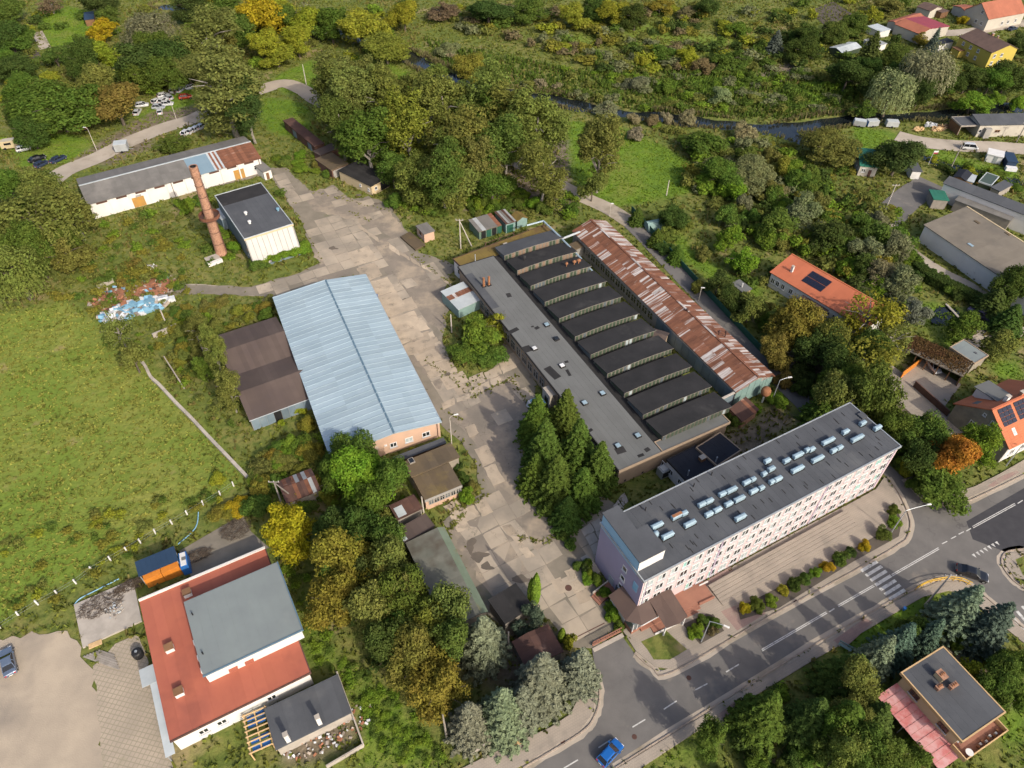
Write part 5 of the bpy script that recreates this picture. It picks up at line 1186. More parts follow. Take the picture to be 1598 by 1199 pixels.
F = simple_flat('greenhouse', 'small green glazed greenhouse with reddish base', 'greenhouse', (1527,283),(1547,290),(1533,267),2.3,'glass_green','glass_green','pale_roof')
F = simple_flat('grey_shed', 'narrow slate-roofed shed beside the greenhouse', 'shed', (1546,292),(1561,299),(1553,275),2.4,'wood_grey','felt_dark',None)
tag(bx('yellow_slide', None, M['yellow_paint'], -2.2, 2.2, -.35, .35, .3, .5), 'long yellow board lying behind the slate barn', 'board'); o = bpy.data.objects['yellow_slide']; p = G(1535,293); o.location = (p.x,p.y,.5); o.rotation_euler = (0,0,R(-48))
F = simple_gable('green_cottage', 'white cottage with green tin roof by the ditch', 'cottage', (1342,259),(1372,262),(1376,234),3.0,4.2,'house_wall','green_roof','x',n=6,rf=.75)
window(F,'s',1.4,1.1,1.1,1.1,'two','glass_dark',ins=.25); door(F,'s',3.2,.8,1.9,'brown_panel'); 
for y in (1.5,3.6): window(F,'w',y,1.2,.8,1.0,'one','glass_dark',ins=.25)
F = simple_flat('white_garden_house', 'white garden house with dark flat roof beside the flag', 'shed', (1424,267),(1440,268),(1443,254),2.5,'white_plaster','felt_dark',None)
F = simple_gable('workshop', 'stained white workshop with grey sloping roof by the river', 'workshop', (1530,196),(1625,194),(1510,181),3.8,4.6,'house_wall','felt_dark','x',n=12,rf=.9,ins=.3)
window(F,'s',F.L*.34,1.3,1.6,.8,'grid','glass_dark','wood_old',ins=.3); bx('buttress', F.root, M['grey_wall'], F.L*.1, F.L*.2, -.9, .3, 0, 3.0); window(F,'s',F.L*.05,1.3,.9,1.1,'one','glass_dark',ins=.3)
F = Frame((1500,197),(1529,196),(1507,182),3.2); F.thing('timber_carport', 'open timber carport with dark roof beside the workshop', 'carport'); flat_roof(F, 3.2, M['felt_dark'], M['wood_grey'], felt=1.2)
for x in (.2, F.L-.3): 
    for y in (.2, F.W-.3): bx('post', F.root, M['wood_grey'], x, x+.2, y, y+.2, 0, 3.1)
bx('back_wall', F.root, M['wood_old'], .2, F.L-.2, F.W-.3, F.W-.15, 0, 3.0); bx('side_wall', F.root, M['wood_old'], .1, .2, .2, F.W-.2, 0, 3.0)
F = simple_flat('white_shed', 'white tin shed on the grass beside the van', 'shed', (1541,240),(1567,246),(1571,237),2.4,'white_paint','white_paint',None); bx('door', F.root, M['steel'], F.L*.5, F.L*.7, .1, .2, 0, 2.0)
F = simple_flat('blue_tarp_shed', 'small shed with blue tarpaulin beside the white tin shed', 'shed', (1573,252),(1590,254),(1580,238),2.2,'navy','navy',None); bx('white_crate', F.root, M['pale_foam'], 0, F.L, -1.4, 0, 0, 1.0)
F = simple_gable('yellow_house', 'two-storey yellow house with dark brown roof', 'house', (1496,57),(1548,83),(1514,40),5.6,7.6,'yellow_wall','tile_brown','x',n=10,rf=.6)
for x in (3,6.5,10): 
    for z in (1.2, 3.6): window(F,'s',x,z,1.0,1.2,'two','glass_dark')
for y in (2.2,5.4):
    for z in (1.2, 3.6): window(F,'e',y,z,1.1,1.2,'two','glass_dark')
lx = F.L*.45; chimney_stack(F, lx, F.W*.62, 7.3, .7, .7, 1.0); chimney_stack(F, F.L*.6, F.W*.62, 7.3, .5, .5, .9)
bx('porch', F.root, M['wood_old'], 1.0, 5.0, -2.4, 0, 2.4, 2.6); bx('porch_wall', F.root, M['yellow_wall'], 1.2, 4.8, -2.2, .3, 0, 2.4)
F = simple_flat('navy_lean_to', 'navy flat-roofed shed left of the yellow house', 'shed', (1467,70),(1490,64),(1498,54),2.8,'white_wall','felt_navy',None)
F = simple_gable('crimson_house', 'low house with crimson and orange roof halves', 'house', (1436,54),(1483,41),(1448,24),3.4,4.6,'house_wall','crimson','y',n=6,rf=.3,mt2=M['tile_red'])
F = simple_gable('brick_roofed_shed', 'shed with faded orange-brown roof left of the crimson house', 'shed', (1402,40),(1444,27),(1436,18),2.8,3.6,'house_wall','tile_red','x',n=5)
F = simple_gable('far_house', 'cream house with big terracotta roof at the top right corner', 'house', (1543,31),(1602,20),(1522,12),4.2,8.4,'house_wall','tile_red','x',n=8)
for px in ((1554,33),(1563,31),(1575,29)): window(F,'s',F.loc(*px,1.6)[0],1.1,1.1,1.3,'two','glass_dark')
for y,z in ((2.5,1.4),(5,1.4),(4,5.0)): window(F,'w',y,z,1.1,1.3,'two','glass_dark')
F = simple_gable('red_wing', 'red-roofed wing left of the far terracotta house', 'house', (1510,21),(1530,19),(1516,6),2.8,3.6,'house_wall','tile_red','x',n=4)
F = simple_gable('brown_house', 'small house with brown roof above the crimson house', 'house', (1452,18),(1472,12),(1462,1),3.0,4.0,'house_wall','tile_brown','y',n=4)
F = simple_flat('brown_shed', 'low brown-roofed shed beside the small brown house', 'shed', (1470,20),(1482,17),(1474,9),2.4,'wood_old','tile_brown',None)
F = simple_flat('pale_tin_shed', 'pale tin shed among trees left of the crimson house', 'shed', (1374,50),(1391,46),(1386,33),2.4,'white_wall','pale_roof',None,felt=1.2)
F = simple_flat('pale_tin_shed', 'grey tin shed roof showing behind the dark spruce', 'shed', (1370,72),(1385,68),(1379,54),2.4,'white_wall','galv_dirty',None,felt=1.2)
F = simple_gable('old_greenhouse', 'long milky glass greenhouse among the far trees', 'greenhouse', (1314,83),(1345,74),(1337,62),2.0,2.8,'glass_green','pale_roof','x',n=8)
F = simple_flat('low_grey_building', 'low flat grey-roofed shed in the trees beside the lane', 'shed', (1140,442),(1160,457),(1172,449),2.7,'tan_wall','felt_grey',None); MB().tube((F.L*.6,F.W*.4,2.7),(F.L*.6,F.W*.4,3.8),.15).build('stove_pipe', M['white_paint'], F.root)
F = simple_flat('blue_gazebo', 'little blue-roofed garden pavilion in the upper left garden', 'pavilion', (131,31),(147,29),(142,18),2.4,'wood_old','navy',None)
q = G(1022,355); o = thing('garden_tent', 'small pale green tent in the garden beside the lane', 'tent', (q.x,q.y,0), R(20))
tv = []; nseg = 8
for i in range(nseg+1):
    t_ = math.pi*i/nseg
    for x in (-2.6, 2.6): tv.append((x, 1.6*math.cos(t_), 2.1*math.sin(t_)))
MB().add(tv, [(2*i,2*i+1,2*i+3,2*i+2) for i in range(nseg)]+[tuple(range(0,2*nseg+2,2))[::-1], tuple(range(1,2*nseg+2,2))]).build('tent_cover', M['teal_panel'], o); bx('door_flap', o, M['pale_foam'], 2.6, 2.64, -.5, .5, 0, 1.5)

# ------------------------------------------------------------------ 10 vehicles
def loft(mb, secs):
    """secs: list of rings (same length) -> closed skin"""
    n = len(secs[0]); vs = [p for s in secs for p in s]; fs = []
    for k in range(len(secs)-1):
        for i in range(n): fs.append((k*n+i, k*n+(i+1)%n, (k+1)*n+(i+1)%n, (k+1)*n+i))
    fs += [tuple(range(n))[::-1], tuple(range((len(secs)-1)*n, len(secs)*n))]
    return mb.add(vs, fs)
CARS = {  # half width, stations (x, z_bottom, z_shoulder) and cabin (x rear base, x rear top, x front top, x front base, z belt, z roof)
 'hatch': (.86, [(-2.0,.45,.80),(-1.9,.28,.92),(-1.2,.22,.96),(0,.2,.96),(.9,.22,.93),(1.6,.26,.82),(1.95,.34,.70),(2.02,.45,.58)], (-1.85,-1.35,.25,1.05,.93,1.48)),
 'sedan': (.90, [(-2.35,.5,.85),(-2.25,.3,.95),(-1.5,.24,.97),(0,.2,.95),(1.0,.22,.92),(1.9,.27,.82),(2.3,.36,.70),(2.36,.48,.6)], (-1.75,-1.0,.3,1.1,.92,1.42)),
 'van': (.92, [(-2.3,.5,.95),(-2.22,.3,1.05),(-1.4,.24,1.08),(0,.22,1.08),(1.0,.24,1.05),(1.8,.3,.98),(2.2,.38,.8),(2.28,.5,.65)], (-2.2,-2.0,1.0,1.75,1.02,1.85)),
 'pickup': (.95, [(-2.6,.6,1.0),(-2.5,.4,1.05),(-1.6,.32,1.06),(0,.3,1.05),(1.0,.32,1.06),(2.0,.36,1.0),(2.4,.42,.85),(2.5,.55,.7)], (-.6,-.35,.7,1.4,1.04,1.75)),
}
def car(label, rear, front, kind, paint, group=None, wheels=True, name='car', z0=0.0):
    A, B = G(*rear), G(*front); d = B-A; c = (A+B)/2
    hw, st, cb_ = CARS[kind]
    root = thing(name, label, 'car', (c.x,c.y,z0), math.atan2(d.y, d.x), group)
    mb = MB(); secs = []
    for i, (x, zb_, zs) in enumerate(st):
        k = .80 if i in (0, len(st)-1) else (.95 if i in (1, len(st)-2) else 1.0); w = hw*k; zm = (zb_+zs)/2
        secs.append([(x,-w*.9,zb_),(x,-w,zm-.08),(x,-w,zm+.08),(x,-w*.93,zs-.03),(x,-w*.6,zs+.02),(x,w*.6,zs+.02),(x,w*.93,zs-.03),(x,w,zm+.08),(x,w,zm-.08),(x,w*.9,zb_)])
    loft(mb, [s[::-1] for s in secs])
    body = mb.build('body', M[paint], root)
    xr, xrt, xft, xf, zb_, zr = cb_; wt = hw*.74; wb_ = hw*.90
    rt = [(xrt,-wt,zr-.03),(xft,-wt,zr-.03),(xft,wt,zr-.03),(xrt,wt,zr-.03)]
    bt = [(xr,-wb_,zb_),(xf,-wb_,zb_),(xf,wb_,zb_),(xr,wb_,zb_)]
    gl = MB().add(rt+bt, [(0,1,2,3),(4,5,1,0),(5,6,2,1),(6,7,3,2),(7,4,0,3)]).build('glass', M['car_glass'], root)
    rf_ = MB(); q = [(xrt-.05,-wt*.98,zr),(xft+.05,-wt*.98,zr),(xft+.05,wt*.98,zr),(xrt-.05,wt*.98,zr)]
    rf_.add(q+[(xrt+.12,-wt*.7,zr+.05),(xft-.15,-wt*.7,zr+.05),(xft-.15,wt*.7,zr+.05),(xrt+.12,wt*.7,zr+.05)]+[(p[0],p[1],zr-.05) for p in q], [(4,5,6,7),(0,1,5,4),(1,2,6,5),(2,3,7,6),(3,0,4,7),(8,9,1,0),(9,10,2,1),(10,11,3,2),(11,8,0,3)])
    rf_.build('roof', M[paint], root)
    pl = MB()
    for s in (-1, 1):
        for (xa, xb) in ((xr,xrt),(xf,xft),((xrt+xft)/2-.1,(xrt+xft)/2-.1)):
            pl.tube((xa,s*wb_*1.01,zb_),(xb,s*wt*1.01,zr-.02),.045,None,5)
    pl.build('pillars', M[paint], root)
    if wheels:
        for x in (st[2][0]-.05, st[-3][0]-.12):
            for s in (-1, 1):
                w = MB().tube((x,s*(hw-.22),.32),(x,s*(hw+.01),.32),.32,None,14).build('wheel', M['tyre'], root); MB().tube((x,s*(hw-.02),.32),(x,s*(hw+.03),.32),.19,None,10).build('rim', M['rim'], w)
    for s in (-1, 1):
        bx('headlight', root, M['headlight'], st[-2][0]-.12, st[-1][0]+.0, s*hw*.62-.2, s*hw*.62+.2, .58, .70); bx('taillight', root, M['taillight'], st[0][0]-.02, st[0][0]+.1, s*hw*.66-.13, s*hw*.66+.13, .68, .88)
        bx('mirror', root, M[paint], xf-.35, xf-.15, s*(hw+.08)-.1, s*(hw+.08)+.1, zb_+.02, zb_+.18)
    bx('number_plate', root, M['plate'], st[0][0]-.03, st[0][0]+.02, -.25, .25, .5, .62)
    return root
car('bright blue hatchback driving along the street', (937,1193),(965,1162),'hatch','car_blue')
car('black saloon car turning into the side street', (1492,890),(1537,905),'sedan','car_black')
car('grey-blue car parked on the gravel lot at the left edge', (20,1056),(11,1016),'sedan','car_grey')
car('dark blue car parked beside the dirt track', (80,257),(103,246),'sedan','car_navy')
car('black car parked at the far left of the track, upper of two', (50,254),(68,247),'sedan','car_black')
car('dark car parked half hidden by the bush, lower of two', (60,262),(72,256),'hatch','car_navy')
car('white car on the grass beside the cream camper', (29,237),(47,233),'hatch','car_white')
car('white van parked on the dirt in front of the workshop', (1500,232),(1524,234),'van','car_white', name='parked_van')
car('dark pickup parked in the pond garden', (1511,486),(1543,502),'pickup','car_plum', name='pickup')
car('white car under the vine-covered carport', (1452,570),(1459,580),'hatch','car_white')
car('dark car parked on the village street at the top right', (1569,50),(1588,44),'sedan','car_navy')
SCR = [(282,142,80,'car_silver'),(270,143,100,'car_white'),(256,151,30,'car_white'),(246,160,60,'car_white'),(255,159,75,'car_white'),(261,164,10,'car_white'),(222,166,20,'car_white'),(215,177,95,'car_white'),(248,169,5,'car_silver'),(250,176,110,'car_white'),(263,154,140,'car_silver'),(299,138,30,'car_silver'),(291,209,75,'car_white'),(299,206,80,'car_white'),(307,203,70,'car_white'),(316,199,65,'car_silver'),(290,154,20,'car_red'),(126,203,10,'car_red')]
for x, y, a, c in SCR[:-2]:
    lb = 'pale scrapped car in the row of four behind the white shed' if y > 195 else ('silver scrapped car in the crowd on the scrapyard grass' if c == 'car_silver' else 'white scrapped car in the crowd on the scrapyard grass')
    p = G(x, y); k = math.radians(a); e = Vector((math.cos(k), math.sin(k)))*1.7
    root = car(lb, (x, y), (x+.01, y), 'hatch', c, 'pale scrapped cars', wheels=False, name='scrapped_car')
    root.location = (p.x, p.y, -.15); root.rotation_euler = (0,0,k)
for (x, y, a, c), lb in zip(SCR[-2:], ('red scrapped car under the poplar at the scrapyard end','orange car under the dark maple beside the track')):
    p = G(x, y); root = car(lb, (x, y), (x+.01, y), 'hatch', c, None, name='scrapped_car'); root.location = (p.x,p.y,0); root.rotation_euler = (0,0,math.radians(a))
p = G(18,231); cv = thing('camper', 'cream camper van at the far left edge', 'camper', (p.x,p.y,0), R(20)); 
bx('body', cv, M['car_cream'], -2.2, 1.6, -1.0, 1.0, .4, 2.5); bx('cab', cv, M['car_cream'], 1.6, 2.6, -.95, .95, .4, 1.5); bx('windscreen', cv, M['car_glass'], 1.58, 1.75, -.85, .85, 1.5, 2.2); bx('side_window', cv, M['car_glass'], -1.2, .6, -1.03, -.98, 1.4, 2.0)
for x in (-1.4, 1.6):
    for s in (-1, 1): MB().tube((x,s*.8,.36),(x,s*1.02,.36),.36,None,12).build('wheel', M['tyre'], cv)
p = G(192,236); tr_ = thing('box_trailer', 'grey box trailer standing on the dirt track', 'trailer', (p.x,p.y,0), R(15)); bx('box', tr_, M['galv_dirty'], -1.7, 1.7, -1.3, 1.3, .5, 2.6); bx('roof', tr_, M['pale_roof'], -1.75, 1.75, -1.35, 1.35, 2.6, 2.7); MB().tube((1.7,0,.5),(2.9,0,.45),.06).build('drawbar', M['steel'], tr_)
for s in (-1, 1): MB().tube((0,s*1.15,.35),(0,s*1.36,.35),.35,None,12).build('wheel', M['tyre'], tr_)
for x, y, lb in ((1340,197,'left grey caravan-like box on the river bank'),(1359,197,'blue-ended white box on the river bank'),(1390,198,'pale rounded trailer under the big willow')):
    p = G(x, y); q = thing('river_trailer', lb, 'trailer', (p.x,p.y,0), R(rng.uniform(-20,20)), 'boxes on the river bank'); bx('body', q, M['galv_dirty'], -1.8, 1.8, -1.0, 1.0, .4, 1.9); bx('roof', q, M['pale_roof'], -1.7, 1.7, -.9, .9, 1.9, 2.05); bx('end_panel', q, M['blue_plastic' if x == 1359 else 'pale_roof'], -1.85, -1.8, -.9, .9, .5, 1.8)
    for s in (-1, 1): MB().tube((0,s*.85,.32),(0,s*1.05,.32),.32,None,10).build('wheel', M['tyre'], q)

# ------------------------------------------------------------------ 11 lamps, poles, fences, small things
def lamp(label, base, h, arm, mt='steel', hd=None, name='street_lamp'):
    p = G(*base); a = hd or (0, 0); root = thing(name, label, 'street lamp', (p.x,p.y,0))
    MB().tube((0,0,0),(0,0,h),.11,.06,8).build('pole', M[mt], root)
    d = Vector((arm[0], arm[1], 0))
    if d.length > .05:
        k = MB(); prev = Vector((0,0,h-.05))
        for i in range(1, 5):
            t_ = i/4; q = Vector((d.x*t_, d.y*t_, h+.35*math.sin(t_*math.pi/2))); k.tube(prev, q, .05, .045, 6); prev = q
        k.build('arm', M[mt], root); hp = prev
    else: hp = Vector((0,0,h))
    o = inst('lamp_head', LHEAD, root, tuple(hp), (0,0,math.atan2(d.y, d.x) if d.length > .05 else 0))
    return root
LHEAD = MB().add([(-.1,-.12,0),(.75,-.16,-.02),(.75,.16,-.02),(-.1,.12,0),(-.1,-.1,.14),(.7,-.1,.1),(.7,.1,.1),(-.1,.1,.14)], [(3,2,1,0),(4,5,6,7),(0,1,5,4),(1,2,6,5),(2,3,7,6),(3,0,4,7)]).mesh('lamp_head', M['white_paint'])
lamp('curved street lamp standing in the shrub bed by the dormitory entrance', (1094,1002), 6.6, (1.8,-.8))
lamp('street lamp leaning over the junction at the hedge end', (1390,832), 6.6, (3.6,.9))
lamp('lamp post at the near end of the alley beside the rusty shed', (1203,630), 6.5, (1.6,.4))
lamp('lamp post halfway along the alley hedge', (1090,469), 3.6, (0,0), 'pole_concrete')
lamp('lamp post at the far end of the rusty shed', (951,337), 3.6, (0,0), 'pole_concrete')
lamp('lamp post on the grass beside the orange roofed house', (1570,727), 6.0, (1.5,-.6))
lamp('thin lamp post beside the workshop bushes in the yard', (705,694), 7.5, (.8,.3), 'pole_concrete')
lamp('lamp on the pole at the scrapyard end of the track', (275,186), 6.0, (-.6,.2), 'pole_concrete')
lamp('lamp on the pole by the dark maple', (151,235), 6.5, (-.5,.1), 'pole_concrete')
def pole(label, base, h, mt='pole_concrete', aframe=False, cross=True, lean=(0,0)):
    p = G(*base); root = thing('utility_pole', label, 'pole', (p.x,p.y,0)); MB().tube((0,0,0),(lean[0],lean[1],h),.17,.11,8).build('mast', M[mt], root)
    if aframe: MB().tube((2.6,1.0,0),(lean[0],lean[1],h-.3),.15,.11,8).build('strut', M[mt], root)
    if cross: bx('crossarm', root, M['wood_grey'], lean[0]-.9, lean[0]+.9, lean[1]-.07, lean[1]+.07, h-.25, h-.1)
    if cross:
        for s in (-.8, 0, .8): MB().tube((lean[0]+s,lean[1],h-.1),(lean[0]+s,lean[1],h+.15),.05).build('insulator', M['white_paint'], root)
    return root
pole('concrete A-frame power pole on the grass beside the tin sheds', (719,388), 8.2, aframe=True)
pole('thin pole on the lawn behind the river meadow', (1040,305), 4.5, cross=False)
pole('power pole at the bend of the dirt track', (1380,331), 8.0)
pole('wooden pole in front of the white van', (1484,262), 8.0, 'wood_grey')
pole('wooden pole at the corner of the workshop yard', (1586,222), 6.0, 'wood_grey')
pole('short concrete post beside the shrub island', (705,519), 5.0, cross=False)
pole('white post between the low sheds and the brown workshop', (661,800), 4.5, cross=False)
pole('power pole beside the rusty hut', (441,790), 7.0, 'wood_grey', aframe=True)
pole('pole on the grass end of the asphalt lane', (478,132), 6.5, cross=False)
pole('slim pole in front of the blue spruces', (793,1018), 6.5, 'wood_grey', cross=False)
pole('tall concrete power pole behind the yellow railing', (1444,944), 9.0, aframe=False)
pole('white trunk-like post in the orchard by the dump', (257,500), 3.0, cross=False)
pole('grey wooden post in the dry grass strip', (288,607), 5.5, 'wood_grey', cross=False, lean=(-3.5,3.5))
pole('pale post at the garden fence by the yellow-olive tree', (697,1150), 5.5, 'wood_grey', cross=False, lean=(-.3,.9))
# yellow guard rail
yr = thing('guard_rail', 'curved yellow pedestrian guard rail at the junction', 'railing', tuple(G(1470,907)))
o0 = G(1470,907); rp = smooth_line(PX([(1428,921),(1445,912),(1467,907),(1482,906),(1497,908),(1513,915)]), 3)
for (ax, ay), (bx2, by2) in zip(rp[:-1], rp[1:]):
    for z in (.55, 1.1): MB().tube((ax-o0.x,ay-o0.y,z),(bx2-o0.x,by2-o0.y,z),.07,None,6).build('rail', M['yellow_paint'], yr)
for (ax, ay) in rp[::2]: MB().tube((ax-o0.x,ay-o0.y,0),(ax-o0.x,ay-o0.y,1.15),.06,None,6).build('post', M['yellow_paint'], yr)
def bench(label, px, a, mt):
    p = G(*px); r_ = thing('bench', label, 'bench', (p.x,p.y,.1), R(a))
    for i in range(3): bx('seat_slat', r_, M[mt], -.95, .95, -.25+i*.17, -.11+i*.17, .42, .47)
    for i in range(2): bx('back_slat', r_, M[mt], -.95, .95, .3, .36, .55+i*.18, .68+i*.18)
    for x in (-.7, .7): bx('leg', r_, M['concrete'], x-.06, x+.06, -.25, .35, 0, .42)
bench('orange wooden bench on the verge below the blue spruces', (810,1161), 28, 'wood_new')
bench('turquoise bench on the grass by the lower pavement', (1317,1012), -35, 'teal_panel')
p = G(1409,953); rb = thing('litter_bin', 'small blue litter bin on the verge by the crossing', 'bin', (p.x,p.y,0)); MB().lathe([(.2,.2),(.28,.9),(.25,.95)], 10).build('bucket', M['blue_plastic'], rb); MB().tube((0,.3,0),(0,.3,1.0),.04).build('post', M['steel'], rb)
# gate beam and posts
gb = Frame((924,1009),(969,986),(968,984),0); gb.thing('sliding_gate', 'low rust-brown sliding gate across the plant entrance', 'gate'); 
bx('bottom_beam', gb.root, M['brick_terrace'], 0, gb.L, -.12, .12, .25, .5); bx('top_rail', gb.root, M['brick_terrace'], 0, gb.L, -.06, .06, 1.25, 1.35)
for i in range(14): bx('bar', gb.root, M['brick_terrace'], i*gb.L/13-.03, i*gb.L/13+.03, -.03, .03, .5, 1.25)
bx('gate_sill', gb.root, M['concrete'], -.2, gb.L, -.9, -.3, 0, .12); bx('gate_track', gb.root, M['rust_dark'], -3.5, gb.L-1.5, 2.2, 2.35, .0, .06)
# white fence posts along the meadow
fp = [(365,759),(344,773),(318,789),(293,804),(269,818),(243,833),(220,848),(198,861),(173,875),(145,891),(119,911),(90,928),(60,944),(30,962),(1,981)]
o0 = G(198,861); fz = thing('wire_fence', 'wire fence with short white posts along the dry meadow', 'fence', tuple(o0))
pw = [G(*q)-o0 for q in fp]
pm = MB().box(-.10,.10,-.10,.10,0,1.25).mesh('post', M['white_plaster'])
for q in pw: inst('post', pm, fz, (q.x,q.y,0), (R(rng.uniform(-4,4)),R(rng.uniform(-4,4)),R(28)))
for a, b in zip(pw[:-1], pw[1:]):
    for z in (.5, 1.1): MB().tube((a.x,a.y,z),(b.x,b.y,z),.012,None,4).build('wire', M['steel'], fz)
# concrete pipeline at the meadow edge
o0 = G(300,650); pl = thing('concrete_duct', 'crooked grey concrete duct along the meadow edge', 'duct', tuple(o0))
dl = smooth_line(PX([(214,556),(228,574),(236,590),(250,603),(275,630),(300,655),(325,682),(350,708),(388,748)]), 3)
for (ax, ay), (bx2, by2) in zip(dl[:-1], dl[1:]):
    d = math.hypot(bx2-ax, by2-ay); q = bx('duct_section', pl, M['concrete'], -d/2+.04, d/2-.04, -.28, .28, -.1, .55); q.location = ((ax+bx2)/2-o0.x, (ay+by2)/2-o0.y, .25); q.rotation_euler = (0,0,math.atan2(by2-ay, bx2-ax))
def lowwall(name, label, a, b, h, w, mt, cat='wall'):
    A, B = G(*a), G(*b); d = B-A; c = (A+B)/2; r_ = thing(name, label, cat, (c.x,c.y,0), math.atan2(d.y,d.x)); n = max(2, int(d.length/2.5))
    for i in range(n): bx('wall_block', r_, M[mt], -d.length/2+i*d.length/n, -d.length/2+(i+1)*d.length/n-.03, -w/2, w/2, -.05, h+rng.uniform(-.03,.03))
lowwall('concrete_wall', 'low concrete wall left of the rubble heap', (153,452),(178,440), 1.0, .3, 'concrete')
lowwall('concrete_wall', 'low concrete wall below the rubble heap', (240,528),(278,512), 1.2, .4, 'concrete')
lowwall('hedge_wall', 'dark red-brown slatted fence along the gravel lane', (1425,603),(1478,650), 1.5, .25, 'brown_panel', 'fence')
lowwall('orange_fence', 'bright orange board fence beside the carport', (1405,590),(1435,567), 1.6, .15, 'orange_paint', 'fence')
lowwall('mesh_fence', 'dark green fence along the alley opposite the rusty shed', (985,330),(1080,435), 1.6, .1, 'green_fence', 'fence')
lowwall('mesh_fence', 'dark green fence further along the alley beside the gardens', (1080,435),(1215,580), 1.6, .1, 'green_fence', 'fence')
lowwall('garden_wall', 'grey garden wall at the edge of the dark annex plot', (527,1052),(568,1165), .9, .2, 'concrete')
lowwall('garden_wall', 'low garden wall in front of the annex rubble', (568,1165),(510,1199), .9, .2, 'concrete')
lowwall('board_fence', 'grey board fence behind the blue spruces', (735,1180),(780,1150), 1.2, .15, 'wood_grey', 'fence')
lowwall('stone_edge', 'stone edge round the garden pond', (1475,474),(1505,505), .15, .5, 'concrete', 'edging')
# rubble heap with foam blocks
def heap(name, label, center, spread, n, mats, size, cat='heap', group=None, flat=.35, seed=1):
    r = random.Random(seed); p = G(*center); root = thing(name, label, cat, (p.x,p.y,0), GRID, group)
    if flat > .15 and spread[0] > 3:
        dm = MB().lathe([(1,-.05),(.8,.12),(.5,.26),(.2,.34),(.02,.36)], 18).build('mound', M[mats[0] if mats[0] != 'cyan_foam' else 'rubble'], root, True); dm.scale = (spread[0]*.92, spread[1]*.92, 1.4)
    for i in range(n):
        a = r.uniform(0, 6.28); d = math.sqrt(r.random()); x, y = math.cos(a)*d*spread[0], math.sin(a)*d*spread[1]
        s = r.uniform(*size); hgt = max(.0, (1-d)*flat*max(spread)*.5); mm = r.choice(mats)
        o = bx('piece', root, M[mm], -s*.9, s*.9, -s*r.uniform(.4,.7), s*r.uniform(.4,.7), -s*.35, s*.35); o.location = (x, y, hgt*r.random()+s*.25); o.rotation_euler = (r.uniform(-.4,.4), r.uniform(-.4,.4), r.uniform(0,3.1))
    return root
heap('rubble_heap', 'rust-brown rubble heap with scattered blue scraps', (208,458), (9.5,5.0), 230, ['rubble_red','rubble_red','rubble_red','rubble','wood_old','wood_old','rubble','rust_dark','cyan_foam'], (.10,.5), flat=.22, seed=4)
heap('foam_heap', 'heap of blue and white foam panels below the rubble', (212,483), (8.0,2.6), 85, ['cyan_foam','cyan_foam','pale_foam','pale_foam','pale_foam','cyan_foam','rubble'], (.4,1.2), flat=.3, seed=5)
heap('debris_pile', 'pale litter pile above the rubble heap', (224,420), (3.0,1.2), 40, ['pale_foam','rubble','white_plaster'], (.12,.35), seed=6)
heap('sand_spill', 'pale demolition gravel right of the rubble heap', (250,447), (4.5,4.0), 90, ['rubble'], (.08,.2), flat=.05, seed=7)
heap('brick_rubble', 'brick rubble strewn behind the dark annex', (515,1140), (6.5,2.4), 140, ['rubble','rubble_red','pale_foam'], (.10,.28), flat=.1, seed=8)
heap('stone_pile', 'round pile of grey stones on the concrete pad', (181,953), (1.7,1.7), 120, ['rubble','pale_roof','concrete'], (.12,.26), flat=.9, seed=9)
heap('firewood_pile', 'stacked firewood beside the timber carport', (1468,200), (4.0,1.6), 90, ['wood_new','wood_old'], (.15,.35), flat=.6, seed=10)
heap('sand_heap', 'orange sawdust heap on the workshop yard', (1433,202), (2.2,1.2), 60, ['wood_new'], (.2,.4), flat=.5, seed=12)
heap('scrap_heap', 'white scrap beside the firewood', (1452,196), (2.2,1.4), 24, ['pale_foam','galv_dirty'], (.3,.7), flat=.6, seed=13)
pan = Frame((830,645),(850,636),(846,626),0); st_ = pan.thing('foam_stack', 'stack of pale blue foam panels on the asphalt by the spruces', 'panel stack')
for i in range(6): o = bx('panel', st_, M['cyan_foam' if i != 0 else 'pale_foam'], .2+i*.5, .55+i*.5, .0, 2.2, 0, 1.3); o.rotation_euler = (0, .25, 0)
heap('panel_offcuts', 'bright blue panel offcuts beside the foam stack', (831,656), (1.6,1.0), 10, ['cyan_foam','blue_plastic'], (.3,.6), flat=.2, seed=14)
p = G(119,1030); sr = Frame((130,1026),(186,1046),(187,1040),0); sr.thing('plank_stack', 'grey weathered planks lying at the paver edge', 'planks')
for i in range(6): o = bx('plank', sr.root, M['wood_grey'], i*.3, sr.L-i*.4, i*.28, .25+i*.28, .02, .12+.03*(i % 3))
p = G(150,1007); bw = thing('timber_pallet', 'bright timber pallet on the concrete pad edge', 'pallet', (p.x,p.y,.25), GRID); 
for i in range(4): bx('board', bw, M['wood_new'], -.9, .9, -.4+i*.22, -.22+i*.22, .0, .1)
p = G(217,1023); hb = thing('water_butt', 'black covered tank beside the red-roofed building', 'tank', (p.x,p.y,0), GRID); MB().lathe([(.75,0),(.75,1.1),(.6,1.3),(.2,1.35)], 12).build('shell', M['black_plastic'], hb); MB().lathe([(.2,1.35),(.2,1.42)], 8).build('lid', M['steel'], hb)
p = G(520,698); wt = thing('water_tank', 'round blue-topped tank beside the blue hall corner', 'tank', (p.x,p.y,0)); MB().lathe([(1.0,0),(1.0,1.8),(1.0,1.9)], 14).build('shell', M['white_wall'], wt); MB().lathe([(1.12,1.9),(1.12,2.1),(.6,2.35),(.05,2.4)], 14).build('lid', M['cyan_foam'], wt)
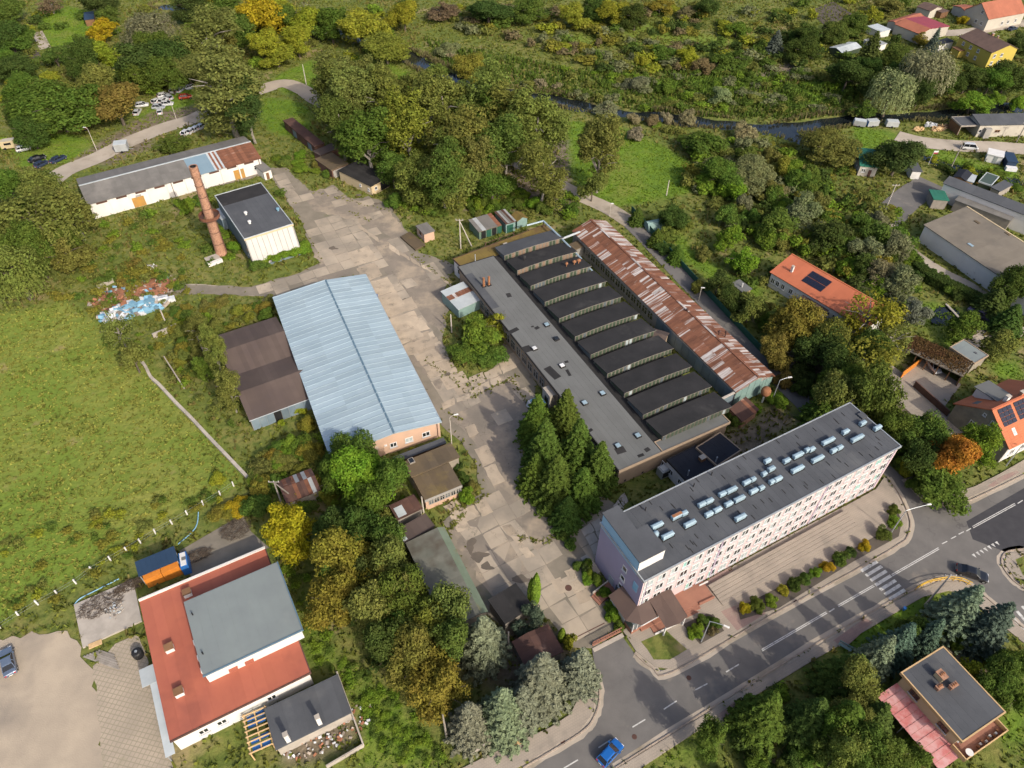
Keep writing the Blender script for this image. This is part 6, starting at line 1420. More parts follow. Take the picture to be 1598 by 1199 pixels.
p = G(1241,1178); gt = thing('garden_table', 'round white garden table with red cloth on the lawn', 'table', (p.x,p.y,0)); MB().lathe([(.7,.70),(.7,.74)], 14).build('top', M['white_plaster'], gt); MB().lathe([(.45,.75),(.45,.78)], 10).build('cloth', M['crimson'], gt); MB().tube((0,0,0),(0,0,.7),.08).build('leg', M['steel'], gt)
p = G(1448,258); fl = thing('flag', 'white and red flag on a pole by the white garden house', 'flag', (p.x,p.y,0)); MB().tube((0,0,0),(0,0,4.5),.05).build('pole', M['white_paint'], fl); bx('white_half', fl, M['white_plaster'], .05, 1.3, -.02, .02, 3.95, 4.45); bx('red_half', fl, M['crimson'], .05, 1.3, -.02, .02, 3.45, 3.95)
for (a, b, r_) in (([(310,800),(305,825),(278,850)], 0, 0), ([(188,903),(150,922),(125,935),(116,945)], 0, 0)):
    pts = smooth_line(PX(a), 4); c0 = Vector((pts[0][0], pts[0][1], 0)); hz = thing('blue_hose', 'blue hose curving over the grass %s' % ('beside the containers' if a[0][0] == 310 else 'above the concrete pad'), 'hose', tuple(c0))
    k = MB()
    for q0, q1 in zip(pts[:-1], pts[1:]): k.tube((q0[0]-c0.x,q0[1]-c0.y,.1),(q1[0]-c0.x,q1[1]-c0.y,.1),.09,None,6)
    k.build('tube', M['cyan_foam'], hz)

# ------------------------------------------------------------------ vegetation
def leafmat(name, vary=.34, hue=.016, trans=.36, gloss=.0):
    m = bpy.data.materials.new(name); m.use_nodes = True; N, L = m.node_tree.nodes, m.node_tree.links; N.clear()
    out = N.new('ShaderNodeOutputMaterial'); oi = N.new('ShaderNodeObjectInfo'); ge = N.new('ShaderNodeNewGeometry')
    mr = N.new('ShaderNodeMapRange'); mr.inputs['To Min'].default_value = 1-vary; mr.inputs['To Max'].default_value = 1+vary; L.new(ge.outputs['Random Per Island'], mr.inputs['Value'])
    nz = N.new('ShaderNodeTexNoise'); nz.inputs['Scale'].default_value = .55; nz.inputs['Detail'].default_value = 2; L.new(ge.outputs['Position'], nz.inputs['Vector'])
    hr = N.new('ShaderNodeMapRange'); hr.inputs['From Min'].default_value = .3; hr.inputs['From Max'].default_value = .7; hr.inputs['To Min'].default_value = .5-hue; hr.inputs['To Max'].default_value = .5+hue*.6; L.new(nz.outputs['Fac'], hr.inputs['Value'])
    hs = N.new('ShaderNodeHueSaturation'); L.new(oi.outputs['Color'], hs.inputs['Color']); L.new(mr.outputs[0], hs.inputs['Value']); L.new(hr.outputs[0], hs.inputs['Hue'])
    d = N.new('ShaderNodeBsdfDiffuse'); t = N.new('ShaderNodeBsdfTranslucent'); mx = N.new('ShaderNodeMixShader'); mx.inputs[0].default_value = trans
    L.new(hs.outputs[0], d.inputs[0]); L.new(hs.outputs[0], t.inputs[0]); L.new(d.outputs[0], mx.inputs[1]); L.new(t.outputs[0], mx.inputs[2]); L.new(mx.outputs[0], out.inputs[0])
    M[name] = m; return m
leafmat('leaves'); leafmat('needles', .30, .010, .15); leafmat('blades', .36, .02, .3)

def cards(P, Nn, size, rs, up=0.0, aspect=1.0, jit=.48):
    """leaf cards at points P facing roughly along Nn"""
    n = len(P); Nn = Nn + rs.normal(0, jit, (n,3)); Nn[:,2] += up; Nn /= np.linalg.norm(Nn, axis=1)[:,None]+1e-9
    ref = rs.normal(0, 1, (n,3)); a = np.cross(Nn, ref); a /= np.linalg.norm(a, axis=1)[:,None]+1e-9; b = np.cross(Nn, a)
    s = size*rs.uniform(.6, 1.35, n)[:,None]
    bend = Nn*s*.35
    V = np.stack([P-a*s*aspect, P-b*s*.55-bend*.4, P+a*s*aspect, P+b*s*.55+bend*.2], 1).reshape(-1,3)
    return V
def quads_for(V): return np.arange(len(V)).reshape(-1,4)
def rand_dir(n, rs):
    v = rs.normal(0, 1, (n,3)); return v/np.linalg.norm(v, axis=1)[:,None]
def crown_blobs(blobs, per, size, rs, low=.35):
    Vs = []
    for c, r, sq in blobs:
        n = int(per*(r*r)); d = rand_dir(max(n,8), rs)
        d = d[(d[:,2] > -low) | (rs.rand(len(d)) < .35)]
        rad = r*rs.uniform(.62, 1.08, len(d))[:,None]
        P = np.array(c) + d*rad*np.array([1,1,sq])
        Vs.append(cards(P, d.copy(), size, rs, up=.35))
    return np.concatenate(Vs)
def trunk_mesh(name, h, r, limbs, spread, rs, mt='bark', top=.75):
    mb = MB(); p = Vector((0,0,-.2)); n = 5
    for i in range(n):
        q = Vector((rs.uniform(-.08,.08)*h*.2, rs.uniform(-.08,.08)*h*.2, h*top*(i+1)/n)); mb.tube(p, q, r*(1-.8*i/n), r*(1-.8*(i+1)/n), 7, False); p = q
    for i in range(limbs):
        a = 2*math.pi*i/limbs+rs.uniform(-.3,.3); z0 = h*rs.uniform(.25,.55); e = Vector((math.cos(a)*spread*.75, math.sin(a)*spread*.75, z0+h*rs.uniform(.12,.3)))
        m_ = Vector((0,0,z0)).lerp(e, .5)+Vector((0,0,.05*h)); mb.tube((0,0,z0), m_, r*.45, r*.3, 5, False); mb.tube(m_, e, r*.3, r*.08, 5, False)
    return mb.mesh(name, M[mt], True)
PROTO = {}
def reg(kind, crown, trunk, h, r): PROTO.setdefault(kind, []).append((crown, trunk, h, r))
def make_round(kind, h, r, seed, nb=95, per=70, size=.21, zc=.58, vert=.44, base=.10, mt='leaves', bark='bark', br=(.11,.33), limbs=6, tr=.028):
    rs = np.random.RandomState(seed); blobs = []
    lobes = []
    nl = rs.randint(6, 10)
    for i in range(nl):   # irregular sub-crowns
        t = 2*math.pi*(i+rs.uniform(-.4,.4))/nl; k = rs.uniform(.30,.62) if i else 0.0; zz = rs.uniform(-.62,.55) if i else .45
        lobes.append((math.cos(t)*r*k, math.sin(t)*r*k, h*(zc+vert*zz), r*rs.uniform(.40,.62), h*vert*rs.uniform(.36,.60)))
    for i in range(nb):
        lx_, ly_, lz_, lr, lh = lobes[i % nl]; d = rand_dir(1, rs)[0]; b = r*rs.uniform(*br); k = rs.uniform(.45,1.0)
        c = (lx_+d[0]*(lr-b*.4)*k, ly_+d[1]*(lr-b*.4)*k, lz_+d[2]*lh*k)
        if c[2]-b*.8 < h*base: c = (c[0],c[1],h*base+b*.8)
        blobs.append((c, b, rs.uniform(.7,1.05)))
    V = crown_blobs(blobs, per/(size/.30)**1.75, size, rs)
    reg(kind, np_mesh(kind+'_crown', V, quads_for(V), M[mt]), trunk_mesh(kind+'_trunk', h, h*tr, limbs, r, rs, bark), h, r)
for s in range(3): make_round('maple', 10, 5.0, 100+s)
for s in range(3): make_round('poplar', 18, 5.0, 120+s, nb=150, per=56, size=.23, zc=.55, vert=.48, base=.06, br=(.10,.30), bark='bark_pale', limbs=9, tr=.022)
for s in range(3): make_round('small', 6, 3.0, 140+s, nb=60, per=95, size=.17, zc=.56, vert=.42, base=.10)
for s in range(3): make_round('sparse', 9, 4.2, 160+s, nb=80, per=34, size=.20, zc=.58, vert=.44, br=(.09,.26), bark='bark_pale', limbs=10)
for s in range(3): make_round('tuftbush', 2.6, 2.1, 190+s, nb=12, per=55, size=.30, zc=.50, vert=.46, base=.02, limbs=1, tr=.02, br=(.30,.48))
for s in range(4): make_round('bush', 2.6, 2.1, 180+s, nb=40, per=190, size=.13, zc=.50, vert=.46, base=.02, limbs=3, tr=.02, br=(.16,.38))
def make_spruce(kind, h, r, seed, size=.20, droop=.30, levels=30, mt='needles'):
    rs = np.random.RandomState(seed); P = []; Nn = []
    for L_ in range(levels):
        t = (L_+rs.uniform(-.2,.2))/levels; z = h*(.06+.93*t); rad = r*(1-t)**.85*rs.uniform(.86,1.08)+.12
        nb = int(7+9*(1-t))
        for b in range(nb):
            a = 2*math.pi*(b+rs.uniform(-.35,.35))/nb+L_*.6; rr = rad*rs.uniform(.75,1.08); n = max(6, int(rr*20))
            u = rs.uniform(.12,1,n)**.75; w = (1.0-u)*.32*rr+.10
            off = rs.uniform(-1,1,n)*w
            x = np.cos(a)*u*rr-np.sin(a)*off; y = np.sin(a)*u*rr+np.cos(a)*off
            zz = z-droop*rr*u**1.6+rs.uniform(-.06,.06,n)-np.abs(off)*.35+.10*rr*(u > .85)
            P.append(np.stack([x,y,zz],1)); Nn.append(np.stack([np.cos(a)*.35+0*x, np.sin(a)*.35+0*x, np.full(n,.95)],1))
    P = np.concatenate(P); Nn = np.concatenate(Nn); V = cards(P, Nn, size, rs, jit=.38, aspect=1.15)
    mb = MB().tube((0,0,-.2),(0,0,h*.95),h*.018,.02,7,False)
    reg(kind, np_mesh(kind+'_crown', V, quads_for(V), M[mt]), mb.mesh(kind+'_trunk', M['bark'], True), h, r)
for s in range(3): make_spruce('spruce', 12, 3.4, 200+s)
for s in range(3): make_spruce('bluespruce', 11, 3.7, 220+s, size=.22, droop=.22, levels=27)
def make_column(kind, h, r, seed):
    rs = np.random.RandomState(seed); n = 3200; t = rs.uniform(0,1,n); a = rs.uniform(0,6.28,n)
    rad = r*np.sin(np.pi*np.clip(t*.86+.16,0,1))**.6*rs.uniform(.8,1.05,n); P = np.stack([np.cos(a)*rad, np.sin(a)*rad, .1+t*h*.98],1); Nn = np.stack([np.cos(a), np.sin(a), np.full(n,.3)],1)
    V = cards(P, Nn, .13, rs, jit=.4, aspect=1.3); reg(kind, np_mesh(kind+'_crown', V, quads_for(V), M['needles']), MB().tube((0,0,-.1),(0,0,h*.8),.1,.03,6,False).mesh(kind+'_trunk', M['bark']), h, r)
make_column('column', 6.5, .85, 240); make_column('column', 6.5, .95, 241)
def make_willow(kind, h, r, seed):
    rs = np.random.RandomState(seed); Vs = []; blobs = []
    for i in range(40):
        d = rand_dir(1, rs)[0]; k = rs.uniform(.4,.8); b = r*rs.uniform(.22,.36); blobs.append(((d[0]*r*k, d[1]*r*k, h*.62+d[2]*h*.34*k), b, 1.0))
    Vs.append(crown_blobs(blobs, 44, .26, rs))
    for i in range(420):   # hanging strands
        a = rs.uniform(0,6.28); rr = r*rs.uniform(.5,1.0); z = h*rs.uniform(.35,.75); n = 9; k = np.arange(n)
        P = np.stack([np.cos(a)*(rr+.05*k)+rs.normal(0,.07,n), np.sin(a)*(rr+.05*k)+rs.normal(0,.07,n), z-k*.22],1); Nn = np.tile(np.array([[np.cos(a),np.sin(a),.3]]),(n,1)); Vs.append(cards(P, Nn, .20, rs, jit=.4))
    V = np.concatenate(Vs); reg(kind, np_mesh(kind+'_crown', V, quads_for(V), M['leaves']), trunk_mesh(kind+'_trunk', h, h*.04, 7, r, rs, 'bark'), h, r)
for s in range(2): make_willow('willow', 12, 6.0, 260+s)
def make_bare(kind, h, r, seed):
    rs = random.Random(seed); mb = MB()
    def br_(p, d, l, rad, lev):
        q = p+d*l; mb.tube(p, q, rad, rad*.6, 5, False)
        if lev == 0: return
        for k in range(4):
            nd = (d+Vector((rs.uniform(-.8,.8), rs.uniform(-.8,.8), rs.uniform(-.2,.5)))).normalized(); br_(p.lerp(q, rs.uniform(.5,1)), nd, l*.62, rad*.55, lev-1)
    br_(Vector((0,0,-.2)), Vector((0,0,1)), h*.4, h*.025, 4)
    reg(kind, None, mb.mesh(kind+'_trunk', M['bark_pale'], True), h, r)
make_bare('bare', 8, 3.5, 280)

VRS = random.Random(99); NTREE = 0
GREENISH = {k: tuple(min(.5, x*1.62) for x in v) for k, v in dict(dk=(.040,.062,.016), md=(.060,.094,.018), ol=(.100,.112,.028), pol=(.098,.118,.030), yg=(.150,.168,.020), ye=(.225,.185,.014), gr=(.108,.120,.058), wi=(.135,.152,.078), bs=(.105,.128,.078), bs2=(.062,.090,.062), sp=(.048,.078,.015), dsp=(.045,.070,.016), br=(.120,.100,.024), og=(.23,.125,.022), go=(.125,.122,.022), lg=(.092,.145,.018), bw=(.110,.092,.048), bf=(.165,.145,.085)).items()}
def tree(cx, cy, wpx, h, kind, col, label, group=None, zc=None, name=None, cat=None, at=None):
    """crown centre seen at pixel (cx,cy), half width wpx pixels, height h metres"""
    global NTREE
    zk = zc if zc is not None else {'spruce':.42,'bluespruce':.42,'column':.5,'bush':.45,'bare':.5}.get(kind, .58)
    h *= {'poplar':1.28,'maple':1.12,'willow':1.1,'bluespruce':1.15}.get(kind, 1.0); p = G(cx, cy, h*zk); r = {'poplar':1.14,'maple':1.16,'small':1.15,'sparse':1.15,'spruce':1.16,'bluespruce':1.26}.get(kind, 1.0)*wpx*depth_at(p)/FPX
    protos = PROTO[kind]; crown, trunk, ph, pr = protos[VRS.randrange(len(protos))]
    nm = name or {'spruce':'spruce_tree','bluespruce':'spruce_tree','column':'cypress_tree','bush':'bush','poplar':'poplar_tree','willow':'willow_tree','bare':'bare_tree'}.get(kind, 'leafy_tree')
    c = GREENISH[col] if isinstance(col, str) else col
    j = [1+VRS.uniform(-.10,.10) for _ in range(3)]
    sc = (r/pr*VRS.uniform(.96,1.04), r/pr*VRS.uniform(.96,1.04), h/ph); rz = VRS.uniform(0, 6.28)
    ct = cat or ('bush' if kind == 'bush' else 'tree')
    if kind == 'bush':
        o = bpy.data.objects.new(nm, crown); COL.objects.link(o); o.location = (p.x,p.y,-.05); o.rotation_euler = (0,0,rz); o.scale = sc; tag(o, label, ct, group); objs = [o]
    else:
        o = thing(nm, label, ct, (p.x,p.y,-.05), rz, group); o.scale = sc; objs = []
        inst('trunk', trunk, o, (0,0,0))
        if crown: objs.append(inst('crown', crown, o, (0,0,0)))
    for q in objs: q.color = (c[0]*j[0], c[1]*j[1], c[2]*j[2], 1)
    NTREE += 1; return o
TREES = """
88,165,60,12,maple,md|big dark maple beside the dirt track at the upper left
180,160,42,11,maple,br|brownish maple in the row beside the scrapyard
212,98,44,12,maple,dk|dark tree behind the brownish maple
232,45,46,11,willow,gr|grey-green willow at the top left of the scrapyard wood
268,85,32,13,maple,dk|tall dark tree between willow and poplar at the scrapyard
325,60,48,15,poplar,pol|grey-green poplar crown behind the biggest scrapyard poplar
350,140,56,19,poplar,pol|biggest poplar towering over the right end of the scrapyard
385,170,28,14,poplar,dk|narrow dark tree on the right flank of the big poplar
158,48,24,7,small,ye|yellow-leaved tree by the blue garden pavilion
120,68,26,7,small,md|round green tree left of the yellow garden tree
150,85,30,8,small,yg|light green tree above the big dark maple
85,88,22,6,small,md|light garden tree beside the dug beds
20,105,30,9,maple,dk|dark rounded tree at the left edge by the gardens
32,132,18,6,small,yg|yellow-green tree at the left edge above the meadow gap
12,55,26,9,maple,dk|dark tree cut by the top left edge
78,6,22,6,sparse,bw|thin brownish fruit tree at the top of the left garden
150,5,28,9,maple,dk|dark tree at the top edge behind the pavilion
170,24,18,7,small,md|small green tree right of the garden pavilion
10,18,26,8,maple,md|green tree in the extreme top left corner
265,222,28,5,small,md|bushy tree at the back of the long white shed
52,345,72,15,willow,ol|huge olive tree at the left edge above the meadow
110,330,35,11,poplar,ol|olive tree touching the left end of the white shed
10,290,28,10,maple,md|dark green tree at the left edge beside the cars
62,285,24,6,small,dk|dark bush-like tree behind the parked cars
20,420,48,13,willow,ol|lower half of the olive tree clump at the left edge
100,395,36,9,small,ol|olive tree in front of the white shed's left end
402,22,38,13,maple,ye|bright yellow tree at the top near the river
418,68,30,9,maple,yg|yellow-green tree below the bright yellow one
462,62,28,9,maple,yg|yellow-green tree left of the river loop
432,88,28,6,small,yg|low light tree on the river lawn edge
370,45,26,11,maple,md|green tree between poplar and the bright yellow tree
482,28,36,10,sparse,gr|thin grey tree at the river loop
350,8,30,10,maple,md|green tree at the top edge left of the yellow tree
300,8,30,10,maple,dk|dark green tree at the top edge above the poplars
562,42,42,11,maple,yg|yellow-green tree on the river bank
602,72,38,9,maple,go|yellow-orange tree hanging over the river
632,12,20,7,small,dk|small dark tree at the top edge past the river
690,16,26,7,small,bw|brownish tree at the top edge
762,18,36,8,maple,dk|dark tree mass at the top edge behind the meadow
660,128,18,5,small,gr|grey bush at the river bend
697,78,20,4,bush,gr|grey shrub on the far bank
738,105,32,8,maple,go|golden tree between the river and the poplars
680,110,22,6,small,ol|olive bush beside the golden river tree
520,128,36,15,poplar,ol|olive poplar beside the asphalt lane end
552,150,42,18,poplar,pol|tall poplar at the left of the poplar grove
530,195,34,14,poplar,md|darker poplar behind the rusty garages
575,218,42,15,poplar,md|shaded poplar above the cream hut
600,165,34,16,poplar,ol|poplar in the left middle of the grove
637,200,44,18,poplar,go|yellowish poplar in the middle of the grove
612,262,30,9,maple,md|low dense tree right behind the cream hut
690,172,42,18,poplar,ol|poplar at the back of the grove
712,228,50,17,poplar,ol|broad poplar in the centre of the grove
662,275,42,11,maple,ol|leafy tree at the front left of the grove
715,282,48,11,maple,pol|wide tree at the front centre of the grove
752,162,42,18,poplar,pol|poplar at the back right of the grove
770,238,44,16,poplar,md|greener poplar at the right of the grove
768,290,36,9,maple,md|low tree at the front right of the grove
800,190,38,17,poplar,ol|poplar beside the right end of the grove
838,205,42,18,poplar,pol|tall rightmost poplar of the main grove
848,272,36,14,poplar,ol|lower poplar at the lane bend
938,232,32,17,poplar,ol|solitary slim poplar on the bright lawn
925,290,22,8,small,ol|small tree at the foot of the slim poplar
895,22,24,8,maple,yg|yellow-green tree at the top middle
960,18,24,8,maple,yg|second yellow-green tree at the top middle
992,25,22,8,maple,dk|dark tree beside the second yellow-green one
930,12,20,8,maple,dk|dark tree between the two yellow-green ones
1030,10,20,6,small,go|golden small tree at the top edge
1070,20,15,4,small,gr|round grey bush at the top
1100,10,22,7,maple,dk|dark tree at the top right of the meadow
1150,45,18,5,small,md|green tree by the pale field
830,15,28,8,maple,md|green tree at the top edge in the middle
1002,97,13,4,bush,yg|round yellow-green bush on the river meadow
1072,90,20,6,small,yg|pale yellow tree in the meadow thicket
1095,102,16,5,small,bw|brown-leaved small tree in the meadow thicket
1122,92,18,5,small,md|green small tree in the meadow thicket
1155,88,22,6,small,md|large round tree at the right of the thicket
1035,82,20,5,small,md|left tree of the meadow thicket
992,130,20,4,bush,gr|grey willow bush on the far bank
1040,135,16,4,bush,md|green bush on the far bank
1125,148,18,5,small,wi|pale willow bush at the reeds
989,186,12,3,bush,bf|leftmost of the four pollard bushes on the near bank
1020,188,12,3,bush,bw|second of the four pollard bushes on the near bank
1041,185,11,3,bush,bf|third of the four pollard bushes on the near bank
1072,186,15,4,bush,bf|largest and rightmost of the four pollard bushes
991,211,14,3,bush,bf|single pollard bush below the row of four
1162,208,20,4,bush,bf|big beige pollard bush at the backwater
950,168,20,5,small,wi|pale willow at the river behind the slim poplar
1095,222,38,6,small,md|broad green tree at the edge of the bright lawn
1127,270,32,8,maple,md|dark round tree in the thicket beside the lawn
1175,270,34,7,maple,gr|greyish tree in the thicket
1255,52,22,7,maple,dk|dark tree beside the vegetable plot
1303,50,22,7,maple,md|green tree right of the vegetable plot
1338,38,22,7,maple,md|green tree in front of the vegetable plot's right end
1258,78,26,7,maple,dk|dark bushy tree above the reeds
1210,70,14,8,bluespruce,bs2|grey-green conifer at the left of the far gardens
1358,20,20,6,small,yg|yellow-green garden tree at the top right
1388,10,22,6,small,ol|olive garden tree at the top right edge
1358,85,22,14,spruce,dsp|tall dark spruce beside the greenhouse
1325,115,32,9,maple,dk|dark tree mass left of the big willows
1398,85,22,7,maple,md|round green tree between spruce and willow
1393,140,36,13,willow,wi|left of the two big silvery willows
1450,105,42,15,willow,wi|right and taller of the two big silvery willows
1458,65,9,8,bluespruce,bs2|slim blue spruce beside the navy shed
1438,58,14,5,small,go|golden bush at the crimson house
1518,160,28,6,small,lg|light green tree in front of the workshop river bank
1550,152,18,5,small,lg|light green shrub tree on the right river bank
1511,122,26,8,maple,dk|dark tree below the yellow house
1575,118,28,9,maple,dk|dark tree at the right edge below the village
1588,70,22,8,maple,dk|dark tree right of the yellow house
1588,162,12,4,bush,lg|light bush at the right edge of the river
1296,228,38,7,maple,ol|olive-grey tree beside the green cottage
1403,245,38,9,maple,dk|dark dense tree right of the green cottage
1348,168,20,6,small,md|green bush tree left of the willow foot
1503,32,10,3,bush,ye|bright yellow bush beside the far house
1137,372,22,6,small,lg|bright green tree in the thicket beside the lane
1158,402,26,7,small,lg|second bright green tree in the thicket
1048,338,24,6,maple,dk|dark round tree by the tent garden
1025,372,15,5,spruce,sp|small conifer beside the garden tent
1057,397,15,5,spruce,sp|small conifer further along the alley fence
995,338,14,5,spruce,sp|small conifer at the start of the alley fence
1122,440,20,6,small,dk|dark tree at the low grey shed
1142,466,20,6,maple,dk|dark tree in front of the low grey shed
1172,480,26,7,small,ol|olive tree between alley and orange house
1240,502,38,10,maple,br|golden-brown maple in front of the long orange house
1282,540,36,9,maple,dk|dark green tree below the golden-brown maple
1210,545,26,7,maple,br|brown-tinged tree at the alley side
1358,492,50,13,sparse,yg|tall yellow-green tree covering the end of the long orange house
1345,560,52,12,sparse,go|thin yellowish tree left of the carport
1395,528,34,10,sparse,ol|olive tree in front of the carport corner
1315,575,38,9,maple,dk|dark tree behind the dormitory corner
1285,640,30,9,spruce,sp|green conifer at the dormitory back
1360,612,42,13,maple,md|big green tree at the right end of the dormitory
1318,620,28,10,spruce,sp|second conifer at the dormitory back
1395,662,26,9,maple,md|green tree on the dormitory's right end lawn
1436,676,34,9,maple,md|round green tree between lane and dormitory
1484,712,36,10,maple,og|orange autumn tree at the corner by the orange house
1530,698,34,9,maple,lg|light green tree in front of the stone gable
1475,758,44,6,small,md|low green tree on the street corner
1415,727,15,4,bush,yg|yellow-green bush at the junction
1445,715,30,8,maple,dk|dark tree behind the orange autumn tree
1430,487,22,6,small,bs|grey-blue tree beside the garden pond
1505,510,26,6,small,md|round green tree between pond and garage
1580,445,28,8,maple,dk|dark tree at the end of the beige barn
1575,500,26,8,spruce,dsp|dark conifer right of the pickup
1550,472,26,7,spruce,dsp|dark conifer hedge tree behind the pickup
1560,540,26,6,small,ol|olive tree beside the garden drive
1498,952,34,11,bluespruce,bs|large pale blue spruce behind the guard rail
1545,978,32,11,bluespruce,bs2|dark blue spruce at the side street corner
1372,1021,25,9,bluespruce,bs|blue-green spruce between verge and grey-roofed house
1403,1002,26,9,bluespruce,bs2|dark spruce beside the grey-roofed house corner
1450,992,22,8,bluespruce,bs2|grey-green spruce in front of the grey-roofed house
1422,975,18,6,small,md|green shrub tree between the garden spruces
1323,1055,45,11,spruce,sp|broad dark green conifer on the lower verge
1312,1132,52,12,spruce,sp|wide conifer in the lower garden
1190,1115,42,13,spruce,sp|bright green conifer beside the lower pavement
1265,1120,36,11,spruce,dsp|dark conifer between the lower garden conifers
1362,1125,38,10,spruce,dsp|dark conifer left of the pink awning
1515,1045,28,6,small,yg|yellow-green shrub tree behind the grey-roofed house
1560,1062,34,8,maple,md|green tree right of the grey-roofed house
1588,1036,24,7,maple,md|green tree at the right edge by the side street
1590,1088,24,6,small,md|green shrub tree at the right edge
1112,1150,26,8,maple,md|small leafy tree on the corner of the lower pavement
1360,1184,30,7,bare,md|leafless tree below the pink awning
1420,1178,26,4,bush,md|garden hedge below the pink awning
183,515,28,9,sparse,ol|olive tree below the rubble heap
205,555,26,8,small,ol|olive bush tree at the meadow corner
333,548,18,10,poplar,ol|slim poplar-like tree left of the twin brown shed
305,518,17,8,poplar,ol|slim tree at the far corner of the twin brown shed
355,605,20,9,poplar,ol|slim tree at the near corner of the twin brown shed
318,575,14,6,small,md|small tree beside the slim shed trees
550,705,32,8,maple,md|tree at the blue hall's near corner
560,742,42,10,maple,lg|broad bright tree below the blue hall
608,745,34,9,maple,md|green tree left of the brown workshops
520,740,30,8,maple,md|green tree between rusty hut and blue hall
575,785,38,9,maple,md|green tree below the brown workshops
458,826,42,9,maple,ye|golden-yellow maple beside the red-roofed building
522,822,34,9,maple,dk|dark tree right of the golden maple
562,828,38,10,maple,dk|dark tree in the row above the mossy shed
600,850,36,10,maple,md|green tree overhanging the mossy shed corner
538,882,50,12,maple,go|olive-gold tree in the upper part of the tree row
602,890,42,11,maple,ol|olive tree overhanging the long mossy shed
525,935,42,11,maple,go|olive-gold tree at the left side of the tree row
580,948,44,12,maple,ol|green-olive tree in the middle of the tree row
628,938,44,12,maple,md|green tree in the right middle of the tree row
607,1005,40,11,maple,dk|dark grey-green tree at the left of the tree row
648,1030,44,11,maple,br|rust-tinged tree at the lower end of the tree row
690,960,40,11,maple,ol|olive tree beside the mossy shed's near end
697,1005,38,11,maple,md|green tree beside the upper blue spruce
688,1070,46,10,maple,go|yellow-olive tree at the lower end of the tree row
755,1000,38,11,bluespruce,bs|upper left blue spruce behind the maroon shed
733,1125,34,9,bluespruce,bs|lower left blue spruce of the street group
785,1110,40,11,bluespruce,bs|blue spruce second from left at the street
845,1060,42,12,bluespruce,bs|tallest blue spruce in front of the maroon shed
905,1045,32,10,bluespruce,bs|rightmost blue spruce beside the gate drive
815,1100,32,9,bluespruce,bs|blue spruce between the tallest and the second
750,520,34,6,small,lg|bright green bush tree on the shrub island
778,505,26,6,small,yg|yellow-green bush tree on the shrub island
725,548,26,4,small,md|low green bush tree at the shrub island's left
765,555,28,3,bush,md|low bush at the near end of the shrub island
836,918,8,9,column,lg|tall bright cypress by the black shed
829,920,6,7,column,lg|shorter cypress joined to the tall one
877,990,6,4,column,lg|small cypress by the maroon shed
832,962,20,5,small,bs2|dark shrub below the cypress pair
812,975,14,4,small,bs2|dark shrub beside the black shed corner
888,1002,12,3,bush,yg|yellow-green bush beside the small cypress
838,655,30,12,spruce,sp|top left spruce of the yard clump
882,650,30,13,spruce,sp|top spruce of the yard clump beside the hall
850,700,36,14,spruce,sp|tall spruce at the left of the yard clump
902,700,34,14,spruce,sp|spruce in the middle of the yard clump
935,728,32,12,spruce,sp|right spruce of the yard clump by the hall corner
868,752,38,13,spruce,sp|front left spruce of the yard clump
908,765,32,11,spruce,sp|front right spruce of the yard clump
885,800,26,8,spruce,dsp|lowest dark spruce of the yard clump
835,740,28,10,spruce,sp|outer left spruce of the yard clump
"""
for ln in TREES.strip().split('\n'):
    a, lb = ln.split('|'); x, y, w, h, k, c = a.split(',')
    tree(float(x), float(y), float(w), float(h), k, c, lb)

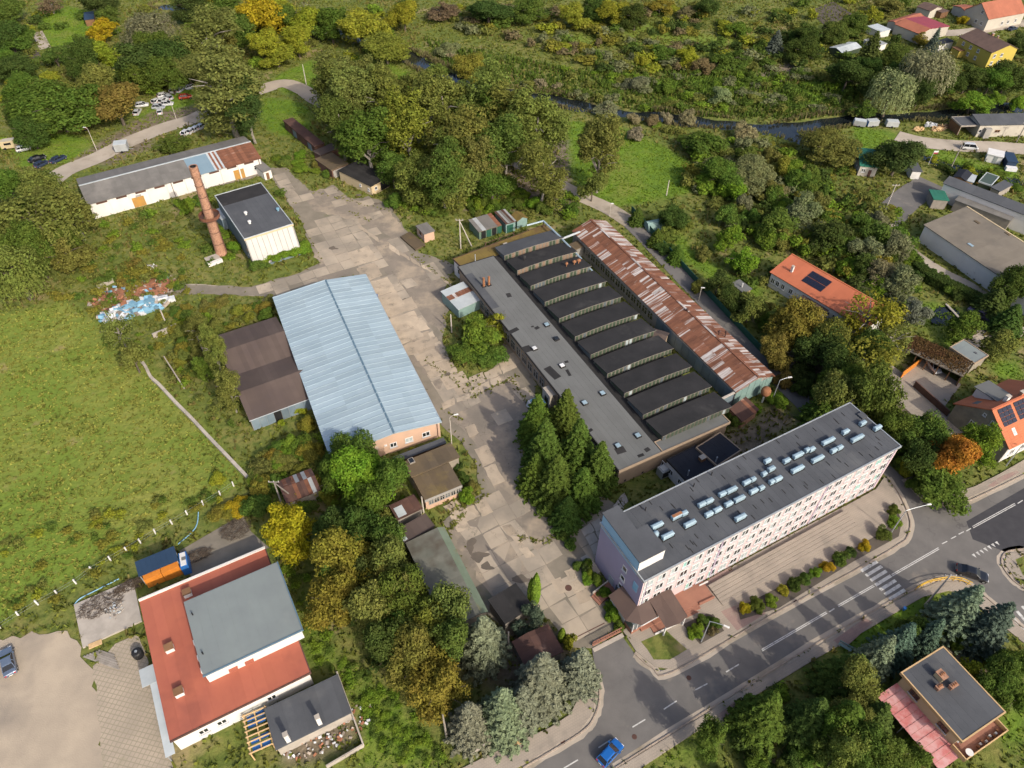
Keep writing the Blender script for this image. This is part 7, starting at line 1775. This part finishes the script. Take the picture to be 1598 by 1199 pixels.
SHRUBS = """
1163,950,11,1.8,ye|yellow bush at the left end of the terrace hedge
1182,944,13,1.8,md|dark green bush beside the left yellow bush
1203,938,11,1.5,lg|low green bush fourth from the hedge's left end
1222,922,11,1.6,yg|yellow-green bush in the left half of the hedge
1240,912,13,1.9,dk|round dark bush in the middle of the hedge
1256,903,11,1.7,md|green bush right of the round dark one
1272,893,10,1.5,lg|light bush left of the middle yellow bush
1291,884,11,1.8,ye|middle yellow bush of the terrace hedge
1311,872,14,1.9,md|large green bush right of the middle yellow one
1328,862,10,1.5,dk|small dark bush left of the right yellow bush
1350,850,11,1.7,ye|right yellow bush of the terrace hedge
1378,834,13,1.8,md|green bush at the hedge bend below the lamp
1395,812,13,1.6,lg|light bush on the hedge bend
1394,797,10,1.4,md|last bush at the upper hedge end
1085,985,14,1.6,lg|light shrub in the lamp bed
1112,972,13,1.6,md|green shrub at the right of the lamp bed
1112,985,9,1.2,bw|dark red-brown shrub in the lamp bed
1095,965,10,1.4,md|green shrub at the top of the lamp bed
930,905,12,1.8,md|green shrub beside the dormitory end wall
945,925,11,1.6,lg|light shrub left of the side steps
958,958,14,1.7,lg|shrub left of the entrance canopy
966,975,10,1.4,md|low shrub at the gate post
915,890,10,1.4,dk|dark shrub at the slabs by the end wall
890,850,11,1.6,md|shrub at the corner below the spruce clump
878,835,12,1.6,md|shrub tucked under the spruce clump
425,400,22,2.2,lg|left bush in front of the boiler house
452,392,22,2.2,lg|middle bush in front of the boiler house
475,385,16,2.0,lg|right bush in front of the boiler house
405,412,18,2.0,md|lowest bush at the boiler house corner
365,385,12,2.4,lg|bush between chimney and boiler house
372,355,10,2.2,yg|light bush beside the tin lean-to
290,320,18,2.2,lg|bush in front of the white shed
310,312,16,2.0,md|bush behind the chimney
728,775,14,2.0,lg|bush on the yard side of the lower workshop
722,745,12,2.2,dk|dark bush at the workshop corner
735,760,12,1.6,ol|olive bush in the yard by the workshop
715,728,9,1.8,dk|dark bush at the upper workshop
670,700,10,1.2,yg|weeds at the blue hall end wall
648,706,10,1.2,yg|yellow-green weeds left along the end wall
480,660,16,2.2,go|golden bush in the corner by the blue hall
470,640,10,1.5,yg|light bush at the twin shed wall
437,660,7,1.0,yg|small bright bush at the twin shed door
425,715,20,2.2,go|golden bush above the rusty hut
412,745,20,2.0,ol|olive bush left of the rusty hut
400,790,26,2.6,md|green bush below the duct end
430,700,16,2.0,md|green bush beside the path
340,745,14,1.6,yg|yellow-green bush at the duct end
375,790,22,1.6,ye|yellow goldenrod clump above the concrete strip
345,800,20,1.4,go|golden clump beside the hose
840,644,8,1.0,go|small yellow bush beside the foam stack
1180,640,12,2.0,lg|green bush beside the rusty tank
1150,655,16,2.2,md|bush in front of the rusty porch
1125,585,8,1.5,yg|yellow weeds between hall and rusty shed
1110,618,8,1.4,yg|yellow weeds further down the alleyway
1215,625,18,2.6,lg|bush at the near end of the rusty shed
"""
for ln in SHRUBS.strip().split('\n'):
    a, lb = ln.split('|'); x, y, w, h, c = a.split(','); tree(float(x), float(y), float(w), float(h), 'bush', c, lb)

CN = dict(dk='dark green', md='mid green', ol='olive', gr='grey-green', lg='bright green', go='golden-green', br='brownish', yg='yellow-green', bw='brown-tinged', bf='beige', pol='silvery olive', bs='blue-green')
def thicket(poly, n, wr, hr, cols, label, group, kind='bush', seed=1, stuff=False):
    r = random.Random(seed); xs_ = [p[0] for p in poly]; ys_ = [p[1] for p in poly]; k = 0; buf = {}
    while k < n:
        x, y = r.uniform(min(xs_), max(xs_)), r.uniform(min(ys_), max(ys_))
        if not inpoly(np.array([x]), np.array([y]), poly)[0]: continue
        w, h, c = r.uniform(*wr), r.uniform(*hr), r.choice(cols); k += 1
        if not stuff:
            big = 'large' if w > (wr[0]+wr[1])/2 else 'small'
            tree(x, y, w, h, kind, c, '%s %s %s' % (big, CN[c], label), group); continue
        p = G(x, y, h*.45); rr = w*depth_at(p)/FPX; crown, _t, ph, pr = PROTO['tuftbush'][r.randrange(3)]
        if crown.name not in TB: a = np.empty(len(crown.vertices)*3, np.float32); crown.vertices.foreach_get('co', a); TB[crown.name] = a.reshape(-1,3)
        a = TB[crown.name]; t = r.uniform(0, 6.28); ca, sa = math.cos(t), math.sin(t); sx_ = rr/pr
        buf.setdefault(c, []).append(np.stack([(a[:,0]*ca-a[:,1]*sa)*sx_+p.x, (a[:,0]*sa+a[:,1]*ca)*sx_+p.y, a[:,2]*h/ph-.05],1))
    for c, vs in buf.items():
        V = np.concatenate(vs); nm = 'undergrowth'
        o = bpy.data.objects.new(nm, np_mesh(nm, V, quads_for(V), M['leaves'])); COL.objects.link(o); o.color = (*GREENISH[c],1); tag(o, '%s %s' % (CN[c], label), 'shrubs', None, 'stuff')
TB = {}
thicket([(1090,240),(1200,220),(1290,290),(1390,350),(1440,440),(1400,470),(1340,430),(1230,400),(1150,350),(1080,290)], 62, (14,26), (2.5,5.5), ['md','dk','ol','gr','md','lg','go'], 'shrub in the dense thicket between lawn and beige barn', 'shrubs of the thicket right of the lawn', 'bush', 1)
thicket([(1180,330),(1290,300),(1400,370),(1420,450),(1380,480),(1300,420)], 14, (20,30), (6,8), ['md','dk','gr'], 'bushy tree in the thicket behind the long orange house', 'taller trees of the thicket', 'small', 2)
thicket([(990,320),(1040,320),(1150,420),(1200,480),(1190,520),(1120,480),(1050,410)], 10, (10,18), (2,3.5), ['md','dk','ol'], 'shrub along the garden side of the alley fence', 'shrubs along the alley fence', 'bush', 3)
thicket([(1180,520),(1240,560),(1290,600),(1270,640),(1200,570)], 9, (14,22), (2.5,4), ['dk','br','md'], 'shrub in the shade beside the alley below the golden-brown maple', 'shady shrubs below the maple', 'bush', 4)
thicket([(690,10),(1180,10),(1200,60),(1190,110),(980,120),(900,90),(700,50)], 190, (7,20), (1.2,3.8), ['md','ol','gr','go','dk','yg','bw'], 'shrubs scattered on the rough far river meadow', 'shrubs on the far river meadow', 'bush', 5, True)
thicket([(660,60),(760,110),(900,140),(960,165),(880,150),(720,115)], 16, (8,14), (1.5,2.6), ['gr','bf','ol'], 'shrubs along the far river bank', 'shrubs on the far river bank', 'bush', 6, True)
thicket([(130,410),(200,400),(250,430),(170,450),(140,480),(180,560),(230,600),(160,520)], 26, (8,16), (1.2,2.4), ['ol','go','md','br'], 'weedy shrubs around the rubble heap', 'weedy shrubs round the rubble heap', 'bush', 7, True)
thicket([(160,340),(300,320),(330,390),(250,410),(160,400)], 24, (8,15), (.8,1.8), ['ol','md','go','lg'], 'low shrubs on the weedy slope below the white shed', 'low shrubs below the white shed', 'bush', 8, True)
thicket([(270,480),(330,470),(430,470),(420,490),(340,520),(300,620),(370,680),(390,720),(330,660),(270,560)], 30, (8,16), (1.2,2.6), ['md','ol','lg','go'], 'shrub on the overgrown strip left of the twin brown shed', 'shrubs left of the twin brown shed', 'bush', 9)
thicket([(390,700),(500,690),(540,760),(500,800),(430,770),(380,790)], 24, (12,22), (1.5,3.2), ['md','lg','ol','go'], 'shrub in the overgrown plot around the rusty hut', 'shrubs round the rusty hut', 'bush', 10)
thicket([(420,240),(480,230),(530,290),(470,290)], 12, (8,14), (1.0,2.0), ['ol','md','lg'], 'shrub in front of the rusty garages', 'shrubs by the rusty garages', 'bush', 11)
thicket([(610,310),(720,300),(860,300),(900,330),(830,330),(740,325),(650,340)], 24, (10,20), (1.5,3.2), ['md','lg','ol','md'], 'shrub along the front of the poplar grove', 'shrubs before the poplar grove', 'bush', 12)
thicket([(1180,20),(1260,0),(1420,0),(1400,70),(1300,90),(1200,60)], 26, (9,17), (2,4), ['dk','md','ol','yg'], 'garden shrubs among the far village plots', 'shrubs in the far gardens', 'bush', 13, True)
thicket([(1400,380),(1480,440),(1560,480),(1598,500),(1570,500),(1480,460),(1400,410)], 18, (9,15), (1.5,2.6), ['md','dk','lg'], 'hedge bush along the wall of the beige barn', 'hedge along the beige barn', 'bush', 14)
thicket([(1380,690),(1440,700),(1500,770),(1460,780),(1400,730)], 12, (12,20), (2,3.4), ['md','dk','lg'], 'shrub on the planted street corner', 'shrubs on the street corner', 'bush', 15)
thicket([(1390,985),(1480,960),(1530,1010),(1560,1050),(1500,1010),(1420,1010)], 16, (11,18), (1.6,3.0), ['md','dk','yg'], 'garden shrub round the grey-roofed house', 'shrubs round the grey-roofed house', 'bush', 16)
thicket([(1100,1180),(1230,1150),(1300,1190),(1290,1230),(1120,1230)], 8, (14,22), (1.6,3.0), ['md','dk'], 'shrub under the lower garden conifers', 'shrubs under the lower conifers', 'bush', 17)
thicket([(490,890),(640,900),(720,1050),(660,1090),(560,1010)], 14, (16,26), (2,4), ['md','dk','ol'], 'undergrowth between the trees of the row', 'undergrowth of the tree row', 'bush', 18, True)
thicket([(0,0),(260,0),(250,60),(140,110),(0,160)], 26, (10,18), (1.6,3.4), ['md','dk','ol','yg'], 'shrubs in the overgrown gardens at the top left', 'shrubs in the top left gardens', 'bush', 19, True)
thicket([(440,30),(620,100),(700,160),(560,100),(450,70)], 12, (8,15), (1.5,3), ['ol','md','yg'], 'shrubs on the near river bank beside the lane end', 'shrubs on the near river bank', 'bush', 20, True)
thicket([(0,840),(0,990),(120,915),(380,765),(390,740)], 46, (7,12), (.6,1.2), ['go','ol','md','yg'], 'low weeds along the meadow fence', 'weedy bushes along the meadow fence', 'bush', 21, True)
thicket([(870,820),(905,860),(935,905),(960,965),(950,960),(900,880)], 8, (7,11), (.8,1.5), ['md','lg'], 'low shrub on the strip beside the dormitory end wall', 'shrubs beside the end wall', 'bush', 22)
thicket([(1440,240),(1598,270),(1598,330),(1480,260)], 12, (8,14), (1.2,2.4), ['md','dk','yg'], 'garden shrub behind the slate barn', 'shrubs behind the slate barn', 'bush', 23)

thicket([(20,120),(240,60),(330,30),(350,90),(300,120),(200,165),(80,185)], 10, (24,34), (9,13), ['md','dk','ol'], 'tree filling the wood behind the scrapyard', 'trees of the scrapyard wood', 'maple', 31)
thicket([(520,130),(640,130),(860,170),(870,270),(640,280),(560,235)], 14, (26,36), (12,16), ['ol','pol','md'], 'poplar inside the grove above the yard', 'inner poplars of the grove', 'poplar', 32)
thicket([(500,830),(640,840),(700,980),(690,1050),(600,1000),(530,930)], 9, (28,36), (9,11), ['ol','md','go','dk'], 'tree inside the row beside the mossy shed', 'inner trees of the row', 'maple', 33)
thicket([(1330,90),(1380,70),(1500,110),(1598,100),(1598,160),(1480,155),(1340,150)], 9, (18,26), (6,9), ['dk','md','dk'], 'tree between the willows and the village', 'trees below the village', 'maple', 34)
thicket([(280,0),(620,0),(640,25),(450,45),(330,30)], 8, (20,30), (8,11), ['md','yg','dk'], 'tree at the top edge along the river', 'trees at the top edge', 'maple', 35)
thicket([(1270,520),(1400,530),(1400,620),(1300,620)], 6, (24,32), (8,11), ['md','ol','dk'], 'tree between the dormitory and the carport', 'trees behind the dormitory', 'maple', 36)
thicket([(1220,1080),(1330,1050),(1390,1120),(1390,1180),(1240,1180)], 7, (26,36), (8,11), ['md','dk','ol'], 'tree in the shady lower garden', 'trees of the lower garden', 'maple', 37)
thicket([(0,300),(80,290),(130,340),(120,430),(0,470)], 6, (28,38), (9,13), ['ol','ol','md'], 'tree in the clump at the left edge', 'trees of the left edge clump', 'maple', 38)
thicket([(0,20),(70,100),(60,200),(0,220)], 5, (20,28), (7,10), ['md','dk'], 'tree along the left edge of the gardens', 'trees along the left edge', 'maple', 39)
thicket([(1090,235),(1210,215),(1300,280),(1400,345),(1450,450),(1390,490),(1330,440),(1230,405),(1140,350),(1070,290)], 130, (10,22), (1.5,4.0), ['md','dk','ol','gr','lg','go'], 'undergrowth of the thicket beside the lawn', '', 'bush', 51, True)
thicket([(870,90),(1180,100),(1340,110),(1330,180),(1000,172),(900,150)], 130, (7,15), (1.0,2.4), ['md','lg','ol','gr'], 'tangled scrub on the river flats', '', 'bush', 52, True)
thicket([(1180,60),(1340,40),(1350,130),(1190,120)], 40, (9,18), (1.5,3.5), ['md','dk','ol'], 'tangled scrub below the far gardens', '', 'bush', 53, True)
thicket([(0,430),(150,430),(330,300),(450,300),(350,420),(300,440),(290,500),(420,470),(330,540),(380,700),(300,620),(180,520),(100,470)], 110, (6,13), (.7,1.7), ['md','lg','ol','go'], 'weedy growth round the chimney and sheds', '', 'bush', 54, True)
thicket([(390,690),(560,680),(640,780),(560,830),(480,800),(390,800)], 60, (9,17), (1.0,2.4), ['md','lg','ol'], 'undergrowth round the rusty hut', '', 'bush', 55, True)
thicket([(600,310),(900,300),(900,340),(700,335),(640,345)], 40, (8,15), (1.0,2.0), ['md','lg','ol'], 'undergrowth in front of the poplar grove', '', 'bush', 56, True)
thicket([(0,90),(300,20),(620,0),(620,80),(420,110),(280,130),(0,230)], 70, (9,18), (1.4,3.2), ['md','ol','yg','lg'], 'undergrowth of the upper left gardens and bank', '', 'bush', 57, True)
thicket([(1150,420),(1250,560),(1290,640),(1420,690),(1500,760),(1440,770),(1330,600),(1400,480),(1350,470),(1200,400)], 60, (9,18), (1.2,3.0), ['md','dk','ol'], 'undergrowth between the dormitory and the houses', '', 'bush', 58, True)
thicket([(1110,1130),(1300,1030),(1430,1080),(1480,1199),(1120,1199)], 40, (10,20), (1.0,2.6), ['md','dk','lg'], 'undergrowth of the lower right garden', '', 'bush', 59, True)
thicket([(440,880),(480,900),(520,1010),(640,1100),(700,1190),(600,1199),(570,1120),(530,1050),(490,1050),(470,950)], 90, (6,12), (.35,.8), ['lg','lg','md'], 'lush nettles on the strip beside the red-roofed building', '', 'bush', 60, True)
thicket([(1000,190),(1240,225),(1340,270),(1420,330),(1380,350),(1250,290),(1120,240)], 50, (8,15), (.8,1.8), ['go','md','lg','ol'], 'flowering weeds above the thicket', '', 'bush', 61, True)
# hedges along the lane by the barn
def hedge(name, label, pts, w, h, col):
    P = smooth_line(PX(pts), 6); rs = np.random.RandomState(len(label)); Vs = []
    for (ax, ay), (bx2, by2) in zip(P[:-1], P[1:]):
        d = math.hypot(bx2-ax, by2-ay); n = int(d*w*260); t = rs.rand(n); tx, ty = (bx2-ax)/d, (by2-ay)/d; off = rs.uniform(-1,1,n)
        side = rs.rand(n) < .45; off = np.where(side, np.sign(off)*rs.uniform(.85,1.05,n), off); z = np.where(side, rs.uniform(.05,1,n)*h, h*rs.uniform(.9,1.06,n))
        Pp = np.stack([ax+(bx2-ax)*t-ty*off*w/2, ay+(by2-ay)*t+tx*off*w/2, z],1); Nn = np.where(side[:,None], np.stack([-ty*np.sign(off), tx*np.sign(off), 0*off],1), np.array([[0,0,1.]])); Vs.append(cards(Pp, Nn, .16, rs, jit=.5))
    V = np.concatenate(Vs); o = bpy.data.objects.new(name, np_mesh(name, V, quads_for(V), M['leaves'])); COL.objects.link(o); o.color = (*GREENISH[col],1); return tag(o, label, 'hedge')
hedge('clipped_hedge', 'long clipped dark hedge between pond garden and barn track', [(1425,420),(1450,440),(1490,458),(1530,478),(1545,488)], 2.6, 2.2, 'dk')
hedge('clipped_hedge', 'small hedge beside the white garden house', [(1462,262),(1478,268),(1486,276)], 1.5, 1.4, 'dk')
# brown vines on the carport roof
F = VINE[0]; rs = np.random.RandomState(5); n = 5200; xx = rs.rand(n)*F.L; yy = rs.rand(n)**.8*F.W
keep = (rs.rand(n) < np.clip(1.25-xx/F.L*.9, .05, 1)) & ((yy > F.W*.25) | (rs.rand(n) < .5)); xx, yy = xx[keep], yy[keep]
V = cards(np.stack([xx, yy, 2.97+rs.rand(len(xx))*.28],1), np.tile(np.array([[0,0,1.]]),(len(xx),1)), .2, rs, jit=.6); vo = bpy.data.objects.new('vines', np_mesh('vines', V, quads_for(V), M['leaves'])); COL.objects.link(vo); vo.parent = F.root; vo.color = (.12,.075,.035,1); vo['kind'] = 'stuff'

# ------------------------------------------------------------------ grass, weeds, reeds
EXCL = [PX(p) for p in (YARD, ROADP, [(1022,1041),(1053,1045),(1200,959),(1330,889),(1396,850),(1412,836),(1416,812),(1402,778),(1380,745),(1366,765),(1250,826),(1060,930),(1045,960),(985,975),(972,985),(992,1016)],
   [(964,1199),(1204,1052),(1350,965),(1420,927),(1462,909),(1494,908),(1517,918),(1558,950),(1598,984),(1598,1004),(1550,966),(1505,926),(1480,922),(1440,932),(1405,952),(1350,985),(1270,1030),(1180,1085),(1090,1140),(1000,1199)],
   [(600,1299),(810,1197),(902,1143),(924,1116),(931,1085),(926,1055),(905,1085),(890,1115),(860,1135),(760,1180),(600,1260)], [(1412,748),(1440,775),(1470,787),(1500,787),(1598,741),(1760,640),(1740,625),(1598,718),(1560,740),(1520,760),(1480,772),(1440,752),(1420,735)],
   [(-80,1010),(20,992),(90,985),(120,1000),(125,1025),(145,1045),(180,1005),(215,990),(228,1020),(270,1199),(280,1240),(-80,1260)], [(116,945),(208,905),(222,970),(130,1012)], [(280,860),(378,803),(392,830),(420,855),(300,905)], [(1395,590),(1440,560),(1500,600),(1470,640),(1440,640)])]
LINES = [(PX(p), w) for p, w in (([(1290,690),(1225,600),(1170,540),(1110,480),(1060,428),(1010,375),(975,342),(945,325)],2.3),([(985,348),(950,326),(915,310),(880,292),(850,275),(800,250)],2.7),([(60,300),(100,268),(150,247),(200,222),(255,200),(300,186),(330,172),(380,150),(425,134)],3.3),([(400,142),(430,132),(450,131),(475,142),(495,156),(530,172)],3.1),([(1375,335),(1400,362),(1425,395),(1470,425),(1510,445),(1545,470)],1.6),([(1455,285),(1430,300),(1405,320),(1380,345)],4),([(1400,212),(1440,222),(1500,228),(1560,230),(1640,236)],3.5),([(1470,52),(1510,50),(1560,42),(1640,30)],3),([(1350,560),(1400,600),(1440,635),(1490,680)],3.6),([(262,452),(300,448),(350,452),(400,458)],1.1))]
def free(X, Y):
    ok = np.ones(X.shape, bool)
    for p in EXCL: ok &= ~inpoly(X, Y, p)
    for p, w in LINES: ok &= segdist(X, Y, p) > w
    ok &= segdist(X, Y, RIVER) > 3.0; ok &= segdist(X, Y, BRANCH) > 2.6
    return ok
def tufts(name, label, poly, dens, hr, wd, col, seed, blades=3, lean=.25, test=None):
    rs = np.random.RandomState(seed); P = PX(poly); xs_ = [p[0] for p in P]; ys_ = [p[1] for p in P]; A = (max(xs_)-min(xs_))*(max(ys_)-min(ys_)); n = int(A*dens)
    X = rs.uniform(min(xs_), max(xs_), n); Y = rs.uniform(min(ys_), max(ys_), n); ok = inpoly(X, Y, P); X, Y = X[ok], Y[ok]; ok = free(X, Y)
    if test is not None: ok &= test(X, Y)
    X, Y = X[ok], Y[ok]; n = len(X)
    if not n: return
    H = rs.uniform(hr[0], hr[1], n)*(.6+.8*(.5+.5*np.sin(X*.35+1.3)*np.sin(Y*.41))); Vs = []
    for b in range(blades):
        a = rs.uniform(0, 6.28, n); dx, dy = np.cos(a), np.sin(a); l = rs.normal(0, lean, (2, n))
        z0 = np.full(n, -.16); w = wd*rs.uniform(.6, 1.3, n); ox, oy = rs.normal(0, wd*.5, (2, n))
        Vs.append(np.stack([np.stack([X+ox-dx*w, Y+oy-dy*w, z0],1), np.stack([X+ox+dx*w, Y+oy+dy*w, z0],1), np.stack([X+ox+dx*w*.5+l[0]*H, Y+oy+dy*w*.5+l[1]*H, H],1), np.stack([X+ox-dx*w*.5+l[0]*H, Y+oy-dy*w*.5+l[1]*H, H*.95],1)], 1).reshape(-1,3))
    V = np.concatenate(Vs); o = bpy.data.objects.new(name, np_mesh(name, V, quads_for(V), M['blades'])); COL.objects.link(o); o.color = (*col,1); tag(o, label, 'grass', None, 'stuff'); return o
SITE = [(-60,-20),(1660,-20),(1660,1230),(-60,1230)]
MEADOW = [(-60,500),(100,470),(160,510),(230,570),(300,650),(388,745),(320,790),(200,850),(60,930),(-60,1000)]
mp_ = PX(MEADOW)
lush_at = lambda X, Y: np.any([inpoly(X, Y, PX(p)) for p in ZONES['lush']], axis=0)
tufts('meadow_grass', 'dry yellow-green meadow grass', MEADOW, 2.0, (.05,.20), .20, (.215,.232,.052), 1, lean=1.4)
tufts('meadow_grass_dark', 'darker clumps in the meadow grass', MEADOW, .18, (.15,.40), .28, (.130,.165,.034), 2, lean=1.1, test=lambda X, Y: np.sin(X*.22+Y*.09)+np.sin(Y*.33-X*.12) > .2)
nolawn = lambda X, Y: ~lush_at(X, Y) & ~inpoly(X, Y, mp_)
tufts('rough_grass', 'rough green grass and weeds', SITE, .8, (.12,.45), .24, (.140,.165,.034), 3, lean=.8, test=nolawn)
tufts('tall_weeds', 'tall dry weeds', SITE, .22, (.3,.9), .24, (.185,.168,.055), 4, lean=.5, test=lambda X, Y: nolawn(X, Y) & (np.sin(X*.13+2)+np.sin(Y*.11-X*.05) > .3))
tufts('lush_grass', 'lush bright lawn grass', SITE, 2.2, (.02,.10), .17, (.135,.215,.024), 5, lean=1.6, test=lush_at)
tufts('nettles', 'lush dark green nettles and reeds on the river flats', [(660,60),(900,110),(1180,110),(1340,120),(1340,190),(1000,180),(880,160),(700,110)], .9, (.5,1.4), .22, (.085,.135,.025), 6, lean=.15)
rv_ = lambda X, Y: (lambda d: (d > 3.2) & (d < 4.6+1.2*np.sin(X*.15)))(np.minimum(segdist(X, Y, RIVER), segdist(X, Y, BRANCH)+.6))
tufts('reeds', 'beige reeds lining the river', [(200,-10),(760,90),(1000,150),(1300,160),(1650,140),(1650,230),(1240,235),(900,205),(620,120),(200,40)], 3.2, (.5,1.3), .12, (.175,.160,.075), 7, lean=.2, test=rv_)
yard_edge = segdist
def crack_weeds():
    """weeds in the cracks and along the edges of the yard"""
    rs = np.random.RandomState(9); pts = wobble(PX(YARD), .5, .5, seed=8); X = []; Y = []
    for x, y in pts:
        k = rs.poisson(.9) if rs.rand() < .6 else 0
        for _ in range(k): X.append(x+rs.normal(0,.5)); Y.append(y+rs.normal(0,.5))
    for a, b, n in [((735,622),(808,586),60),((720,655),(690,640),20),((700,800),(760,775),60),((795,590),(830,640),40),((660,560),(735,615),60),((490,300),(610,330),40),((700,830),(725,800),60),((640,395),(700,440),40),((545,330),(575,345),20),((872,835),(850,845),30),((812,840),(840,845),30),((1180,905),(1290,835),60),((1110,900),(1330,780),60)]:
        A, B = G(*a), G(*b)
        for _ in range(n): t = rs.rand(); X.append(A.x+(B.x-A.x)*t+rs.normal(0,.3)); Y.append(A.y+(B.y-A.y)*t+rs.normal(0,.3))
    X, Y = np.array(X), np.array(Y); n = len(X); Vs = []
    for b in range(4):
        a = rs.uniform(0,6.28,n); dx, dy = np.cos(a), np.sin(a); w = rs.uniform(.1,.3,n); H = rs.uniform(.05,.25,n); l = rs.normal(0,.9,(2,n)); z0 = np.zeros(n)
        Vs.append(np.stack([np.stack([X-dx*w,Y-dy*w,z0],1), np.stack([X+dx*w,Y+dy*w,z0],1), np.stack([X+dx*w*.6+l[0]*H,Y+dy*w*.6+l[1]*H,H],1), np.stack([X-dx*w*.6+l[0]*H,Y-dy*w*.6+l[1]*H,H],1)],1).reshape(-1,3))
    V = np.concatenate(Vs); o = bpy.data.objects.new('crack_weeds', np_mesh('crack_weeds', V, quads_for(V), M['blades'])); COL.objects.link(o); o.color = (.150,.165,.040,1); tag(o, 'weeds in the cracks and edges of the yard', 'weeds', None, 'stuff')
crack_weeds()
# brush piles
for k, (c, sx_, sy_, lb) in enumerate([((158,945),3.2,2.0,'brown brushwood pile on the concrete pad'),((205,915),2.4,1.0,'small brushwood pile behind the stone pile'),((368,828),2.6,2.0,'brushwood pile on the concrete strip'),((305,870),2.6,1.2,'brushwood along the containers')]):
    p = G(*c); r = random.Random(k); mb = MB()
    for i in range(420):
        a = r.uniform(0,6.28); d = math.sqrt(r.random()); q = Vector((math.cos(a)*d*sx_, math.sin(a)*d*sy_, r.uniform(.1,.7)*(1.1-d)+.25)); e = q+Vector((r.uniform(-1,1), r.uniform(-.6,.6), r.uniform(-.15,.3)))*r.uniform(.5,1.1); mb.tube(q, e, .035, .01, 4, False)
    rt = thing('brush_pile', lb, 'brushwood', (p.x,p.y,0), GRID); mb.build('twigs', M['twig'], rt)

SC.render.engine = 'CYCLES'
cy = SC.cycles; cy.max_bounces = 4; cy.diffuse_bounces = 2; cy.glossy_bounces = 2; cy.transmission_bounces = 3; cy.transparent_max_bounces = 4; cy.caustics_reflective = False; cy.caustics_refractive = False
